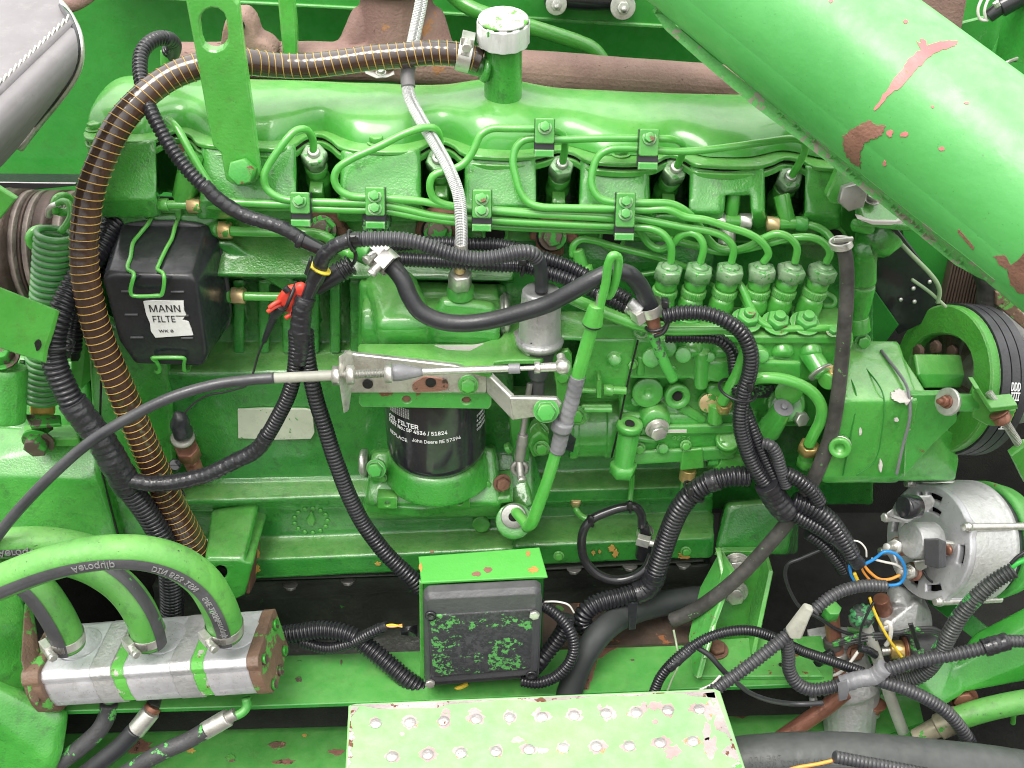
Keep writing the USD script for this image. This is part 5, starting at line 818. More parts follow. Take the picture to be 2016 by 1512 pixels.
# ---------------------------------------------------------------- dipstick
t = thing('dipstick', 'long slanting green dipstick tube with a looped handle and grey tape wrap', 'dipstick')
part(t, 'handle', tube([(1180, 612, -.135), (1184, 590, -.135), (1192, 560, -.136), (1198, 520, -.138), (1206, 503, -.138), (1216, 506, -.136), (1217, 525, -.132), (1208, 565, -.128), (1198, 582, -.126), (1190, 578, -.128), (1190, 560, -.13)], 9, 14, 3), 'green_pipe')
part(t, 'stem', rodpx((1178, 605, -.135), (1182, 578, -.134), 7), 'dull_steel'); part(t, 'cap', cat(rodpx((1166, 638, -.135), (1174, 600, -.134), 21, 15)), 'green_part'); part(t, 'seal', rodpx((1164, 641, -.135), (1166, 635, -.135), 20), 'black_rubber')
part(t, 'upper_tube', tube([(1166, 640, -.135, 13), (1152, 690, -.136, 14), (1136, 745, -.137, 14)], 14, 16), 'green_pipe')
part(t, 'tape', cat(taped([(1138, 740, -.137), (1122, 800, -.138), (1108, 845, -.139), (1096, 888, -.14)], 15, 2), tube([(1110, 828, -.139), (1104, 846, -.139)], 21, 16)), 'grey_tape', 'wrinkled grey tape wrap')
part(t, 'lower_tube', tube([(1096, 885, -.14, 12), (1078, 945, -.138, 12), (1058, 1000, -.134, 12.5), (1046, 1030, -.128, 12.5), (1036, 1038, -.12, 11)], 12, 16), 'green_pipe')
part(t, 'bent_end', tube([(1040, 1036, -.124), (1028, 1022, -.112), (1016, 1008, -.10), (1010, 1002, -.08)], 11, 14), 'green_pipe')
t = thing('dipstick_boss', 'round green boss with a steel washer at the foot of the slanting dipstick', 'boss')
part(t, 'boss', cast([mrod((1012, 1026, -.10), (1012, 1018, -.0), 36, 38), hp([(985, 1000, -.06), (1040, 990, -.06), (1000, 940, -.03), (1030, 930, -.03), (1000, 1000, .0)], .006)], edge=.006, it=3, rough=.001), 'green_cast'); p = P(1011, 1016, -.101); part(t, 'washer', lathe(p, (0, -1, .45), [(-.004, 25 * mpp(p)), (.0015, 25 * mpp(p)), (.0025, 23 * mpp(p)), (.0026, 10 * mpp(p))], 28, caps=False), 'zinc'); part(t, 'grommet', lathe(p, (0, -1, .45), [(-.001, .0065), (.001, .0065)], 16), 'dark_void')
# ---------------------------------------------------------------- injection pump
t = thing('injection_pump', 'green six outlet diesel injection pump with plugs, bosses and a vertical filter cup', 'injection pump'); ip = t
part(ip, 'body', cast([hp([(1240, 668, -.085), (1655, 672, -.085), (1240, 735, -.085), (1655, 740, -.085), (1240, 668, .0), (1655, 740, .0)], .005), hp([(1222, 735, -.062), (1600, 740, -.062), (1230, 830, -.066), (1600, 830, -.066), (1222, 735, .0), (1600, 830, .0)], .005), hp([(1230, 822, -.078), (1480, 815, -.075), (1240, 852, -.082), (1480, 845, -.08), (1240, 900, -.075), (1470, 890, -.07), (1240, 830, .0), (1480, 900, .0)], .006),
  mrod((1262, 672, -.085), (1265, 640, -.06), 22),
  mrod((1382, 690, -.092), (1380, 762, -.092), 16, 13), hp([(1400, 712, -.09), (1460, 716, -.09), (1400, 740, -.092), (1460, 744, -.092)], .006), hp([(1400, 762, -.08), (1450, 762, -.08), (1400, 778, -.082), (1450, 776, -.082)], .005),
  hp([(1486, 712, -.1), (1570, 716, -.1), (1486, 738, -.1), (1570, 742, -.1), (1486, 712, -.05), (1570, 740, -.05)], .003), hp([(1300, 795, -.066), (1420, 805, -.062), (1370, 825, -.074), (1330, 785, -.062)], .01), mrod((1548, 790, -.05), (1548, 796, -.085), 40, 36)],
  edge=.0055, it=5, rough=.0008), 'green_pump')
part(ip, 'lower_rail', cast([hp([(1226, 842, -.09), (1440, 838, -.088), (1440, 846, -.088), (1226, 852, -.09), (1226, 842, -.05), (1440, 846, -.05)], .003), hp([(1236, 892, -.088), (1440, 882, -.086), (1440, 898, -.086), (1236, 910, -.088), (1236, 892, -.05), (1440, 890, -.05)], .003), mrod((1303, 880, -.07), (1303, 882, -.092), 11)], edge=.005, it=3), 'green_pump')
zt = P(1450, 660, -.092)[2]; Q = lambda a, b: PZ(a, b, zt)
part(ip, 'top_flange', slab([Q(1252, 650), Q(1254, 612), Q(1290, 606), Q(1640, 600), Q(1652, 606), Q(1660, 662), Q(1480, 662)], (0, 0, -.009), bev=.0015, rnd=.003), 'green_pump')
part(ip, 'governor_cover', cast([hp([(1150, 668, -.090), (1248, 672, -.090), (1136, 760, -.092), (1228, 765, -.092), (1150, 668, .0), (1248, 672, .0), (1130, 800, .0), (1225, 800, .0)], .003), hp([(1104, 618, -.06), (1240, 622, -.06), (1104, 664, -.086), (1246, 668, -.09), (1104, 618, .0), (1246, 668, .0)], .003), mrod((1210, 708, -.088), (1210, 707, -.100), 15, 13)], edge=.0055, it=3, rough=.0005), 'green_pump')
part(ip, 'cover_plate', slabpx([(1160, 640), (1240, 640), (1250, 668), (1152, 668)], -.094, .03, bev=.001), 'green_pump')
for x, y in ((1173, 644), (1226, 644)): part(ip, 'bolt', bolt(P(x, y + 4, -.082), (0, -.1, 1), .0085, .010), 'green_pump')
part(ip, 'cam_housing', cast([mrod((1128, 838, -.035), (1222, 836, -.035), 62), mrod((1190, 836, -.035), (1228, 836, -.035), 66), mrod((1120, 838, -.035), (1136, 838, -.035), 66), hp([(1150, 800, -.098), (1200, 800, -.098)], .003)], edge=.006, it=3, rough=.0005), 'green_pump')
for x, y in ((1138, 817), (1110, 740)): part(ip, 'ear_bolt', cat(boltpx(x, y, -.09, 13, (-.3, -1, .3)), rodpx((x + 4, y, -.06), (x, y, -.088), 20)), 'green_part')
part(ip, 'joint', tube([(1256, 670, -.096), (1240, 735, -.098), (1228, 790, -.095), (1216, 850, -.094), (1204, 900, -.08)], 2, 6), 'dark_void')
p = P(1274, 770, -.074); part(ip, 'round_plug', lathe(p, (0, -1, .25), [(0, .0172), (.005, .0172), (.0065, .0160), (.0065, .0080), (.0060, .0078), (.0062, .0045), (.004, .004)], 32), 'green_pump')
p = P(1330, 774, -.076); part(ip, 'socket_plug', lathe(p, (.1, -1, .25), [(0, .0140), (.012, .0140), (.0135, .0128), (.0135, .0080), (.010, .0070), (.006, .0050)], 28), 'green_pump'); part(ip, 'socket_hole', lathe(p + np.array([.001, -.0085, .002]), (.1, -1, .25), [(0, .0055), (.0005, .0055)], 14), 'dark_void')
part(ip, 'silver_bolt', boltpx(1293, 842, -.095, 18, (.15, -1, -.1), h=.010), 'zinc', 'bare worn hex plug')
part(ip, 'filter_cup', cat(rodpx((1240, 838, -.10), (1228, 918, -.10), 22, 20), lathe(P(1240, 836, -.10), P(1240, 836, -.10) - P(1228, 918, -.10), [(-.006, .0145), (.001, .0145), (.003, .0128), (.003, .0080), (.0, .0070)], 28), lathe(P(1228, 912, -.10), P(1228, 918, -.10) - P(1240, 838, -.10), [(0, .0150), (.014, .0150)], 6)), 'green_pump'); part(ip, 'cup_hole', lathe(P(1240, 834, -.101), (.1, -.2, 1), [(0, .0055), (.0004, .0055)], 14), 'dark_void')
part(ip, 'adjuster', cat(rodpx((1136, 768, -.105), (1178, 770, -.105), 5), slabpx([(1174, 748), (1184, 748), (1184, 785), (1174, 785)], -.112, .02), hexa(P(1188, 768, -.105), (1, 0, 0), .0062, .010), rodpx((1200, 768, -.105), (1233, 769, -.105), 8)), 'green_part')
part(ip, 'banjo', cat(rodpx((1392, 792, -.06), (1396, 792, -.085), 21), rodpx((1408, 830, -.09), (1410, 795, -.09), 15)), 'green_part'); part(ip, 'brass_nut', cat(hexa(P(1424, 806, -.096), (0, -.3, 1), .0085, .012)), 'brass'); part(ip, 'washer', lathe(P(1396, 792, -.086), (0, -1, .2), [(0, .011), (.003, .011)], 20), 'worn_brass')
part(ip, 'tall_boss', cat(rodpx((1590, 690, -.085), (1622, 738, -.11), 21, 19)), 'green_pump'); part(ip, 'banjo', rodpx((1626, 752, -.115), (1638, 740, -.105), 19), 'green_part'); part(ip, 'brass_nut', hexa(P(1637, 744, -.108), (.1, -.1, 1), .0090, .012), 'brass'); part(ip, 'washer', lathe(P(1614, 730, -.108), P(1622, 738, -.11) - P(1590, 690, -.085), [(0, .0135), (.003, .0135)], 20), 'zinc')
part(ip, 'shutoff', cat(rodpx((1512, 848, -.09), (1542, 803, -.105), 25, 20)), 'green_pump'); part(ip, 'shutoff_top', lathe(P(1542, 803, -.105), P(1542, 803, -.105) - P(1512, 848, -.09), [(0, .0108), (.001, .0108)], 24), 'grey_tape'); part(ip, 'shutoff_pin', rodpx((1543, 802, -.106), (1545, 799, -.108), 6), 'grey_tape')
part(ip, 'nameplate', slabpx([(1474, 762), (1524, 760), (1528, 782), (1478, 785)], -.072, .003, bev=.0002), 'relay_front'); p = P(1552, 770, -.09); part(ip, 'ring', lathe(p, (0, -1, .2), [(0, .015), (.003, .015), (.003, .007)], 24), 'green_part'); part(ip, 'nut', hexa(P(1572, 820, -.09), (.3, -1, .2), .0085, .01), 'zinc')
part(ip, 'lower_union', cat(rodpx((1590, 900, -.1), (1589, 880, -.106), 17), lathe(P(1590, 900, -.1), (0, 0, -1), [(0, .011), (.012, .011)], 6)), 'green_part'); part(ip, 'brass_nut', hexa(P(1590, 888, -.108), (0, -.2, 1), .0115, .012), 'brass')
part(ip, 'bare_paint', slabpx([(1306, 846), (1352, 846), (1352, 852), (1300, 853)], -.0925, .003, bev=.0001), 'pale_primer')
# feed elbow below the pump
t = thing('feed_elbow', 'green square elbow with a brass ring and pale hexagon union below the injection pump', 'fitting')
part(t, 'elbow', hullv(np.vstack([P(a, b, y) + ICO * .002 for a, b, y in [(1346, 888, -.09), (1380, 884, -.09), (1382, 918, -.09), (1342, 922, -.09), (1346, 888, -.06), (1380, 884, -.06), (1378, 916, -.06), (1344, 918, -.06)]])), 'green_part'); part(t, 'brass_ring', rodpx((1356, 922, -.075), (1352, 944, -.075), 16), 'brass'); part(t, 'stem', rodpx((1352, 944, -.075), (1348, 970, -.072), 10), 'green_part')
part(t, 'union', cat(rodpx((1380, 898, -.075), (1396, 898, -.075), 10)), 'pale_primer'); part(t, 'hexagon', hexa(P(1392, 898, -.075), (1, 0, 0), .013, .012), 'green_worn'); part(t, 'body', cast([mrod((1408, 900, -.075), (1450, 908, -.07), 23, 30), mrod((1430, 880, -.075), (1432, 862, -.09), 22), hp([(1440, 890, -.07), (1500, 930, -.06), (1440, 930, -.06)], .008)], edge=.006, it=3), 'green_part'); part(t, 'port', lathe(P(1432, 866, -.09), (0, -.6, 1), [(-.004, .0135), (.002, .0135), (.003, .011), (.001, .007)], 24), 'green_part')
part(t, 'steel_strip', rodpx((1278, 907, -.05), (1342, 906, -.05), 4), 'zinc')
# ---------------------------------------------------------------- delivery valves: six alike
def make_valve(label, m):
    t = thing('delivery_valve', label, 'delivery valve', matrix=m); Z = (0, 0, 1); o = np.zeros(3)
    part(t, 'base', lathe(o, Z, [(-.012, .0150), (.004, .0150), (.006, .0140)], 28), 'green_worn')
    part(t, 'barrel', lathe(o, Z, [(.004, .0132), (.022, .0132), (.024, .0120), (.030, .0120)], 28), 'green_part')
    fac = 1 + .035 * np.sign(np.sin(np.linspace(0, 2 * np.pi, 145)[:-1] * 36)); part(t, 'knurled_ring', knurl(o + np.array([0, 0, .030]), Z, [(0, .0115), (.001, .0128), (.0075, .0128), (.0085, .0115)], fac, 144), 'green_part', smooth=40)
    part(t, 'neck', lathe(o, Z, [(.037, .0108), (.040, .0100), (.041, .0115), (.052, .0115)], 28), 'green_part')
    part(t, 'hexagon', cat(hexa((0, 0, .051), Z, .0150, .013, .2), lathe((0, 0, .063), Z, [(0, .0090), (.003, .0085), (.004, .006)], 16)), 'hex_bare', 'worn bare hexagon nut'); return t
VL = [((1302, 605), (1319, 522), 'first delivery valve of the pump, beside the curved rubber hose clamp'), ((1357, 605), (1379, 522), 'second delivery valve, between the first and the one with bare flaked barrel'), ((1418, 606), (1440, 522), 'third delivery valve, left of the thin pipe that drops from the pump top'), ((1484, 608), (1502, 521), 'fourth delivery valve, crossed by the thin slanting drain pipe'), ((1531, 605), (1562, 522), 'fifth delivery valve, second from the old rubber hose'), ((1590, 608), (1624, 522), 'sixth delivery valve, next to the upright old rubber hose')]
v0 = None
for i, (a, b, nm) in enumerate(VL):
    y = -.060; p, q = P(*a, y), P(*b, y - .002); d = nrm(q - p); m = frame(q - d * .0665, d, (1, .1 * i, 0))
    if v0 is None: v0 = make_valve(nm, m)
    else: again(v0, m, nm)
for x, y, nm in ((1469, 622, 'hexagon clamp nut at the foot of the fourth delivery valve'), (1528, 628, 'hexagon clamp nut left of the foot of the fifth delivery valve'), (1584, 628, 'hexagon clamp nut left of the foot of the sixth delivery valve')):
    thing('clamp_nut', nm, 'nut', bolt(P(x, y + 10, -.082), (.1, -.35, 1), .0118, .009, stud=True), 'green_worn')
# rubber hoses on the right
t = thing('old_hose', 'cracked grey rubber hose hanging from a spring clamp down past the pump', 'hose')
part(t, 'rubber', tube([(1652, 478, -.1), (1662, 495, -.102), (1667, 530, -.105), (1667, 580, -.11), (1662, 650, -.118), (1656, 720, -.122), (1648, 790, -.125), (1636, 855, -.126), (1616, 912, -.128), (1588, 970, -.13), (1550, 1028, -.132), (1510, 1076, -.134), (1462, 1128, -.136), (1400, 1180, -.136), (1355, 1208, -.134), (1322, 1222, -.132)], 14.5, 18, 3), 'old_rubber')
part(t, 'spring_clamp', cat(*[tor(P(1655 + k, 478 + 3 * k, -.1), (.2, 0, -1), .0098, .0013, 22, 6) for k in range(-1, 3)], rodpx((1640, 474, -.115), (1678, 470, -.11), 5)), 'zinc')
t = thing('worn_stub', 'short hose stub with flaked silver paint hanging below the clamped joint on the pump', 'pipe'); part(t, 'stub', tube([(1284, 655, -.118), (1298, 690, -.12), (1312, 722, -.122), (1326, 748, -.122)], [10.5, 10.5, 10.5, 10.5][0], 14), 'flaked_stub')
band_clamp('steel worm clamp where the sagging fuel hose meets the pump pipe', P(1280, 606, -.111), P(1284, 640, -.11) - P(1262, 565, -.114), .0125, (-1, -.5, .2))
t = thing('pipe_joint', 'grimy joint with black ties under the steel clamp on the pump', 'joint'); part(t, 'joint', cat(rodpx((1282, 612, -.112), (1292, 660, -.116), 15, 12)), 'copper_rust'); part(t, 'tie', cat(tor(P(1292, 640, -.116), (.3, 0, -1), .0105, .0018, 20, 6), tube([(1310, 600, -.12), (1316, 630, -.124), (1306, 655, -.128), (1288, 662, -.126)], 4, 8), slabpx([(1304, 594), (1318, 596), (1317, 610), (1304, 608)], -.125, .01)), 'tie_black'); part(t, 'silver_sleeve', cat(rodpx((1240, 594, -.112), (1262, 612, -.116), 11)), 'cast_alloy')
# brackets at the right end of the head
t = thing('end_bracket', 'green end bracket with one large hex bolt beside the big green tube', 'bracket')
part(t, 'plate', slab3([(1652, 322, -.03), (1720, 300, -.02), (1760, 400, -.03), (1690, 405, -.045), (1636, 402, -.045), (1626, 388, -.044), (1648, 342, -.034)], (0, .012, 0), bev=.0015, rnd=.003), 'green_part'); part(t, 'bolt', bolt(P(1676, 384, -.048), (-.15, -1, .2), .0145, .012, washer=False, rot=.4), 'dull_steel', 'large worn hex bolt')
t = thing('water_outlet', 'green cast thermostat housing with a bare chipped edge under the big tube', 'thermostat housing')
part(t, 'cover', cast([hp([(1690, 400, -.04), (1750, 395, -.03), (1800, 432, -.02), (1700, 436, -.06), (1792, 446, -.05), (1700, 400, .05), (1790, 440, .05)], .005)], edge=.006, it=3, rough=.001), 'green_cast'); part(t, 'chipped_edge', slab3([(1684, 428, -.066), (1720, 436, -.066), (1768, 438, -.06), (1796, 424, -.05), (1796, 430, -.05), (1770, 446, -.06), (1718, 443, -.066)], (0, .01, 0), bev=.0003), 'pale_primer'); part(t, 'bolt', boltpx(1717, 392, -.045, 13, (0, -.35, 1)), 'dull_steel')
part(t, 'neck', cast([hp([(1684, 440, -.055), (1712, 446, -.055), (1712, 452, -.055), (1684, 448, -.05), (1690, 440, .03)], .005), mrod((1735, 455, -.02), (1712, 490, -.03), 50, 36), mrod((1712, 490, -.03), (1680, 500, -.03), 30, 20), mrod((1700, 480, -.025), (1698, 560, -.03), 27, 26), mrod((1698, 560, -.03), (1684, 640, -.03), 26, 20)], edge=.006, it=4, rough=.001), 'green_cast'); part(t, 'foot', cat(rodpx((1686, 625, -.03), (1690, 655, -.035), 24), boltpx(1698, 672, -.04, 12)), 'green_part')
def PD(px, py, depth): return CAM + ray(px, py) * depth / FPX
def decal(poly, surf, lift=.0005, step=6):
    """A thin patch: outline in photo pixels laid on the surface surf(px, py) -> (point, normal)."""
    pg = shapely.Polygon(poly).buffer(0); pg = pg.segmentize(step) if hasattr(pg, 'segmentize') else shapely.segmentize(pg, step); b = np.array(pg.exterior.coords)[:-1]
    x0, y0, x1, y1 = pg.bounds; g = [(x, y) for x in np.arange(x0 + step / 2, x1, step) for y in np.arange(y0 + step / 2, y1, step) if pg.buffer(-step * .3).contains(shapely.Point(x, y))]
    q = np.vstack([b, np.array(g)]) if g else b
    from scipy.spatial import Delaunay
    d = Delaunay(q); f = np.array([s for s in d.simplices if pg.contains(shapely.Point(*q[s].mean(0)))])
    top, bot = [], []
    for a in q:
        p, n = surf(*a); top.append(p + n * lift); bot.append(p - n * .0008)
    k = len(q); nb = len(b); i = np.arange(nb); j = (i + 1) % nb
    return np.vstack([top, bot]), np.vstack([f, f[:, ::-1] + k, quads(np.stack([i, j, j + k, i + k], 1))])
def rough_poly(poly, amp, seed, n=4):
    p = np.array(poly, float); out = []
    r = np.random.default_rng(seed)
    for a, b in zip(p, np.roll(p, -1, 0)):
        for t in np.arange(n) / n: out.append(a + (b - a) * t + r.normal(0, amp, 2))
    return out
def blob(cx, cy, rx, ry, seed, n=14, amp=.28):
    r = np.random.default_rng(seed); return [(cx + rx * math.cos(a) * (1 + r.uniform(-amp, amp)), cy + ry * math.sin(a) * (1 + r.uniform(-amp, amp))) for a in np.linspace(0, 2 * math.pi, n, endpoint=False)]
# ---------------------------------------------------------------- big green tube across the top right corner
TA, TB, TR = PD(1541, 13, .070 / 152 * FPX), PD(1947, 329, .070 / 167 * FPX), .070
tax = nrm(TB - TA); Ta, Tb = TA - tax * .45, TB + tax * .9
def on_tube(px, py):
    d = nrm(ray(px, py)); o = CAM - TA; dp = d - np.dot(d, tax) * tax; op = o - np.dot(o, tax) * tax
    a, b, c = dp @ dp, 2 * dp @ op, op @ op - TR * TR; t = (-b - math.sqrt(max(b * b - 4 * a * c, 0))) / (2 * a); p = CAM + d * t; q = p - TA; return p, nrm(q - np.dot(q, tax) * tax)
t = thing('auger_tube', 'big pale green steel tube crossing the top right corner with red scrapes', 'tube')
part(t, 'tube', lathe(Ta, tax, [(0, TR), (.3, TR), (.6, TR), (np.linalg.norm(Tb - Ta), TR)], 96, caps=False), 'green_tube')
part(t, 'scrape', decal(rough_poly([(1886, 82), (1862, 80), (1832, 88), (1806, 102), (1788, 118), (1776, 138), (1758, 158), (1744, 180), (1720, 216), (1724, 218), (1752, 186), (1776, 170), (1800, 142), (1822, 118), (1850, 100), (1880, 90)], .9, 31, 5), on_tube, step=4), 'pink_primer', 'long curved red scrape')
part(t, 'scrape', decal(rough_poly([(1802, 84), (1815, 86), (1812, 74), (1824, 82), (1826, 96), (1814, 98)], 1, 3, 2), on_tube), 'pink_primer')
part(t, 'rust_patch', decal(rough_poly([(1660, 268), (1676, 256), (1694, 246), (1712, 238), (1722, 246), (1744, 248), (1738, 266), (1716, 274), (1700, 284), (1692, 304), (1694, 330), (1676, 318), (1662, 296)], 1.6, 5, 8), on_tube, step=4), 'rust_patch', 'rusty bare patch')
for k, (x, y, a, b) in enumerate([(1752, 262, 6, 7), (1780, 265, 9, 5), (1854, 293, 6, 4), (1742, 322, 3, 6), (1783, 43, 4, 4), (1636, 2, 4, 4), (1903, 203, 5, 3), (1836, 210, 3, 3)]): part(t, 'paint_chip', decal(blob(x, y, a, b, k), on_tube, step=3), 'pink_primer')
for k in range(9): part(t, 'paint_chip', decal(blob(1888 + k * 3.4, 455 + k * 4, 2.2, 4, k + 20), on_tube, step=3), 'rust_patch')
part(t, 'rust_patch', decal(rough_poly([(1985, 528), (2016, 500), (2060, 520), (2060, 590), (2010, 578), (1990, 560)], 2, 9), on_tube), 'rust_patch'); part(t, 'rust_patch', decal(rough_poly([(1958, 506), (1976, 500), (1992, 522), (1980, 530)], 1.5, 8), on_tube), 'rust_patch')
dirt = [(1290, 12), (1330, 52), (1400, 112), (1500, 190), (1600, 268), (1700, 345), (1800, 425), (1900, 503), (1960, 552), (1952, 560), (1880, 520), (1780, 438), (1680, 358), (1580, 280), (1480, 205), (1380, 120), (1310, 58), (1285, 20)]
part(t, 'grime_band', decal(dirt, on_tube, .0004, 8), 'tube_grime', 'brownish grime along the lower edge')
# ---------------------------------------------------------------- upper right background
t = thing('rusty_post', 'rusty flat post behind the big green tube at the top right', 'post'); part(t, 'post', slabpx([(1780, -260), (1950, -260), (1850, 300), (1800, 300)], .1, .02), 'manifold_rust')
t = thing('folded_sheet', 'dark green folded panel in the top right corner behind the tube', 'panel'); part(t, 'panel', slabpx([(1880, 48), (1990, 20), (1948, 118), (1900, 420), (1830, 300)], .12, .004), 'green_sheet'); part(t, 'fold', slab3([(1994, 12, .11), (2080, 0, .02), (2080, 130, .02), (1948, 120, .11)], (0, .004, 0)), 'green_sheet')
t = thing('lamp_plug', 'black plug with two thin white wires in the top right corner', 'connector'); part(t, 'plug', cat(rodpx((1945, 34, .08), (1972, 12, .08), 13, 15), rodpx((1968, 16, .08), (2030, -20, .08), 20)), 'satin_black'); part(t, 'wire', tube([(1948, -20, .08), (1932, 0, .078), (1925, 20, .076), (1930, 38, .076), (1945, 40, .078)], 3, 8), 'white_wire'); part(t, 'wire', tube([(1960, -20, .08), (1944, 2, .078), (1938, 22, .076), (1942, 40, .078)], 3, 8), 'white_wire')
part(t, 'bracket', slabpx([(1955, 8), (1966, 0), (1972, 12), (1962, 18)], .06, .003), 'zinc')
thing('rim_wire', 'pale bent wire in the shade right of the big tube', 'wire', tube([(1965, 132, .08), (1985, 122, .08), (2016, 112, .07), (2050, 108, .06)], 4, 8), 'zinc')
t = thing('fan_shroud', 'black fan shroud with rivets behind the water outlet', 'shroud')
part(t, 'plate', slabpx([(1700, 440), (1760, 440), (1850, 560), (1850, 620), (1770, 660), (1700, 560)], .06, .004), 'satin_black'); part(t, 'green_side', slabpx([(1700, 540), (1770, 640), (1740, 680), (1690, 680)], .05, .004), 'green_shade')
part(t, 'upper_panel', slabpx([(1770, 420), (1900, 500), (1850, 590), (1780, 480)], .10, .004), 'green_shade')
for x, y in ((1762, 485), (1798, 568), (1773, 590), (1800, 594), (1830, 555)): part(t, 'rivet', lathe(P(x, y, .058), (0, -1, .2), [(0, .003), (.0015, .002)], 10), 'zinc')
t = thing('guard_wire', 'bent steel guard wire in front of the black fan shroud', 'wire'); part(t, 'wire', tube([(1750, 455, .02), (1790, 497, .015), (1832, 540, .01), (1846, 560, .01), (1850, 576, .01), (1846, 596, .01)], 4.5, 10), 'green_dull_wire'); part(t, 'wire', tube([(1795, 550, .015), (1830, 575, .012), (1862, 604, .01)], 3.5, 10), 'green_dull_wire')
t = thing('radiator_core', 'brown finned radiator core in the shade under the big tube', 'radiator')
for k in range(15):
    x = 1850 + k * 6; part(t, 'fin', slabpx([(x + 34, 480), (x + 37, 480), (x + 5, 620), (x + 2, 620)], .085 - k * .001, .03, bev=0), 'core_fins')
part(t, 'frame', slabpx([(1870, 460), (1990, 520), (1960, 640), (1840, 640)], .12, .01), 'dark_void'); part(t, 'hose', tube([(1935, 520, .05), (1950, 560, .05), (1948, 610, .05)], 26, 16), 'old_rubber'); part(t, 'flap', slabpx([(1960, 575), (1990, 580), (2030, 640), (2030, 660), (1960, 600)], .03, .004), 'rust_flange')
t = thing('added_side_wall', 'added dark panel closing the bay at the right behind the pulley and alternator', 'panel'); part(t, 'panel', slabpx([(1660, 380), (2400, 380), (2400, 1500), (1380, 1500), (1380, 900), (1660, 900)], .30, .004), 'dark_void')  # closure added in near black for the dark background, blocks bright ground
t = thing('added_bay_floor', 'near black floor pan added under the engine to block bright ground', 'floor', kind='structure'); part(t, 'pan', slab([np.array([-1.2, -.55, -.47]), np.array([1.2, -.55, -.47]), np.array([1.2, .5, -.47]), np.array([-1.2, .5, -.47])], (0, 0, -.01), bev=0), 'dark_void')  # pan added to block the bright ground; its near black stands for shade
# ---------------------------------------------------------------- pump drive housing, pulley, belt adjuster
t = thing('drive_housing', 'boxy green pump drive housing with cracked sealant seams and bare flakes', 'housing')
part(t, 'housing', cast([hp([(1672, 682, -.03), (1760, 682, -.02), (1660, 790, -.115), (1796, 790, -.105), (1615, 930, -.125), (1768, 930, -.11), (1625, 940, -.12), (1760, 940, -.105), (1640, 940, .0), (1760, 930, .0), (1672, 690, .05), (1750, 690, .05)], .006), hp([(1758, 684, -.02), (1816, 776, -.09), (1790, 784, -.1), (1730, 700, -.03), (1800, 800, -.0), (1760, 690, .05)], .004), hp([(1796, 800, -.09), (1870, 860, -.06), (1806, 905, -.08), (1878, 905, -.06), (1770, 938, -.09), (1872, 938, -.065), (1800, 800, .0), (1870, 930, .0)], .005)], edge=.006, it=2, rough=.0008), 'green_pump')
part(t, 'side_plate', slab3([(1794, 778, -.109), (1884, 775, -.085), (1886, 832, -.092), (1836, 876, -.104), (1776, 936, -.118), (1784, 860, -.116)], (0, .008, 0), bev=.0008), 'green_worn')
seam = lambda pts, y0: [(x, y, y0(y)) for x, y in pts]
fy = lambda y: -.0295 - (min(y, 790) - 682) / 108 * .086 - max(y - 790, 0) * .00006 - .004
for pts, r, m in (([(1735, 690), (1750, 710), (1766, 730), (1782, 754), (1790, 780), (1791, 822), (1777, 880), (1765, 934)], 3.2, 'grey_tape'), ([(1676, 690), (1702, 722), (1739, 778), (1736, 850), (1721, 909), (1686, 936)], 1.6, 'green_shade'), ([(1667, 729), (1686, 781), (1676, 850), (1660, 936)], 1.4, 'green_shade')):
    part(t, 'seam', tube(seam(pts, fy), r, 6, 4), m)
def on_house(px, py): return P(px, py, fy(py) + .003), nrm((0, -1, .6))
part(t, 'bare_flake', decal(rough_poly([(1754, 772), (1772, 764), (1786, 770), (1794, 786), (1786, 796), (1770, 792), (1756, 788)], 2, 4), on_house, .002), 'pale_primer')
for k, (x, y, a, b) in enumerate([(1704, 718, 3, 10), (1716, 732, 5, 10), (1764, 826, 4, 4), (1693, 850, 3, 7), (1674, 742, 3, 9), (1682, 684, 8, 3), (1733, 916, 3, 12)]): part(t, 'bare_flake', decal(blob(x, y, a, b, k + 40), on_house, .002, 3), 'pale_primer')
p = P(1654, 880, -.137); part(t, 'socket_plug', lathe(p, (-.4, -1, .3), [(-.012, .0100), (-.002, .0100), (0, .0115), (.004, .0115), (.0055, .0105), (.0055, .0058), (.001, .0055)], 28), 'green_part'); part(t, 'thread_ring', lathe(p, (-.4, -1, .3), [(-.006, .0112), (-.001, .0112)], 24), 'zinc')
def facing(p, k, lat):
    V = nrm(CAM - p); L = nrm(np.asarray(lat, float) - np.dot(lat, V) * V); return k * V + math.sqrt(1 - k * k) * L
pc_ = P(1848, 745, -.005); sR = 150 * mpp(pc_) * .97; pn = facing(pc_, .62, (-1, 0, .05))
t = thing('belt_pulley', 'large green belt pulley with a rusty recessed hub carrying black belts', 'pulley')
ann = [pc_ + sR * (math.cos(a) * nrm(np.cross(pn, [0, 0, 1])) + math.sin(a) * nrm(np.cross(pn, np.cross(pn, [0, 0, 1])))) for a in np.linspace(0, 2 * math.pi, 64, endpoint=False)]
hole = [pc_ + sR * .64 * (1 + .06 * math.cos(3 * a)) * (math.cos(a) * nrm(np.cross(pn, [0, 0, 1])) + math.sin(a) * nrm(np.cross(pn, np.cross(pn, [0, 0, 1])))) for a in np.linspace(0, 2 * math.pi, 28, endpoint=False)]
part(t, 'face', slab(ann, -pn * .012, [hole], bev=.002), 'pulley_face'); part(t, 'hub', lathe(pc_ - pn * .012, pn, [(-.004, sR * .66), (0, sR * .66)], 40), 'hub_rust')
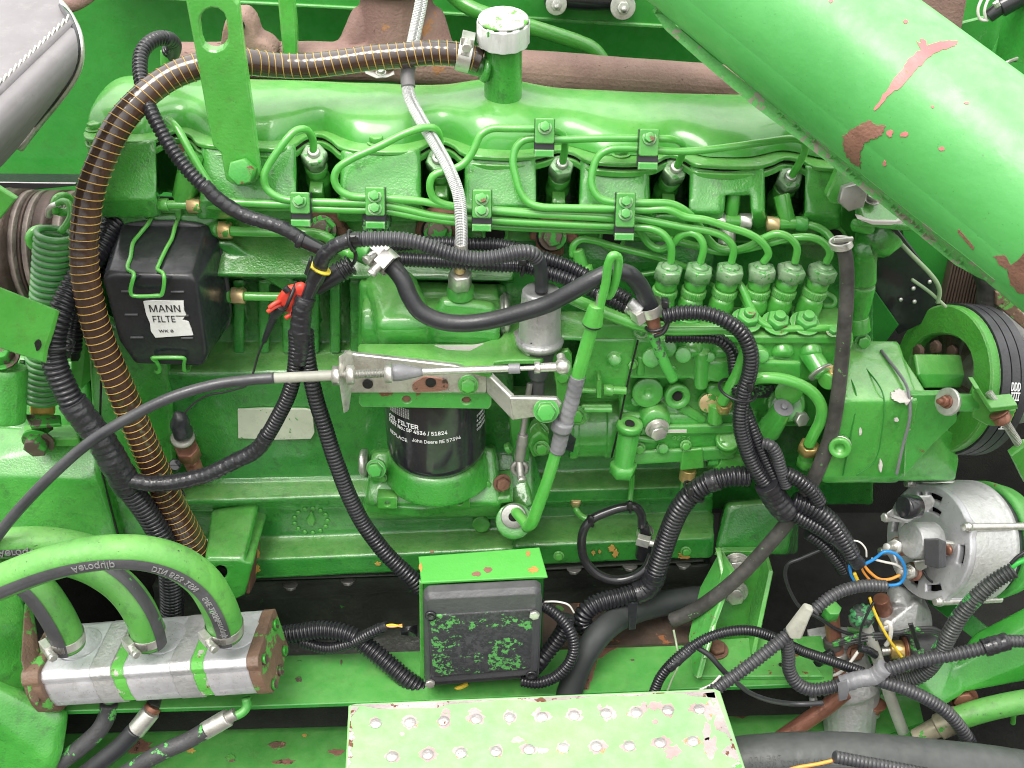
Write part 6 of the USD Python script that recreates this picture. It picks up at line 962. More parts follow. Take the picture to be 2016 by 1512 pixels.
part(t, 'groove_rim', lathe(pc_ - pn * .012, -pn, [(0, sR * .97), (.002, sR * .9), (.0115, sR * .9), (.0122, sR * .96), (.013, sR * .9), (.024, sR * .9), (.0247, sR * .96), (.0254, sR * .9), (.037, sR * .9), (.039, sR * .97)], 64), 'dull_steel')
e1, e2 = nrm(np.cross(pn, [0, 0, 1])), nrm(np.cross(pn, np.cross(pn, [0, 0, 1])))
for k, (x, y) in enumerate([(1812, 692), (1846, 684), (1880, 692), (1908, 730)]): part(t, 'hub_bolt', bolt(P(x, y, .006), pn, .0080, .006, washer=False, rot=k), 'hub_rust')
part(t, 'hub_block', hullv(np.vstack([P(a, b, y) + ICO * .002 for a, b, y in [(1802, 701, -.03), (1896, 702, .0), (1808, 737, -.055), (1898, 738, -.02), (1820, 760, -.055), (1896, 760, -.02), (1800, 705, .02), (1896, 705, .03)]])), 'green_pump', smooth=25)
for tx, a0, sz in (('TEGC', 1.05, .006), ('G59069', -.95, .007)):
    mid = pc_ + sR * .82 * (math.cos(-a0) * -e1 * -1 + 0 * e2) if False else None
    ang = {'TEGC': -1.02, 'G59069': .62}[tx]; d = None
def belt(off, w, label):
    c0 = pc_ - pn * (.012 + off); th = np.linspace(0, 2 * math.pi, 73); c = c0 + sR * .985 * (np.cos(th)[:, None] * e1 + np.sin(th)[:, None] * e2)
    prof = [(-w / 2, .0), (w / 2, .0), (w * .36, -.009), (-w * .36, -.009)]; v = []
    for k in range(72):
        rd = nrm(c[k] - c0); v += [c[k] + rd * (.004 + b) + pn * a for a, b in prof]
    v = np.array(v); i, j = np.meshgrid(np.arange(72), np.arange(4), indexing='ij'); i2 = (i + 1) % 72; j2 = (j + 1) % 4
    return v, quads(np.stack([i * 4 + j, i * 4 + j2, i2 * 4 + j2, i2 * 4 + j], -1).reshape(-1, 4))
for k, (off, lab) in enumerate([(.006, 'black drive belt on the green pulley, nearest the painted face'), (.0185, 'black drive belt in the middle groove of the green pulley, printed white and yellow'), (.031, 'black drive belt in the groove of the green pulley farthest from its painted face')]):
    tb = thing('drive_belt', lab, 'belt'); part(tb, 'belt', belt(off, .0108, lab), 'belt', smooth=25)
    if k == 1:
        for mtxt, aa, mm in (('DDD', .02, 'print_white'), ('IIII', .10, 'print_white'), ('YMC', .22, 'print_yellow'), ('II', .32, 'print_white')):
            best = None
            for th in np.linspace(0, 2 * math.pi, 360):
                q = pc_ - pn * (.012 + off) + (sR * .985 + .0045) * (math.cos(th) * e1 + math.sin(th) * e2); u = (q - CAM); sx = 1008 + FPX * (u @ CR) / (u @ CF); sy = 756 - FPX * (u @ CU) / (u @ CF)
                if sx > 1900 and (best is None or abs(sy - (756 + 260 * aa)) < best[0]): best = (abs(sy - (756 + 260 * aa)), th)
            th = best[1]; rd = math.cos(th) * e1 + math.sin(th) * e2; tg = nrm(-math.sin(th) * e1 + math.cos(th) * e2); tg = -tg if tg[2] > 0 else tg
            q = pc_ - pn * (.012 + off) + (sR * .985 + .0043) * rd
            m = meshkit.text_mesh(mtxt, .009, .0004, True); v = np.asarray(m.vertices); v = v - [v[:, 0].mean(), v[:, 1].mean(), 0]; sc = .012 / max(np.ptp(v[:, 0]), 1e-6); part(tb, 'print', (q + v[:, :1] * sc * -pn + v[:, 1:2] * -tg + v[:, 2:] * rd, np.asarray(m.faces)), mm, smooth=0)
t = thing('alloy_disc', 'pale round alloy disc half hidden behind the black belts at the right edge', 'disc'); part(t, 'disc', lathe(P(2010, 720, .06), pn, [(0, .07), (.012, .072), (.018, .062), (.03, .058), (.032, .03)], 48), 'cast_alloy')
t = thing('belt_adjuster', 'green belt adjuster with a steel washer, spacer tube and long threaded rod at the right', 'adjuster')
a, b = P(1868, 791, -.12), P(1925, 794, -.10); s = mpp(a); ax = nrm(a - b)
part(t, 'washer', lathe(a, ax, [(0, 28 * s), (.003, 28 * s), (.0036, 26 * s)], 32), 'zinc'); part(t, 'nut', cat(lathe(a + ax * .0036, ax, [(0, 14 * s), (.0015, 13 * s)], 20), hexa(a + ax * .005, ax, 11 * s, .006), rod(a + ax * .01, a + ax * .018, 5 * s)), 'copper_rust'); part(t, 'spacer', rod(a, b, 18 * s), 'green_worn')
part(t, 'bent_plate', slabpx([(1918, 768), (1930, 770), (1948, 802), (1960, 812), (2001, 806), (1990, 834), (1966, 840), (1944, 838), (1914, 822)], -.112, .006, bev=.001), 'green_part'); part(t, 'bent_lip', slabpx([(1919, 764), (1928, 764), (1953, 804), (1945, 807)], -.124, .020, bev=.0008), 'green_part'); part(t, 'bent_lip', slabpx([(1945, 803), (2003, 797), (2004, 806), (1950, 812)], -.124, .020, bev=.0008), 'green_part')
part(t, 'threaded_rod', cat(rodpx((1946, 772, -.105), (1966, 800, -.112), 7.5), rodpx((1972, 820, -.118), (2016, 890, -.135), 8.5)), 'zinc_threads'); d = P(2016, 890, -.135) - P(1972, 820, -.118); part(t, 'flange_nut', cat(lathe(P(1966, 812, -.118), d, [(0, .0105), (.002, .0105)], 24), hexa(P(1968, 816, -.119), d, .0095, .010)), 'copper_rust')
part(t, 'end_lug', slab3([(1990, 898, -.14), (2020, 876, -.14), (2060, 880, -.14), (2060, 960, -.14), (2016, 950, -.14)], (0, .01, 0)), 'green_part')
# ---------------------------------------------------------------- alternator
al = thing('alternator', 'silver alternator with vent slots, terminals and a green rear end at the right', 'alternator')
ac = P(1824, 1066, -.10); aR = 114 * mpp(ac); an = facing(ac, .68, (-1, 0, -.03))
A1, A2 = nrm(np.cross(an, [0, 0, 1])), nrm(np.cross(np.cross(an, [0, 0, 1]), an))     # A1 sideways, A2 up
def AP(u, v, w=0.0): return ac + u * aR * A1 + v * aR * A2 + w * an
ring = []
for a in np.linspace(0, 2 * math.pi, 72, endpoint=False):
    r = 1.0
    for lug in (.62, 2.2, 3.75, 5.4): r += .10 * math.exp(-((math.remainder(a - lug, 2 * math.pi)) / .085) ** 2)
    ring.append((r * math.cos(a), r * math.sin(a)))
def aslot(r0, r1, a0, a1):
    th = np.linspace(a0, a1, 8); return [AP(r1 * math.cos(x), r1 * math.sin(x)) for x in th] + [AP(r0 * math.cos(x), r0 * math.sin(x)) for x in th[::-1]]
holes = [aslot(.74, .85, a0, a0 + .42) for a0 in (-.5, -1.2, -1.9, -2.6, 2.5, .95)] + [aslot(.52, .62, a0, a0 + .5) for a0 in (1.0, -.6)] + [[AP(.82 * math.cos(a) + .045 * math.cos(b), .82 * math.sin(a) + .045 * math.sin(b)) for b in np.linspace(0, 6.28, 10, endpoint=False)] for a in (.25, .05, .75, -1.72, -.9)]
part(al, 'end_plate', slab([AP(a, b) for a, b in ring], -an * .008, holes, bev=.0015), 'aluminium')
part(al, 'inner_dark', lathe(ac - an * .02, an, [(0, aR * .95), (.004, aR * .95)], 40), 'dark_void')
part(al, 'rear_body', lathe(ac - an * .008, -an, [(0, aR * .99), (.004, aR * 1.0), (.05, aR * 1.02), (.053, aR * 1.06), (.060, aR * 1.06), (.061, aR * .96)], 64, caps=False), 'green_over_alloy')
part(al, 'laminations', lathe(ac - an * .069, -an, [(0, aR * .97), (.012, aR * .97)], 64), 'grey_black'); 
part(al, 'front_body', lathe(ac - an * .081, -an, [(0, aR * .98), (.001, aR * 1.05), (.008, aR * 1.05), (.03, aR * .98), (.05, aR * .7)], 64), 'green_worn')
for lug in (.62, 2.2, 3.75, 5.4):
    u, v = math.cos(lug) * 1.04, math.sin(lug) * 1.04; part(al, 'through_bolt', cat(rod(AP(u, v, .010), AP(u, v, -.09), .0045), hexa(AP(u, v, .001), an, .006, .005)), 'zinc')
    part(al, 'bolt_rib', hullv(np.vstack([AP(u * q, v * q, w) + ICO * .005 for q in (.9, .96) for w in (-.012, -.06)])), 'aluminium', smooth=30)
ca = P(1792, 1064, -.135); s = mpp(ca); part(al, 'cap', lathe(ca, -an, [(0, 32 * s), (.0015, 36 * s), (.032, 36 * s)], 40), 'cast_alloy', 'round grey slip ring cap')
part(al, 'brush_holder', hullv(np.vstack([P(a, b, y) + ICO * .0015 for a, b, y in [(1822, 1063, -.158), (1846, 1062, -.164), (1860, 1068, -.155), (1823, 1110, -.158), (1846, 1117, -.164), (1860, 1114, -.155), (1822, 1063, -.12), (1860, 1110, -.12)]])), 'grey_black', 'black brush holder block', smooth=20)
part(al, 'clip', slabpx([(1800, 1106), (1822, 1102), (1826, 1118), (1812, 1126), (1804, 1122)], -.135, .006), 'zinc'); part(al, 'lead', tube([(1818, 1124, -.13), (1826, 1138, -.135), (1838, 1146, -.135), (1848, 1140, -.132), (1846, 1122, -.13)], 2.6, 8), 'black_wire')
part(al, 'tab', slabpx([(1858, 1068), (1880, 1070), (1880, 1098), (1860, 1096)], -.134, .004), 'zinc'); part(al, 'screw', lathe(P(1868, 1083, -.136), an, [(0, .0062), (.002, .006), (.0035, .004)], 20), 'copper_rust')
for (x, y, x2, y2) in ((1745, 1077, 1770, 1076), (1770, 1125, 1798, 1125)):
    p, q = P(x, y, -.14), P(x2, y2, -.122); d = nrm(p - q); part(al, 'terminal', cat(rod(q, p, .0045), hexa(q + d * .004, d, .0095, .009)), 'zinc'); part(al, 'copper_washer', lathe(q, d, [(-.002, .0112), (.002, .0112)], 24), 'copper_rust')
p = P(1779, 998, -.145); part(al, 'black_knob', lathe(p, an, [(-.018, 22 * s), (-.004, 24 * s), (0, 22 * s), (.001, 18 * s)], 32), 'satin_black'); part(al, 'strap', slab3([(1742, 1012, -.14), (1756, 1006, -.14), (1760, 1020, -.14), (1788, 1026, -.135), (1806, 1004, -.13), (1800, 978, -.13), (1828, 976, -.125), (1836, 988, -.124), (1832, 1000, -.125), (1806, 1016, -.13), (1786, 1032, -.135), (1760, 1030, -.14), (1744, 1028, -.14)], (.003, .003, 0), rnd=.001), 'cast_alloy', 'pale metal strap round the knob')
for x, y in ((1746, 1019), (1812, 989)): part(al, 'screw', bolt(P(x, y, -.144 if x < 1800 else -.130), an, .0052, .005, washer=False), 'zinc')
# ---------------------------------------------------------------- engine mount, frame rail, step
zr = lambda px: -.30 + .012 * (px - 600) / 1000
R3 = lambda px, py: PZ(px, py, zr(px))
t = thing('frame_rail', 'long green frame rail with a rust patch, running under the engine behind the step', 'frame rail')
part(t, 'top_plate', slab([R3(-60, 1300), R3(500, 1292), R3(823, 1281), R3(1190, 1268), R3(1344, 1262), R3(1640, 1250), R3(1640, 1344), R3(1420, 1352), R3(840, 1378), R3(500, 1390), R3(-60, 1405)], (0, 0, -.006), bev=.001), 'green_sheet')
part(t, 'web', slab([R3(-60, 1345) - [0, 0, .007], R3(1640, 1300) - [0, 0, .007], R3(1640, 1300) - [0, 0, .10], R3(-60, 1345) - [0, 0, .10]], (0, .006, 0), bev=0), 'dark_void')  # near black sheet stands for the dark gap below the rail
flat = lambda px, py: (R3(px, py), np.array([0, 0, 1.0]))
part(t, 'rust_patch', decal(rough_poly([(1150, 1300), (1190, 1269), (1232, 1268), (1205, 1282), (1178, 1300), (1168, 1322), (1160, 1356), (1126, 1360), (1140, 1330)], 2.2, 12), flat, .0007), 'rust_patch', 'bare rusty corner of the rail')
for k, (x, y, a, b) in enumerate([(588, 1338, 7, 6), (590, 1302, 4, 2), (672, 1304, 2, 5), (1245, 1300, 4, 2), (1530, 1322, 5, 5), (1440, 1330, 3, 2)]): part(t, 'paint_chip', decal(blob(x, y, a, b, k + 70), flat, .0007, 3), 'dark_bolt')
t = thing('cross_member', 'dim rusty cross member behind the frame rail right of the relay box', 'frame'); part(t, 'plate', slab([PZ(1060, 1190, -.29), PZ(1380, 1180, -.285), PZ(1370, 1264, -.285), PZ(1050, 1276, -.29)], (0, 0, -.006), bev=0), 'grimy_rust')
t = thing('engine_mount', 'green U shaped engine mount standing on the frame rail with two big bolts', 'mount')
part(t, 'web', slab3([(1416, 1092, -.075), (1510, 1090, -.07), (1500, 1130, -.08), (1478, 1290, -.125), (1398, 1290, -.13), (1410, 1200, -.10)], (0, .006, 0)), 'green_part')
part(t, 'left_flange', slab3([(1408, 1090, -.08), (1420, 1090, -.078), (1428, 1122, -.12), (1404, 1240, -.165), (1372, 1336, -.21), (1366, 1330, -.20), (1346, 1250, -.15), (1385, 1160, -.10)], (.006, .002, 0)), 'green_worn'); part(t, 'left_edge', slab3([(1409, 1088, -.082), (1421, 1126, -.122), (1399, 1246, -.168), (1384, 1300, -.19), (1392, 1300, -.19), (1408, 1246, -.168), (1430, 1124, -.122), (1419, 1087, -.082)], (0, .006, 0)), 'green_part')
part(t, 'right_flange', slab3([(1502, 1090, -.07), (1512, 1090, -.07), (1526, 1126, -.11), (1520, 1170, -.125), (1482, 1288, -.165), (1476, 1286, -.14), (1495, 1170, -.09)], (-.005, .002, 0)), 'green_part'); part(t, 'top_plate', slab3([(1408, 1086, -.08), (1514, 1084, -.07), (1535, 1076, -.05), (1420, 1076, -.06)], (0, 0, -.006)), 'green_part')
part(t, 'foot', slab([R3(1400, 1266) + [0, 0, .006], R3(1560, 1256) + [0, 0, .006], R3(1620, 1338) + [0, 0, .006], R3(1372, 1338) + [0, 0, .006]], (0, 0, -.005), bev=.0008), 'green_worn')
for x, y in ((1450, 1110), (1446, 1164)): part(t, 'bolt', boltpx(x, y, -.085 if y < 1130 else -.10, 20, (-.1, -1, .2), h=.012), 'zinc')
part(t, 'rusty_bolt', bolt(R3(1409, 1288) + [0, 0, .008], (0, -.1, 1), .0105, .006), 'rust'); part(t, 'drill_hole', lathe(R3(1536, 1316) + [0, 0, .0065], (0, 0, 1), [(0, .003), (.0004, .003)], 10), 'dark_void')
zs = -.205; S3 = lambda px, py, dz=0.0: PZ(px, py, zs + dz)
t = thing('step_plate', 'pale green step plate with two rows of worn round studs at the bottom edge', 'step')
part(t, 'tread', slab([S3(686, 1388), S3(700, 1384), S3(1408, 1355), S3(1418, 1360), S3(1470, 1520), S3(1490, 1580), S3(676, 1600)], (0, 0, -.004), bev=.0012), 'step_paint'); part(t, 'side_lip', slab([S3(687, 1388) - [0, 0, .0045], S3(677, 1600) - [0, 0, .0045], S3(677, 1600) - [0, 0, .03], S3(687, 1388) - [0, 0, .03]], (.004, 0, 0), bev=.001), 'worn_edge'); part(t, 'far_lip', slab([S3(687, 1388) - [0, 0, .0045], S3(1416, 1358) - [0, 0, .0045], S3(1416, 1358) - [0, 0, .03], S3(687, 1388) - [0, 0, .03]], (0, -.004, 0), bev=.001), 'worn_edge')
sflat = lambda px, py: (S3(px, py), np.array([0, 0, 1.0]))
def ragged(e0, e1, w, seed):
    r = np.random.default_rng(seed); n = 60; e0, e1 = np.array(e0), np.array(e1); pts = [e0 + (e1 - e0) * t_ for t_ in np.linspace(0, 1, n)]; q = meshkit.fbm(np.c_[np.linspace(0, 9, n), np.full(n, seed), np.zeros(n)], 4, seed); d = np.array(w)
    return [tuple(p) for p in pts] + [tuple(p + d * max(.12, (k - .28) * 2.2)) for p, k in zip(pts[::-1], q[::-1])]
part(t, 'worn_edge', decal(ragged((692, 1388.5), (1406, 1360), (2, 13), 3), sflat, .0006), 'worn_edge', 'flaking bare strip along the far edge'); part(t, 'worn_edge', decal(ragged((691, 1392), (683, 1512), (14, 0), 5), sflat, .0006), 'worn_edge')
part(t, 'worn_edge', decal(ragged((1407, 1363), (1462, 1513), (-30, 4), 8), sflat, .0006), 'worn_edge')
r1 = [(740, 1425), (807, 1423), (873, 1420), (938, 1416), (1003, 1413), (1067, 1412), (1130, 1409), (1193, 1405), (1253, 1403), (1315, 1399), (1377, 1397)]; r2 = [(772, 1490), (842, 1486), (908, 1483), (976, 1480), (1042, 1476), (1109, 1473), (1174, 1470), (1239, 1469), (1300, 1463), (1364, 1460)]
for k, (x, y) in enumerate(r1 + r2):
    p = S3(x, y); part(t, 'stud_wear', decal(blob(x + (k * 7) % 5 - 2, y + (k * 5) % 5 - 1, 13 + (k * 11) % 7, 10 + (k * 7) % 5, k + 400, 20, .30), sflat, .00035, 4), 'worn_chip'); part(t, 'stud', lathe(p, (0, 0, 1), [(0, .0062), (.0012, .0060), (.0024, .0048), (.003, .0025), (.0031, .0005)], 18), 'bare_studs')
for k, (x, y, a, b) in enumerate([(1292, 1390, 16, 8), (1268, 1392, 6, 10), (1290, 1422, 6, 5), (1324, 1480, 14, 14), (1398, 1470, 14, 20), (1392, 1440, 8, 18), (1252, 1408, 7, 7), (1066, 1478, 12, 6), (1020, 1458, 14, 6), (936, 1400, 12, 6), (880, 1400, 7, 6), (1208, 1408, 5, 9), (1060, 1400, 5, 7), (792, 1445, 5, 4), (1180, 1393, 4, 6), (1395, 1400, 10, 20), (1414, 1420, 8, 26)]): part(t, 'paint_chip', decal(blob(x, y, a, b, k + 90, 18, .4), sflat, .0005, 4), 'worn_chip')
# ---------------------------------------------------------------- relay box
t = thing('relay_box_cover', 'light green folded cover plate above the black relay box', 'cover')
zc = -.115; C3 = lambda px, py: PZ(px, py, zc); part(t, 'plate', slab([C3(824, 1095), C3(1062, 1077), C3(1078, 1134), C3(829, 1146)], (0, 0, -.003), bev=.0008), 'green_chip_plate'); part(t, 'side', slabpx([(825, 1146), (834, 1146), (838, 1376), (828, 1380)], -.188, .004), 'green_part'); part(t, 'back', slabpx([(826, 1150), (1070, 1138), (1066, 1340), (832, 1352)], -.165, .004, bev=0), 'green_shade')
cflat = lambda px, py: (C3(px, py), np.array([0, 0, 1.0]))
for k, (x, y, a, b, m) in enumerate([(960, 1122, 8, 6, 'rust_patch'), (938, 1130, 8, 5, 'rust_patch'), (1050, 1122, 10, 6, 'ochre_patch'), (1040, 1090, 4, 6, 'ochre_patch'), (828, 1116, 3, 9, 'ochre_patch'), (850, 1086, 4, 2, 'rust_patch')]): part(t, 'paint_chip', decal(blob(x, y, a, b, k + 120), cflat, .0004, 3), m)
t = thing('relay_box', 'black plastic relay box with green overspray on its lid and corner screws', 'relay box'); yb_ = -.225
part(t, 'body', cast([hp([(838, 1188, yb_ + .012), (1062, 1176, yb_ + .012), (842, 1345, yb_ + .012), (1056, 1328, yb_ + .012), (840, 1170, -.172), (1058, 1158, -.172), (842, 1330, -.172), (1050, 1316, -.172)], .003)], edge=.01, it=1), 'grey_black')
part(t, 'lid', slabpx([(832, 1182), (842, 1174), (1056, 1163), (1066, 1170), (1058, 1326), (1050, 1334), (846, 1350), (838, 1344)], yb_, .016, bev=.005, rnd=.004), 'grey_black'); part(t, 'lid_panel', slabpx([(846, 1212), (1050, 1200), (1044, 1318), (852, 1334)], yb_ - .0012, .004, bev=.0012, rnd=.002), 'relay_front', 'lid face with worn green overspray')
for x, y, w in ((848, 1213, 0), (1052, 1209, 1), (847, 1344, 1), (1046, 1330, 0)):
    p = P(x, y, yb_ - .002); part(t, 'screw', bolt(p, (0, -1, .1), .0058, .004, washer=False) if w else lathe(p, (0, -1, .1), [(-.002, .0062), (.001, .0062), (.001, .0036), (-.001, .0034)], 18), 'zinc' if w else 'satin_black')
for k, x in enumerate((880, 925, 968, 1010, 1042)): part(t, 'boot', cat(rodpx((x, 1166 - k * 1.5, -.20), (x, 1150 - k * 1.5, -.195), 12, 8)), 'satin_black')
part(t, 'plug', cat(hullv(np.vstack([P(a, b, y) for a, b, y in [(788, 1236, -.17), (822, 1230, -.17), (822, 1254, -.17), (790, 1250, -.17), (788, 1236, -.15), (822, 1254, -.15)]]))), 'satin_black')
# ---------------------------------------------------------------- triple hydraulic gear pump, lower left
hA, hB = P(80, 1325, -.240), P(483, 1298, -.248); hx = nrm(hB - hA); hL = np.linalg.norm(hB - hA); hb = nrm(np.array([.36, 1, 0]) - np.dot([.36, 1, 0], hx) * hx); hu = nrm(np.cross(hx, hb))
HS = [(.078, -.064), (.078, -.004), (.070, .0), (.004, .001), (.0, -.0005), (-.0045, -.006), (-.005, -.010), (-.0035, -.014), (-.0055, -.020), (-.006, -.036), (-.003, -.050), (.006, -.060), (.02, -.065)]
def hpos(t_, b, u): return hA + hx * t_ * hL + hb * b + hu * u
def hseg(t0, t1, grow=0.0):
    c = np.array([.035, -.032]); s = [np.array(q) + (np.array(q) - c) / np.linalg.norm(np.array(q) - c) * grow for q in HS]
    return slab([hpos(t1, *q) for q in s], -hx * (t1 - t0) * hL, bev=.0008)
tt = lambda px: (px - 80) / 403
hyd = thing('hydraulic_pump', 'three stage aluminium hydraulic gear pump with green and rusty sections at the lower left', 'hydraulic pump')
part(hyd, 'mounting_flange', hseg(tt(46), tt(80), .006), 'rust_flange', 'rusty green mounting flange')
for a, b, g, m, l in ((80, 178, .0, 'aluminium', None), (178, 219, .0006, 'cast_alloy', None), (219, 244, -.001, 'green_over_steel', 'green section with rubbed paint'), (244, 336, .0, 'aluminium', None), (336, 376, .0006, 'cast_alloy', None), (376, 401, -.001, 'green_over_steel', 'green section with rubbed paint'), (401, 485, .0, 'aluminium', None)): part(hyd, 'pump_section', hseg(tt(a), tt(b), g), m, l)
part(hyd, 'end_cover', hseg(tt(485), tt(508), .001), 'rust_flange', 'rusty end cover')
for b, u in ((.062, -.012), (.062, -.054), (.01, -.012), (.01, -.052), (.036, -.058)): part(hyd, 'cap_screw', lathe(hpos(tt(508), b, u), hx, [(0, .0062), (.003, .0062), (.004, .0055), (.0015, .003)], 18), 'dark_bolt')
for x in (118, 290, 438): part(hyd, 'port_boss', cat(lathe(hpos(tt(x + 14), .040, .0), hu + .1 * hx, [(0, .026), (.003, .024)], 32)), 'aluminium')
for k, (x, s_) in enumerate(((88, 'E 11'), (118, '(3) 7'), (262, 'C-11'), (414, 'C-12'))):
    p = hpos(tt(x), -.0064, -.044); m = meshkit.text_mesh(s_, .0038, .0002); v = np.asarray(m.vertices); part(hyd, 'stamping', (p + v[:, :1] * .8 * hx + v[:, 1:2] * hu * .9 + v[:, 2:] * -hb, np.asarray(m.faces)), 'cast_alloy', smooth=0)
hose_lab = ['left green suction hose of the hydraulic pump, black stripe facing down, disappearing under the arch', 'middle green suction hose of the hydraulic pump, between the other two clamps', 'right green suction hose arching over to the left edge, black stripe with raised lettering']
hp_ = [[(134, 1268, -.225), (126, 1240, -.225), (108, 1205, -.222), (80, 1165, -.215), (40, 1130, -.205), (-20, 1100, -.195), (-80, 1085, -.19)],
       [(294, 1262, -.225), (288, 1235, -.225), (270, 1195, -.22), (238, 1155, -.21), (190, 1122, -.2), (130, 1100, -.19), (60, 1085, -.185), (-40, 1080, -.18)],
       [(444, 1246, -.235), (440, 1220, -.237), (424, 1180, -.24), (396, 1140, -.244), (350, 1108, -.248), (290, 1090, -.252), (220, 1087, -.256), (150, 1096, -.26), (80, 1115, -.264), (10, 1142, -.268), (-60, 1172, -.272)]]
def stripe(path, r, half, roll, grow=.0012):
    """A strip of bare rubber running along a hose."""
    c, rr = path3(path, r, 5); tg, n, b = frames(c); th = np.radians(np.linspace(roll - half, roll + half, 7)); v = (c[:, None] + (rr[:, None, None] + grow) * (np.cos(th)[None, :, None] * n[:, None] + np.sin(th)[None, :, None] * b[:, None])); k = 7
    v2 = c[:, None] + (rr[:, None, None] - .002) * (np.cos(th)[None, :, None] * n[:, None] + np.sin(th)[None, :, None] * b[:, None]); V = np.vstack([v.reshape(-1, 3), v2.reshape(-1, 3)]); i, j = np.meshgrid(np.arange(len(c) - 1), np.arange(k - 1), indexing='ij'); q = np.stack([i * k + j, i * k + j + 1, (i + 1) * k + j + 1, (i + 1) * k + j], -1).reshape(-1, 4)
    return V, quads(q), (c, rr, tg, n, b)
def hose_text(parent, txt, fr, s0, h, roll, mat, flip=False, grow=.0016):
    c, rr, tg, n, b = fr; s = np.r_[0, np.cumsum(np.linalg.norm(np.diff(c, axis=0), axis=1))]; m = meshkit.text_mesh(txt, h, .0008); m = trimesh.Trimesh(np.asarray(m.vertices), m.faces, process=False); v, f = trimesh.remesh.subdivide_to_size(m.vertices, m.faces, .006); u = v[:, 0] * (-1 if flip else 1) + s0; w = v[:, 1] - h / 2; w = -w if flip else w
    I = lambda a: np.stack([np.interp(u, s, a[:, k]) for k in range(3)], 1); R_ = np.interp(u, s, rr); th = math.radians(roll) + w / R_; d = np.cos(th)[:, None] * I(n) + np.sin(th)[:, None] * I(b); part(parent, 'raised_lettering', (I(c) + d * (R_ + grow + v[:, 2] - .0004)[:, None], f), mat, smooth=0)
rolls = [(-6, 27), (66, 22), (12, 21)]
for k in range(3):
    t = thing('suction_hose', hose_lab[k], 'hose'); rad = [33, 33, 35][k]
    part(t, 'rubber', tube(hp_[k], rad, 28, 4), 'green_rubber', smooth=True)
    V, F_, fr = stripe(hp_[k], rad, rolls[k][1], rolls[k][0]); part(t, 'stripe', (V, F_), 'stripe_rubber', 'bare black stripe', smooth=True)
    if k == 2:
        hose_text(t, 'Aeroquip', fr, .225, .0070, rolls[k][0], 'print_grey', True); hose_text(t, 'SAE 100R4', fr, .085, .0055, rolls[k][0], 'print_grey', True); hose_text(t, 'DIN 853 1SN', fr, .15, .0060, rolls[k][0], 'print_grey', True); hose_text(t, 'Aeroquip', fr, .050, .0055, rolls[k][0], 'print_grey', True)
    a = P(*hp_[k][0]); d = nrm(P(*hp_[k][1]) - a); band_clamp(['steel worm clamp on the left suction hose of the hydraulic pump', 'steel worm clamp on the middle suction hose of the hydraulic pump', 'steel worm clamp on the right suction hose of the hydraulic pump'][k], a + d * .011, d, rad * mpp(a) * 1.03, (-.75, -.7, -.1), w=.012)
t = thing('suction_hose', 'green hose with a lettered black stripe at the left edge, behind the arching suction hose', 'hose'); pth = [(240, 1110, -.19), (170, 1082, -.195), (90, 1068, -.2), (0, 1070, -.205), (-80, 1080, -.21)]; part(t, 'rubber', tube(pth, 31, 24, 4), 'green_rubber', smooth=True); V, F_, fr = stripe(pth, 31, 15, -5); part(t, 'stripe', (V, F_), 'stripe_rubber', smooth=True); hose_text(t, 'Aeroquip', fr, .125, .008, -5, 'print_grey', True)
t = thing('drum_housing', 'large rounded green gear housing in the bottom left corner', 'housing'); part(t, 'housing', cast([hp([(-90, 1150, -.10), (22, 1176, -.12), (30, 1240, -.17), (34, 1372, -.21), (-90, 1380, -.24), (-90, 1220, -.2), (10, 1160, -.02), (30, 1380, -.05)], .014), hp([(-90, 1330, -.235), (20, 1390, -.225), (112, 1412, -.235), (98, 1490, -.26), (60, 1600, -.27), (-90, 1620, -.27), (90, 1420, -.1), (-90, 1500, -.05)], .013)], edge=.009, it=5, rough=.003), 'green_cast')
part(t, 'torn_lip', slab3([(46, 1192, -.185), (52, 1186, -.18), (84, 1366, -.25), (72, 1392, -.262), (56, 1380, -.26), (44, 1300, -.235)], (.0, .012, 0)), 'rust_flange')
t = thing('pressure_hose', 'black hydraulic hose with green overspray below the left pump section', 'hose'); part(t, 'rubber', tube([(214, 1384, -.22), (212, 1405, -.225), (196, 1436, -.235), (160, 1470, -.245), (120, 1500, -.255), (80, 1535, -.265)], 17, 18), 'sprayed_hose'); part(t, 'stub', rodpx((216, 1372, -.21), (214, 1392, -.22), 16), 'dark_bolt')
t = thing('pressure_hose', 'black hydraulic hose with a dull steel ferrule below the middle pump section', 'hose'); part(t, 'elbow', rodpx((306, 1378, -.21), (300, 1398, -.225), 15), 'grimy_iron'); part(t, 'copper_ring', rodpx((303, 1390, -.222), (297, 1400, -.226), 16.5), 'copper_rust'); part(t, 'ferrule', rodpx((298, 1400, -.228), (266, 1440, -.24), 19), 'zinc'); part(t, 'rubber', tube([(268, 1436, -.24), (240, 1466, -.248), (205, 1495, -.255), (160, 1530, -.262)], 18, 18), 'black_rubber')
t = thing('pressure_hose', 'black hydraulic hose with a bright ferrule and green elbow below the right pump section', 'hose'); part(t, 'elbow', tube([(484, 1374, -.235), (486, 1390, -.24), (478, 1402, -.245), (458, 1412, -.25)], 9, 14), 'green_worn'); part(t, 'ferrule', cat(rodpx((450, 1412, -.25), (402, 1440, -.256), 18)), 'zinc'); part(t, 'collar', rodpx((464, 1404, -.248), (448, 1414, -.251), 12), 'dull_steel'); part(t, 'rubber', tube([(408, 1436, -.256), (370, 1458, -.262), (330, 1476, -.268), (280, 1502, -.274), (220, 1540, -.28)], 16.5, 18), 'sprayed_hose')
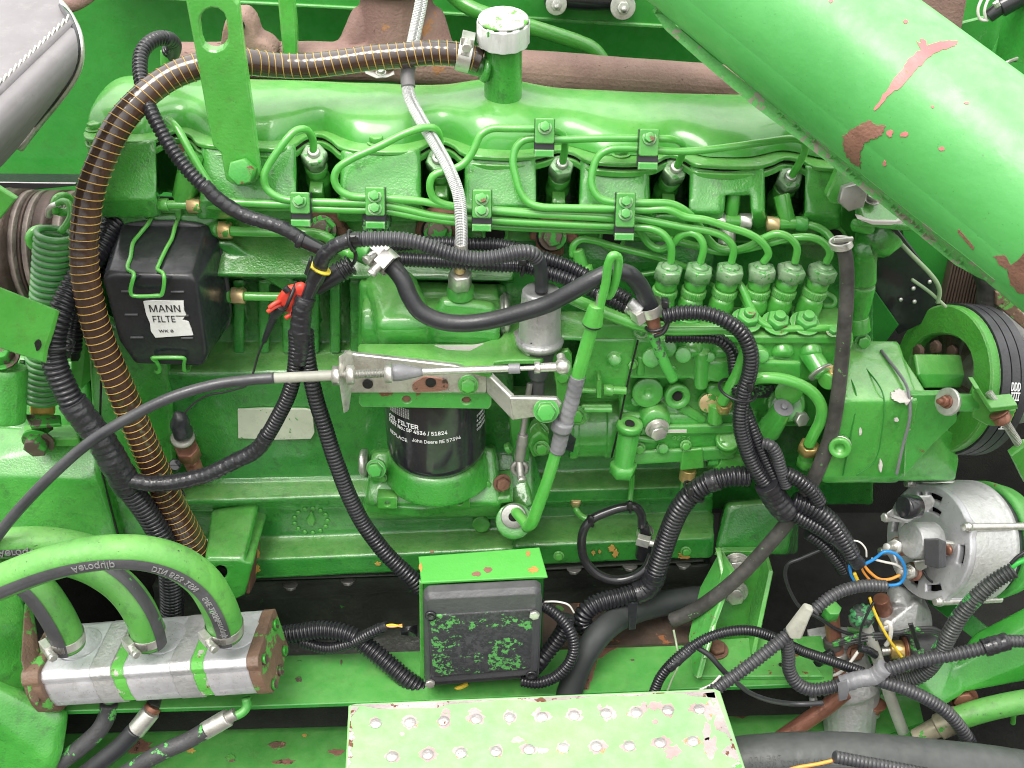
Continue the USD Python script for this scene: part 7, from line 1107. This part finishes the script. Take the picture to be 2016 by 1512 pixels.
# green floor plate below the rail, rusty
FZ = lambda px, py: PZ(px, py, -.425)
t = thing('lower_pan', 'green lower pan with rust spots below the frame rail at the bottom edge', 'pan'); part(t, 'plate', slab([FZ(60, 1400), FZ(700, 1400), FZ(700, 1600), FZ(40, 1600)], (0, 0, -.005), bev=0), 'green_sheet')
fflat = lambda px, py: (FZ(px, py), np.array([0, 0, 1.0]))
for k, (x, y, a, b, m) in enumerate([(275, 1470, 26, 14, 'rust_patch'), (545, 1466, 16, 8, 'rust_flange'), (456, 1492, 10, 8, 'rust_flange'), (375, 1478, 8, 5, 'ochre_patch'), (600, 1448, 4, 3, 'ochre_patch'), (505, 1423, 4, 6, 'dark_bolt'), (538, 1430, 4, 5, 'dark_bolt'), (560, 1500, 20, 5, 'rust_patch'), (660, 1480, 14, 6, 'rust_patch'), (48, 1508, 5, 4, 'ochre_patch')]): part(t, 'rust_spot', decal(blob(x, y, a, b, k + 150, 16, .4), fflat, .0006, 4), m)
t = thing('right_pan', 'green lower pan behind the step at the right with a dark scuffed corner', 'pan'); part(t, 'plate', slab([FZ(1425, 1365), FZ(1800, 1340), FZ(1850, 1560), FZ(1425, 1560)], (0, 0, -.005), bev=0), 'green_sheet'); part(t, 'scuff', decal(blob(1450, 1392, 34, 22, 7, 18, .3), fflat, .0006, 5), 'rust')
# ---------------------------------------------------------------- looms around the relay box and pump
t = thing('pump_loom', 'black corrugated loom leaving the rusty pump end and splitting toward the relay box', 'wiring loom')
part(t, 'conduit', conduit([(520, 1256, -.15), (580, 1247, -.15), (640, 1240, -.152), (690, 1250, -.158), (730, 1278, -.168), (770, 1312, -.18), (805, 1340, -.19), (832, 1358, -.195)], 19, 8), 'black_loom'); part(t, 'conduit', conduit([(590, 1262, -.155), (640, 1276, -.16), (690, 1266, -.165), (730, 1246, -.168), (752, 1236, -.168)], 11.5, 6), 'black_loom'); part(t, 'tape', taped([(748, 1238, -.168), (762, 1232, -.168)], 9, 4), 'black_tape')
for k, c_ in enumerate(('yellow_wire', 'white_wire', 'orange_wire')): part(t, 'wire', tube([(754, 1233 - k, -.168), (772, 1230 + k * 2, -.17), (792, 1234 - k * 2, -.17)], 2.2, 6), c_)
part(t, 'yellow_wire', tube([(824, 1355, -.195), (845, 1366, -.2), (875, 1364, -.2), (905, 1354, -.2), (920, 1346, -.195)], 5, 8), 'yellow_wire')
t = thing('relay_loom', 'black corrugated loom looping out of the right side of the relay box and under it', 'wiring loom'); part(t, 'conduit', conduit([(1062, 1188, -.19), (1082, 1200, -.192), (1106, 1220, -.196), (1124, 1246, -.202), (1130, 1276, -.208), (1120, 1306, -.214), (1094, 1332, -.22), (1060, 1344, -.222), (1025, 1340, -.22)], 11.5, 6), 'black_loom'); part(t, 'wire', tube([(1064, 1186, -.19), (1090, 1184, -.19), (1118, 1190, -.19), (1130, 1206, -.188)], 2, 6), 'white_wire')
t = thing('relay_loom', 'shorter black corrugated loom crossing behind the loop right of the relay box', 'wiring loom'); part(t, 'conduit', conduit([(1118, 1212, -.175), (1110, 1240, -.182), (1088, 1272, -.19), (1066, 1300, -.2), (1052, 1316, -.2)], 16, 8), 'black_loom')
t = thing('coolant_hose', 'dull black smooth hose slanting behind the relay box looms to the dark gap', 'hose'); part(t, 'rubber', tube([(1400, 1176, -.09), (1330, 1184, -.10), (1270, 1196, -.115), (1220, 1216, -.14), (1184, 1244, -.165), (1154, 1284, -.185), (1132, 1330, -.20), (1116, 1380, -.215)], 25, 20), 'satin_rubber'); part(t, 'strap', cat(slabpx([(1236, 1190), (1256, 1188), (1252, 1240), (1238, 1242)], -.165, .004)), 'black_rubber')
t = thing('starter_loom', 'thick black corrugated loom dropping from the injection pump and turning left at a taped elbow', 'wiring loom')
part(t, 'conduit', conduit([(1476, 938, -.125), (1440, 938, -.125), (1400, 948, -.124), (1366, 968, -.122), (1340, 998, -.12), (1320, 1040, -.118), (1304, 1085, -.118), (1290, 1130, -.12)], 21, 8.5), 'black_loom'); part(t, 'tape', taped([(1292, 1122, -.12), (1286, 1142, -.121), (1272, 1160, -.123), (1250, 1168, -.125)], 21, 6), 'black_tape'); part(t, 'conduit', conduit([(1262, 1163, -.124), (1220, 1176, -.13), (1180, 1186, -.136), (1154, 1202, -.142), (1146, 1222, -.146), (1156, 1240, -.148), (1172, 1252, -.148)], 19, 8), 'black_loom'); part(t, 'tie', cat(tor(P(1366, 968, -.122), (.6, 0, .8), .0140, .0016, 22, 6), slabpx([(1352, 966), (1364, 962), (1368, 976), (1356, 980)], -.142, .008)), 'tie_black'); part(t, 'tape', taped([(1392, 950, -.124), (1414, 943, -.125)], 21.5, 8), 'black_tape')
t = thing('loop_hose', 'shiny black rubber hose bent into a round loop below the injection pump', 'hose'); part(t, 'rubber', tube([(1264, 1036, -.085), (1262, 1012, -.086), (1250, 998, -.087), (1226, 999, -.088), (1196, 1008, -.09), (1166, 1022, -.094), (1150, 1042, -.098), (1145, 1072, -.103), (1152, 1104, -.108), (1176, 1130, -.112), (1212, 1142, -.114), (1246, 1136, -.114), (1272, 1118, -.11), (1284, 1092, -.1)], 9, 16, 3), 'black_glossy'); 
for x, y, d in ((1163, 1026, (1, 0, .5)), (1240, 998, (1, 0, .1))): part(t, 'tie', cat(tor(P(x, y, -.0905), d, .0066, .0016, 18, 6), slabpx([(x - 6, y - 6), (x + 5, y - 8), (x + 6, y + 4), (x - 5, y + 6)], -.102, .004)), 'tie_black')
band_clamp('small silver clamp at the end of the round black loop hose', P(1270, 1048, -.085), (.1, -.2, 1), .0095, (-.2, -1, .3), w=.009); t = thing('hose_barb', 'dark fitting below the small silver clamp of the loop hose', 'fitting'); part(t, 'fitting', cat(rodpx((1268, 1092, -.07), (1270, 1056, -.08), 18, 14), rodpx((1271, 1052, -.084), (1266, 1030, -.084), 10)), 'satin_black')
t = thing('brass_union', 'small brass union nut on the block behind the loop hose', 'fitting'); part(t, 'nut', cat(hexa(P(1133, 990, -.03), (0, -.3, 1), .0075, .010), rodpx((1133, 985, -.03), (1134, 972, -.025), 6)), 'worn_brass')
t = thing('pump_side_loom', 'twin black corrugated looms strapped to the thick green pipe at the injection pump', 'wiring loom')
part(t, 'conduit', conduit([(1305, 622, -.125), (1345, 616, -.128), (1390, 618, -.132), (1430, 632, -.136), (1462, 658, -.139), (1478, 695, -.14), (1476, 735, -.138), (1464, 775, -.136), (1458, 820, -.135), (1464, 865, -.134), (1478, 905, -.134), (1502, 945, -.135), (1530, 978, -.136)], 16, 7), 'black_loom')
part(t, 'conduit', conduit([(1310, 662, -.10), (1370, 664, -.104), (1415, 668, -.108), (1440, 690, -.11), (1446, 730, -.112), (1452, 770, -.118), (1470, 815, -.126), (1488, 860, -.13), (1508, 905, -.13), (1528, 950, -.132)], 13, 6.5), 'black_loom')
part(t, 'conduit', conduit([(1500, 872, -.135), (1516, 876, -.138), (1530, 896, -.14), (1538, 925, -.142), (1548, 958, -.142)], 12, 6), 'grey_loom'); part(t, 'conduit', conduit([(1546, 930, -.14), (1572, 944, -.142), (1598, 965, -.143), (1614, 990, -.142)], 15, 7), 'black_loom')
part(t, 'tie', cat(tor(P(1452, 768, -.125), (.2, 0, 1), .0195, .0016, 28, 6), slabpx([(1470, 758), (1482, 756), (1484, 770), (1472, 772)], -.146, .006)), 'tie_black')
t = thing('alternator_loom', 'taped black loom branching down towards the alternator terminals', 'wiring loom')
part(t, 'tape', taped([(1508, 952, -.137), (1530, 985, -.138), (1550, 1010, -.14)], 24, 11), 'black_tape'); part(t, 'conduit', conduit([(1545, 1002, -.14), (1580, 1022, -.143), (1612, 1040, -.146), (1640, 1058, -.148)], 15, 7), 'black_loom')
part(t, 'conduit', conduit([(1560, 985, -.135), (1600, 1000, -.14), (1630, 1022, -.144), (1655, 1055, -.148), (1676, 1092, -.15)], 19, 8), 'black_loom'); part(t, 'conduit', conduit([(1590, 1050, -.135), (1620, 1072, -.138), (1645, 1100, -.14), (1662, 1125, -.14)], 13, 6.5), 'black_loom'); part(t, 'tape', taped([(1640, 1056, -.148), (1664, 1078, -.15), (1690, 1110, -.15)], 14, 12), 'black_tape')
for k, (pts, m, r) in enumerate([([(1700, 1112, -.152), (1722, 1100, -.154), (1742, 1086, -.155), (1762, 1090, -.154), (1778, 1108, -.153), (1782, 1130, -.153), (1772, 1148, -.154), (1750, 1152, -.155), (1738, 1146, -.155)], 'blue_wire', 3.2), ([(1716, 1100, -.152), (1740, 1106, -.152), (1765, 1112, -.15), (1776, 1120, -.148)], 'white_wire', 2.6), ([(1696, 1106, -.152), (1712, 1126, -.153), (1732, 1140, -.154), (1752, 1140, -.153), (1772, 1132, -.15)], 'orange_wire', 3), ([(1690, 1100, -.152), (1700, 1126, -.152), (1718, 1148, -.153)], 'orange_wire', 2.4), ([(1672, 1112, -.15), (1676, 1132, -.151), (1684, 1146, -.152)], 'blue_wire', 3), ([(1682, 1128, -.152), (1690, 1146, -.153)], 'yellow_wire', 3.5), ([(1638, 1058, -.148), (1664, 1064, -.149), (1690, 1066, -.15), (1704, 1080, -.152), (1706, 1096, -.152)], 'white_wire', 1.8)]):
    part(t, 'wire', tube(pts, r, 8, 3), m)
t = thing('thin_lead', 'thin black taped lead making a wide loop in the dark gap left of the alternator', 'wire'); part(t, 'lead', tube([(1640, 1072, -.14), (1610, 1085, -.14), (1575, 1100, -.14), (1552, 1110, -.14), (1546, 1130, -.14), (1556, 1165, -.142), (1578, 1198, -.145), (1610, 1215, -.148), (1650, 1240, -.15), (1700, 1254, -.152), (1760, 1250, -.152), (1830, 1240, -.152)], 3.6, 8, 3), 'black_wire')
t = thing('sprayed_wires', 'green sprayed wires running across the lift pump with a black tie', 'wire')
for k in range(3): part(t, 'wire', tube([(1640, 1270 - 2 * k, -.155), (1690, 1262 - 6 * k, -.158), (1740, 1255 - 4 * k, -.16), (1790, 1240 + 2 * k, -.16), (1830, 1236 + 4 * k, -.158), (1850, 1242 + 4 * k, -.155)], 3.8, 8, 3), 'sprayed_hose')
part(t, 'tie', slabpx([(1788, 1230), (1798, 1228), (1814, 1278), (1806, 1282)], -.168, .002), 'tie_black'); part(t, 'white_tie', tube([(1742, 1228, -.165), (1750, 1224, -.168), (1754, 1240, -.17), (1750, 1262, -.168), (1744, 1270, -.165)], 4.5, 8), 'white_wire')
t = thing('yellow_lead', 'thin yellow wire and black wire crossing in front of the lift pump pipes', 'wire'); part(t, 'yellow_wire', tube([(1712, 1176, -.16), (1720, 1200, -.165), (1734, 1230, -.17), (1750, 1258, -.172), (1776, 1294, -.172)], 2.8, 8), 'yellow_wire'); part(t, 'black_wire', tube([(1720, 1186, -.165), (1706, 1212, -.17), (1696, 1236, -.172), (1692, 1268, -.172)], 2.8, 8), 'black_wire')
t = thing('white_lead', 'pale wire bent in a hook under the black tape blobs near the lift pump', 'wire'); part(t, 'wire', tube([(1690, 1282, -.172), (1672, 1306, -.176), (1650, 1326, -.178), (1622, 1332, -.178), (1602, 1326, -.176), (1598, 1316, -.172)], 3.2, 8), 'white_wire'); part(t, 'tape_blob', taped([(1606, 1316, -.172), (1614, 1300, -.17), (1640, 1284, -.168)], 9, 21), 'black_tape'); part(t, 'tape_blob', taped([(1692, 1276, -.172), (1708, 1280, -.172), (1724, 1290, -.172)], 8, 22), 'black_tape')
# ---------------------------------------------------------------- lift pump group, lower right
t = thing('lift_pump', 'grey cast fuel lift pump with bolted lid between copper pipes at the lower right', 'lift pump')
part(t, 'bowl', cast([mrod((1672, 1340, -.14), (1672, 1470, -.18), 60, 44), mrod((1650, 1290, -.13), (1670, 1360, -.15), 52, 60)], edge=.006, it=3, rough=.001), 'cast_alloy')
for x, y in ((1600, 1372), (1666, 1390), (1640, 1420), (1604, 1330)): part(t, 'rib', cat(rodpx((x, y, -.172), (x + 4, y + 22, -.18), 8)), 'cast_alloy')
part(t, 'plate', slabpx([(1596, 1264), (1640, 1256), (1700, 1262), (1720, 1330), (1600, 1335)], -.135, .02, bev=.002), 'cast_alloy'); part(t, 'copper_bolt', bolt(P(1722, 1384, -.165), (0, -.2, -1), .0105, .010), 'copper_rust'); part(t, 'stud', rodpx((1722, 1392, -.168), (1724, 1410, -.17), 8), 'zinc'); part(t, 'rusty_bolt', boltpx(1684, 1284, -.15, 13, (0, -1, .4)), 'rust')
t = thing('filter_housing', 'pale grey cast housing below the alternator', 'housing'); part(t, 'housing', cast([hp([(1736, 1212, -.12), (1800, 1190, -.12), (1824, 1210, -.11), (1740, 1238, -.14), (1790, 1242, -.14), (1826, 1232, -.12), (1760, 1180, -.08), (1810, 1180, -.08)], .006), mrod((1766, 1196, -.12), (1772, 1166, -.1), 20, 24), hp([(1760, 1172, -.11), (1812, 1168, -.1), (1764, 1186, -.12), (1810, 1184, -.11)], .003)], edge=.006, it=3), 'cast_alloy'); part(t, 'rusty_stub', rodpx((1734, 1178, -.12), (1742, 1206, -.12), 16), 'copper_rust')
t = thing('copper_pipe', 'upright coppery pipe with a green union behind the looms', 'pipe'); part(t, 'pipe', tube([(1636, 1196, -.135), (1640, 1240, -.14), (1648, 1300, -.155), (1654, 1350, -.17)], 15, 16), 'copper_rust'); part(t, 'union', cat(hexa(P(1634, 1212, -.136), (0, -.2, 1), .0105, .018)), 'green_worn'); part(t, 'collar', rodpx((1638, 1258, -.145), (1641, 1276, -.148), 18), 'old_rubber'); part(t, 'collar', rodpx((1646, 1284, -.15), (1648, 1296, -.153), 20), 'dull_steel')
t = thing('copper_pipe', 'slanting coppery pipe running down left in front of the grey lift pump', 'pipe'); part(t, 'pipe', tube([(1664, 1362, -.185), (1630, 1390, -.19), (1590, 1418, -.195), (1540, 1452, -.2), (1500, 1480, -.205)], 16, 16), 'copper_rust')
t = thing('steel_pipe', 'pale steel pipe with a faceted green and black knob, slanting down past the lift pump', 'pipe'); part(t, 'pipe', tube([(1698, 1214, -.15), (1712, 1250, -.155), (1732, 1310, -.165), (1752, 1370, -.175), (1770, 1420, -.185), (1784, 1456, -.19)], 11.5, 16), 'pipe_pale')
fac = 1 + .07 * np.cos(np.linspace(0, 2 * np.pi, 97)[:-1] * 12); pk = P(1694, 1216, -.15); ax = nrm((-.05, -.55, 1)); part(t, 'knob', knurl(pk, ax, [(0, .0118), (.004, .0138), (.016, .0128), (.0185, .009), (.019, .002)], fac, 96), 'knob_green', smooth=40); part(t, 'knob_seat', rod(pk - ax * .012, pk, .0115, .0118), 'dull_steel')
t = thing('brass_union', 'brass union with green hexagon beside the steel pipe of the lift pump', 'fitting'); part(t, 'hexagon', hexa(P(1752, 1280, -.15), (1, 0, .1), .0120, .016), 'brass'); part(t, 'ring', lathe(P(1780, 1276, -.15), (1, 0, .1), [(0, .0145), (.003, .0145)], 20), 'copper_rust'); part(t, 'stem', rodpx((1735, 1282, -.15), (1752, 1280, -.15), 9), 'zinc'); part(t, 'body', cat(rodpx((1784, 1275, -.15), (1850, 1262, -.14), 30)), 'sprayed_hose')
t = thing('support_plate', 'small green support plate behind the steel pipe', 'plate'); part(t, 'plate', slabpx([(1670, 1240), (1718, 1246), (1720, 1308), (1676, 1314)], -.125, .005), 'green_worn'); part(t, 'lower', slabpx([(1704, 1326), (1800, 1320), (1800, 1372), (1712, 1368)], -.12, .005), 'green_part')
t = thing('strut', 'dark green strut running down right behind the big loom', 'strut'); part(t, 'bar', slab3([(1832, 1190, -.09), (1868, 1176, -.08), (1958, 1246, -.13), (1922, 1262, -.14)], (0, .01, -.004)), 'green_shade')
t = thing('corner_beam', 'green box beam with ochre flakes at the lower right, crossed by looms', 'beam')
part(t, 'beam', cast([hp([(1926, 1256, -.15), (2400, 1010, -.08), (1880, 1318, -.18), (2400, 1150, -.12), (1892, 1352, -.19), (2400, 1260, -.14), (1940, 1270, -.05), (2400, 1150, -.0)], .006), hp([(1800, 1312, -.17), (1868, 1302, -.17), (1806, 1362, -.19), (1844, 1376, -.2), (1884, 1352, -.19), (1810, 1320, -.1), (1880, 1320, -.1)], .010)], edge=.008, it=3), 'green_ochre')
t = thing('lower_beam', 'dark green beam with ochre flakes behind the steel hose ferrule at the lower right', 'beam'); part(t, 'beam', slab3([(1700, 1470, -.19), (1860, 1402, -.17), (1900, 1420, -.2), (1780, 1482, -.23), (1700, 1500, -.24)], (0, .01, -.02)), 'green_ochre'); part(t, 'rusty_nut', bolt(P(1896, 1372, -.19), (-.2, -1, .2), .0125, .009), 'copper_rust')
# ---------------------------------------------------------------- looms at the lower right
t = thing('tee_loom', 'grey corrugated looms meeting at a grey taped joint in front of the lift pump', 'wiring loom')
part(t, 'conduit', conduit([(1548, 1256, -.215), (1552, 1290, -.215), (1554, 1320, -.217), (1570, 1346, -.22), (1598, 1358, -.222), (1632, 1354, -.222), (1662, 1346, -.222)], 13.5, 7.5), 'grey_loom'); part(t, 'tape', cat(taped([(1655, 1348, -.222), (1690, 1338, -.222), (1722, 1330, -.222), (1742, 1312, -.221)], 16, 31), slabpx([(1650, 1346), (1668, 1340), (1672, 1360), (1668, 1378), (1652, 1382)], -.24, .002)), 'grey_tape')
part(t, 'conduit', conduit([(1716, 1336, -.222), (1752, 1346, -.224), (1796, 1362, -.228), (1838, 1384, -.232), (1870, 1408, -.236), (1894, 1436, -.24), (1906, 1462, -.242)], 13.5, 7.5), 'grey_loom'); part(t, 'tape', taped([(1902, 1452, -.241), (1912, 1480, -.243), (1914, 1540, -.246)], 15, 32), 'black_tape')
part(t, 'conduit', conduit([(1736, 1322, -.222), (1780, 1308, -.22), (1830, 1296, -.218), (1890, 1286, -.216), (1944, 1274, -.214)], 14, 8), 'grey_loom'); part(t, 'tape', taped([(1936, 1276, -.214), (1962, 1268, -.213), (1984, 1262, -.212)], 17, 33), 'black_tape'); part(t, 'conduit', conduit([(1978, 1262, -.212), (2010, 1262, -.211), (2060, 1264, -.21), (2300, 1290, -.2)], 12.5, 7.5), 'grey_loom')
t = thing('alternator_hose_loom', 'thick loom with green overspray rising right to the alternator, bright green wire at its mouth', 'wiring loom'); part(t, 'conduit', conduit([(1750, 1340, -.212), (1790, 1338, -.212), (1822, 1322, -.212), (1850, 1284, -.21), (1870, 1248, -.208), (1894, 1208, -.204), (1930, 1168, -.2), (1968, 1138, -.196), (1996, 1122, -.194)], 16.5, 6.5), 'green_dusted_loom'); part(t, 'wire', tube([(1984, 1128, -.195), (2000, 1110, -.194), (2030, 1098, -.192)], 5.5, 8), 'green_wire'); part(t, 'wire', tube([(1990, 1110, -.193), (2004, 1096, -.192), (2030, 1080, -.19)], 4, 8), 'black_wire')
t = thing('bridge_loom', 'grey corrugated loom with a pale split sleeve, slanting from the alternator wires to the step', 'wiring loom'); part(t, 'conduit', conduit([(1744, 1154, -.175), (1715, 1153, -.178), (1685, 1156, -.182), (1650, 1166, -.188), (1622, 1184, -.194), (1600, 1204, -.2)], 12.5, 7), 'grey_loom'); part(t, 'sleeve', slab3([(1604, 1202, -.222), (1586, 1194, -.215), (1548, 1244, -.222), (1556, 1262, -.23), (1580, 1258, -.228), (1594, 1222, -.226)], (0, .006, 0), bev=.002, rnd=.003), 'pale_plastic', 'pale worn split sleeve'); part(t, 'conduit', conduit([(1562, 1240, -.212), (1530, 1266, -.22), (1490, 1298, -.23), (1450, 1328, -.24), (1410, 1356, -.25), (1385, 1375, -.255)], 13.5, 7.5), 'grey_loom')
t = thing('arch_loom', 'thin black corrugated loom arching over the mount foot and on behind the lift pump', 'wiring loom'); part(t, 'conduit', conduit([(1284, 1370, -.235), (1300, 1334, -.228), (1326, 1302, -.222), (1358, 1276, -.216), (1396, 1254, -.21), (1436, 1243, -.206), (1480, 1242, -.202), (1530, 1258, -.2), (1580, 1282, -.198), (1640, 1302, -.196), (1700, 1324, -.2)], 10.5, 5.5), 'black_loom'); part(t, 'tape', taped([(1316, 1316, -.226), (1344, 1290, -.22), (1364, 1274, -.215)], 10, 41), 'black_tape'); part(t, 'branch', tube([(1372, 1274, -.214), (1396, 1290, -.22), (1418, 1314, -.226), (1440, 1338, -.23)], 5.5, 10), 'black_wire'); part(t, 'wire', tube([(1310, 1372, -.236), (1322, 1340, -.232), (1336, 1306, -.226), (1332, 1270, -.2), (1326, 1240, -.19)], 2.2, 6), 'green_dull_wire')
t = thing('pale_wire', 'short pale wire end sticking up at the far edge of the step', 'wire', tube([(1378, 1358, -.245), (1400, 1348, -.246), (1418, 1330, -.246)], 2.4, 6), 'white_wire')
t = thing('floor_cable', 'thin black cable lying on the dark pan behind the step', 'cable', tube([(1452, 1346, -.26), (1480, 1366, -.3), (1520, 1380, -.33), (1570, 1386, -.35), (1620, 1384, -.35)], 5, 10), 'black_wire')
t = thing('big_hose', 'very thick black rubber hose with raised lettering along the bottom right edge', 'hose'); bh = [(1380, 1512, -.30), (1450, 1502, -.30), (1540, 1494, -.30), (1640, 1492, -.30), (1740, 1497, -.30), (1850, 1508, -.30), (1960, 1520, -.30), (2080, 1540, -.30), (2350, 1600, -.30)]
c, rr = path3(bh, 50, 4); s = np.r_[0, np.cumsum(np.linalg.norm(np.diff(c, axis=0), axis=1))]; part(t, 'rubber', sweep(c, rr * (1 - .012 * (np.abs((s / .028) % 1 - .5) < .06)), 40), 'big_rubber', smooth=True); V, F_, fr = stripe(bh, 50, 4, 40); hose_text(t, 'DIN 20022 AGRIP', fr, .135, .007, -28, 'big_rubber', True, .0012); hose_text(t, 'SAE 100', fr, .085, .006, -42, 'big_rubber', True, .0012); part(t, 'mould_line', stripe(bh, 50, 1.2, -20, .0006)[:2], 'big_rubber', smooth=True)
t = thing('corner_loom', 'short grey corrugated loom with an orange wire lying on the thick black hose', 'wiring loom'); part(t, 'conduit', conduit([(1642, 1490, -.37), (1680, 1497, -.37), (1730, 1506, -.37), (1790, 1517, -.37), (1860, 1530, -.37)], 12.5, 7), 'grey_loom'); part(t, 'wire', tube([(1644, 1496, -.37), (1610, 1504, -.37), (1570, 1511, -.37), (1540, 1520, -.37)], 3.5, 8), 'orange_wire')
t = thing('green_hose', 'green painted hydraulic hose with a ribbed steel end at the lower right', 'hose'); part(t, 'rubber', tube([(1880, 1416, -.215), (1930, 1400, -.215), (1990, 1386, -.215), (2080, 1372, -.215), (2400, 1330, -.2)], 23, 24), 'green_rubber'); part(t, 'ferrule', cat(rodpx((1846, 1432, -.215), (1892, 1412, -.215), 25), *[tor(P(1852 + 10 * k, 1430 - 4.5 * k, -.215), (1, 0, .35), .0138, .0016, 28, 8) for k in range(4)]), 'ferrule_tan'); part(t, 'stem', rodpx((1800, 1452, -.215), (1848, 1431, -.215), 15, 20), 'ferrule_tan')
t = thing('top_plug', 'small green threaded plug at the right edge below the green hose', 'plug', rodpx((1994, 1424, -.2), (1996, 1400, -.2), 5), 'green_part')
# ---------------------------------------------------------------- further small parts
for x, y, d, r in ((1262, 656, -.094, 9), (1330, 652, -.094, 9), (1400, 654, -.094, 9), (1640, 654, -.094, 9)): part(ip, 'flange_bolt', bolt(P(x, y, d), (0, -.3, 1), r * .0006, .005), 'green_worn')
for x, y, d, r in ((1258, 882, -.092, 9), (1350, 876, -.092, 8), (1420, 872, -.09, 8), (1244, 716, -.092, 8), (1152, 690, -.094, 8), (1140, 745, -.096, 8)): part(ip, 'cover_bolt', bolt(P(x, y, d), (0, -1, .25), r * .0006, .005, rot=x), 'green_part')
for x0, y0, x1, y1, d, r in ((1430, 700, 1470, 702, -.092, 8), (1432, 745, 1470, 748, -.088, 7), (1340, 800, 1385, 826, -.08, 10), (1250, 862, 1290, 866, -.09, 7), (1150, 806, 1205, 806, -.102, 6), (1260, 735, 1262, 700, -.088, 9), (1310, 735, 1330, 720, -.088, 9)): part(ip, 'rib', rodpx((x0, y0, d), (x1, y1, d), r), 'green_pump')
part(ip, 'casting_number', text_on_plane('0236', P(1322, 866, -.0895), (1, 0, 0), (0, -.2, 1), .006, .0006), 'green_pump')
part(ip, 'bare_paint', slabpx(rough_poly([(1600, 612), (1640, 606), (1650, 640), (1630, 655), (1604, 640)], 2, 3), -.0925, .001, bev=0, vec=(0, .0005, -.0005)), 'pale_primer') if False else None
LP = [t_ for t_ in TOP if t_.name == 'lift_pump'][0]
part(LP, 'lid', lathe(P(1660, 1316, -.13), (0, -.5, 1), [(-.004, .030), (.004, .0305), (.008, .027), (.010, .012)], 32), 'cast_alloy')
for k in range(6): part(LP, 'cooling_fin', slabpx([(1604 + k * 9, 1322), (1608 + k * 9, 1322), (1608 + k * 9, 1352), (1604 + k * 9, 1352)], -.168, .012, bev=.0004), 'dull_steel')
for k in range(5):
    a = 3.5 + k * .75; part(LP, 'lid_bolt', bolt(P(1660 + 44 * math.cos(a), 1326 - 26 * math.sin(a), -.150), (0, -.5, 1), .0052, .005), 'zinc')
for x, y in ((752, 940), (960, 952), (1350, 1085), (1100, 1094)): part(blk, 'block_bolt', boltpx(x, y, -.075, 8), 'green_part')
# ochre flakes along the flange and foot
for k, (x, y, a, b, d) in enumerate([(1204, 1080, 6, 5, -.0655), (1212, 1090, 5, 7, -.0655), (1168, 1088, 3, 4, -.0655), (1348, 1097, 9, 3, -.0655), (1340, 1092, 4, 3, -.0655), (1180, 1086, 3, 3, -.0655), (506, 1062, 4, 9, -.052), (505, 1092, 5, 12, -.0745), (744, 1110, 5, 3, -.0795), (505, 1120, 6, 8, -.0795)]):
    part(blk, 'ochre_flake', decal(blob(x, y, a, b, k + 300, 18, .5), (lambda dd: (lambda px, py: (P(px, py, dd), np.array([0, -1.0, 0]))))(d), .0006, 3), 'ochre_patch')

for x, y, d0, d1, r in ((1345, 700, -.08, -.106, 16), (1313, 686, -.08, -.100, 19), (1283, 706, -.08, -.104, 19), (1500, 702, -.08, -.102, 14), (1212, 640, -.06, -.08, 1), (1398, 704, -.08, -.099, 10), (1252, 790, -.06, -.078, 10), (1306, 884, -.08, -.097, 10)):
    if r > 2: part(ip, 'boss', rodpx((x, y - 8, d0), (x, y, d1), r * 1.08, r), 'green_pump')
part(ip, 'plug_boss', lathe(P(1284, 800, -.055), P(1292, 836, -.098) - P(1284, 800, -.055), [(0, .0185), (.028, .0172), (.036, .0160), (.040, .0130)], 32), 'green_pump')
for x in (1308, 1368, 1428, 1490, 1546, 1602): part(ip, 'valve_seat', lathe(P(x - 6, 690, -.088), (0, -.75, -.6), [(-.01, .0125), (.004, .0118), (.007, .0085)], 20), 'green_pump')
finish()
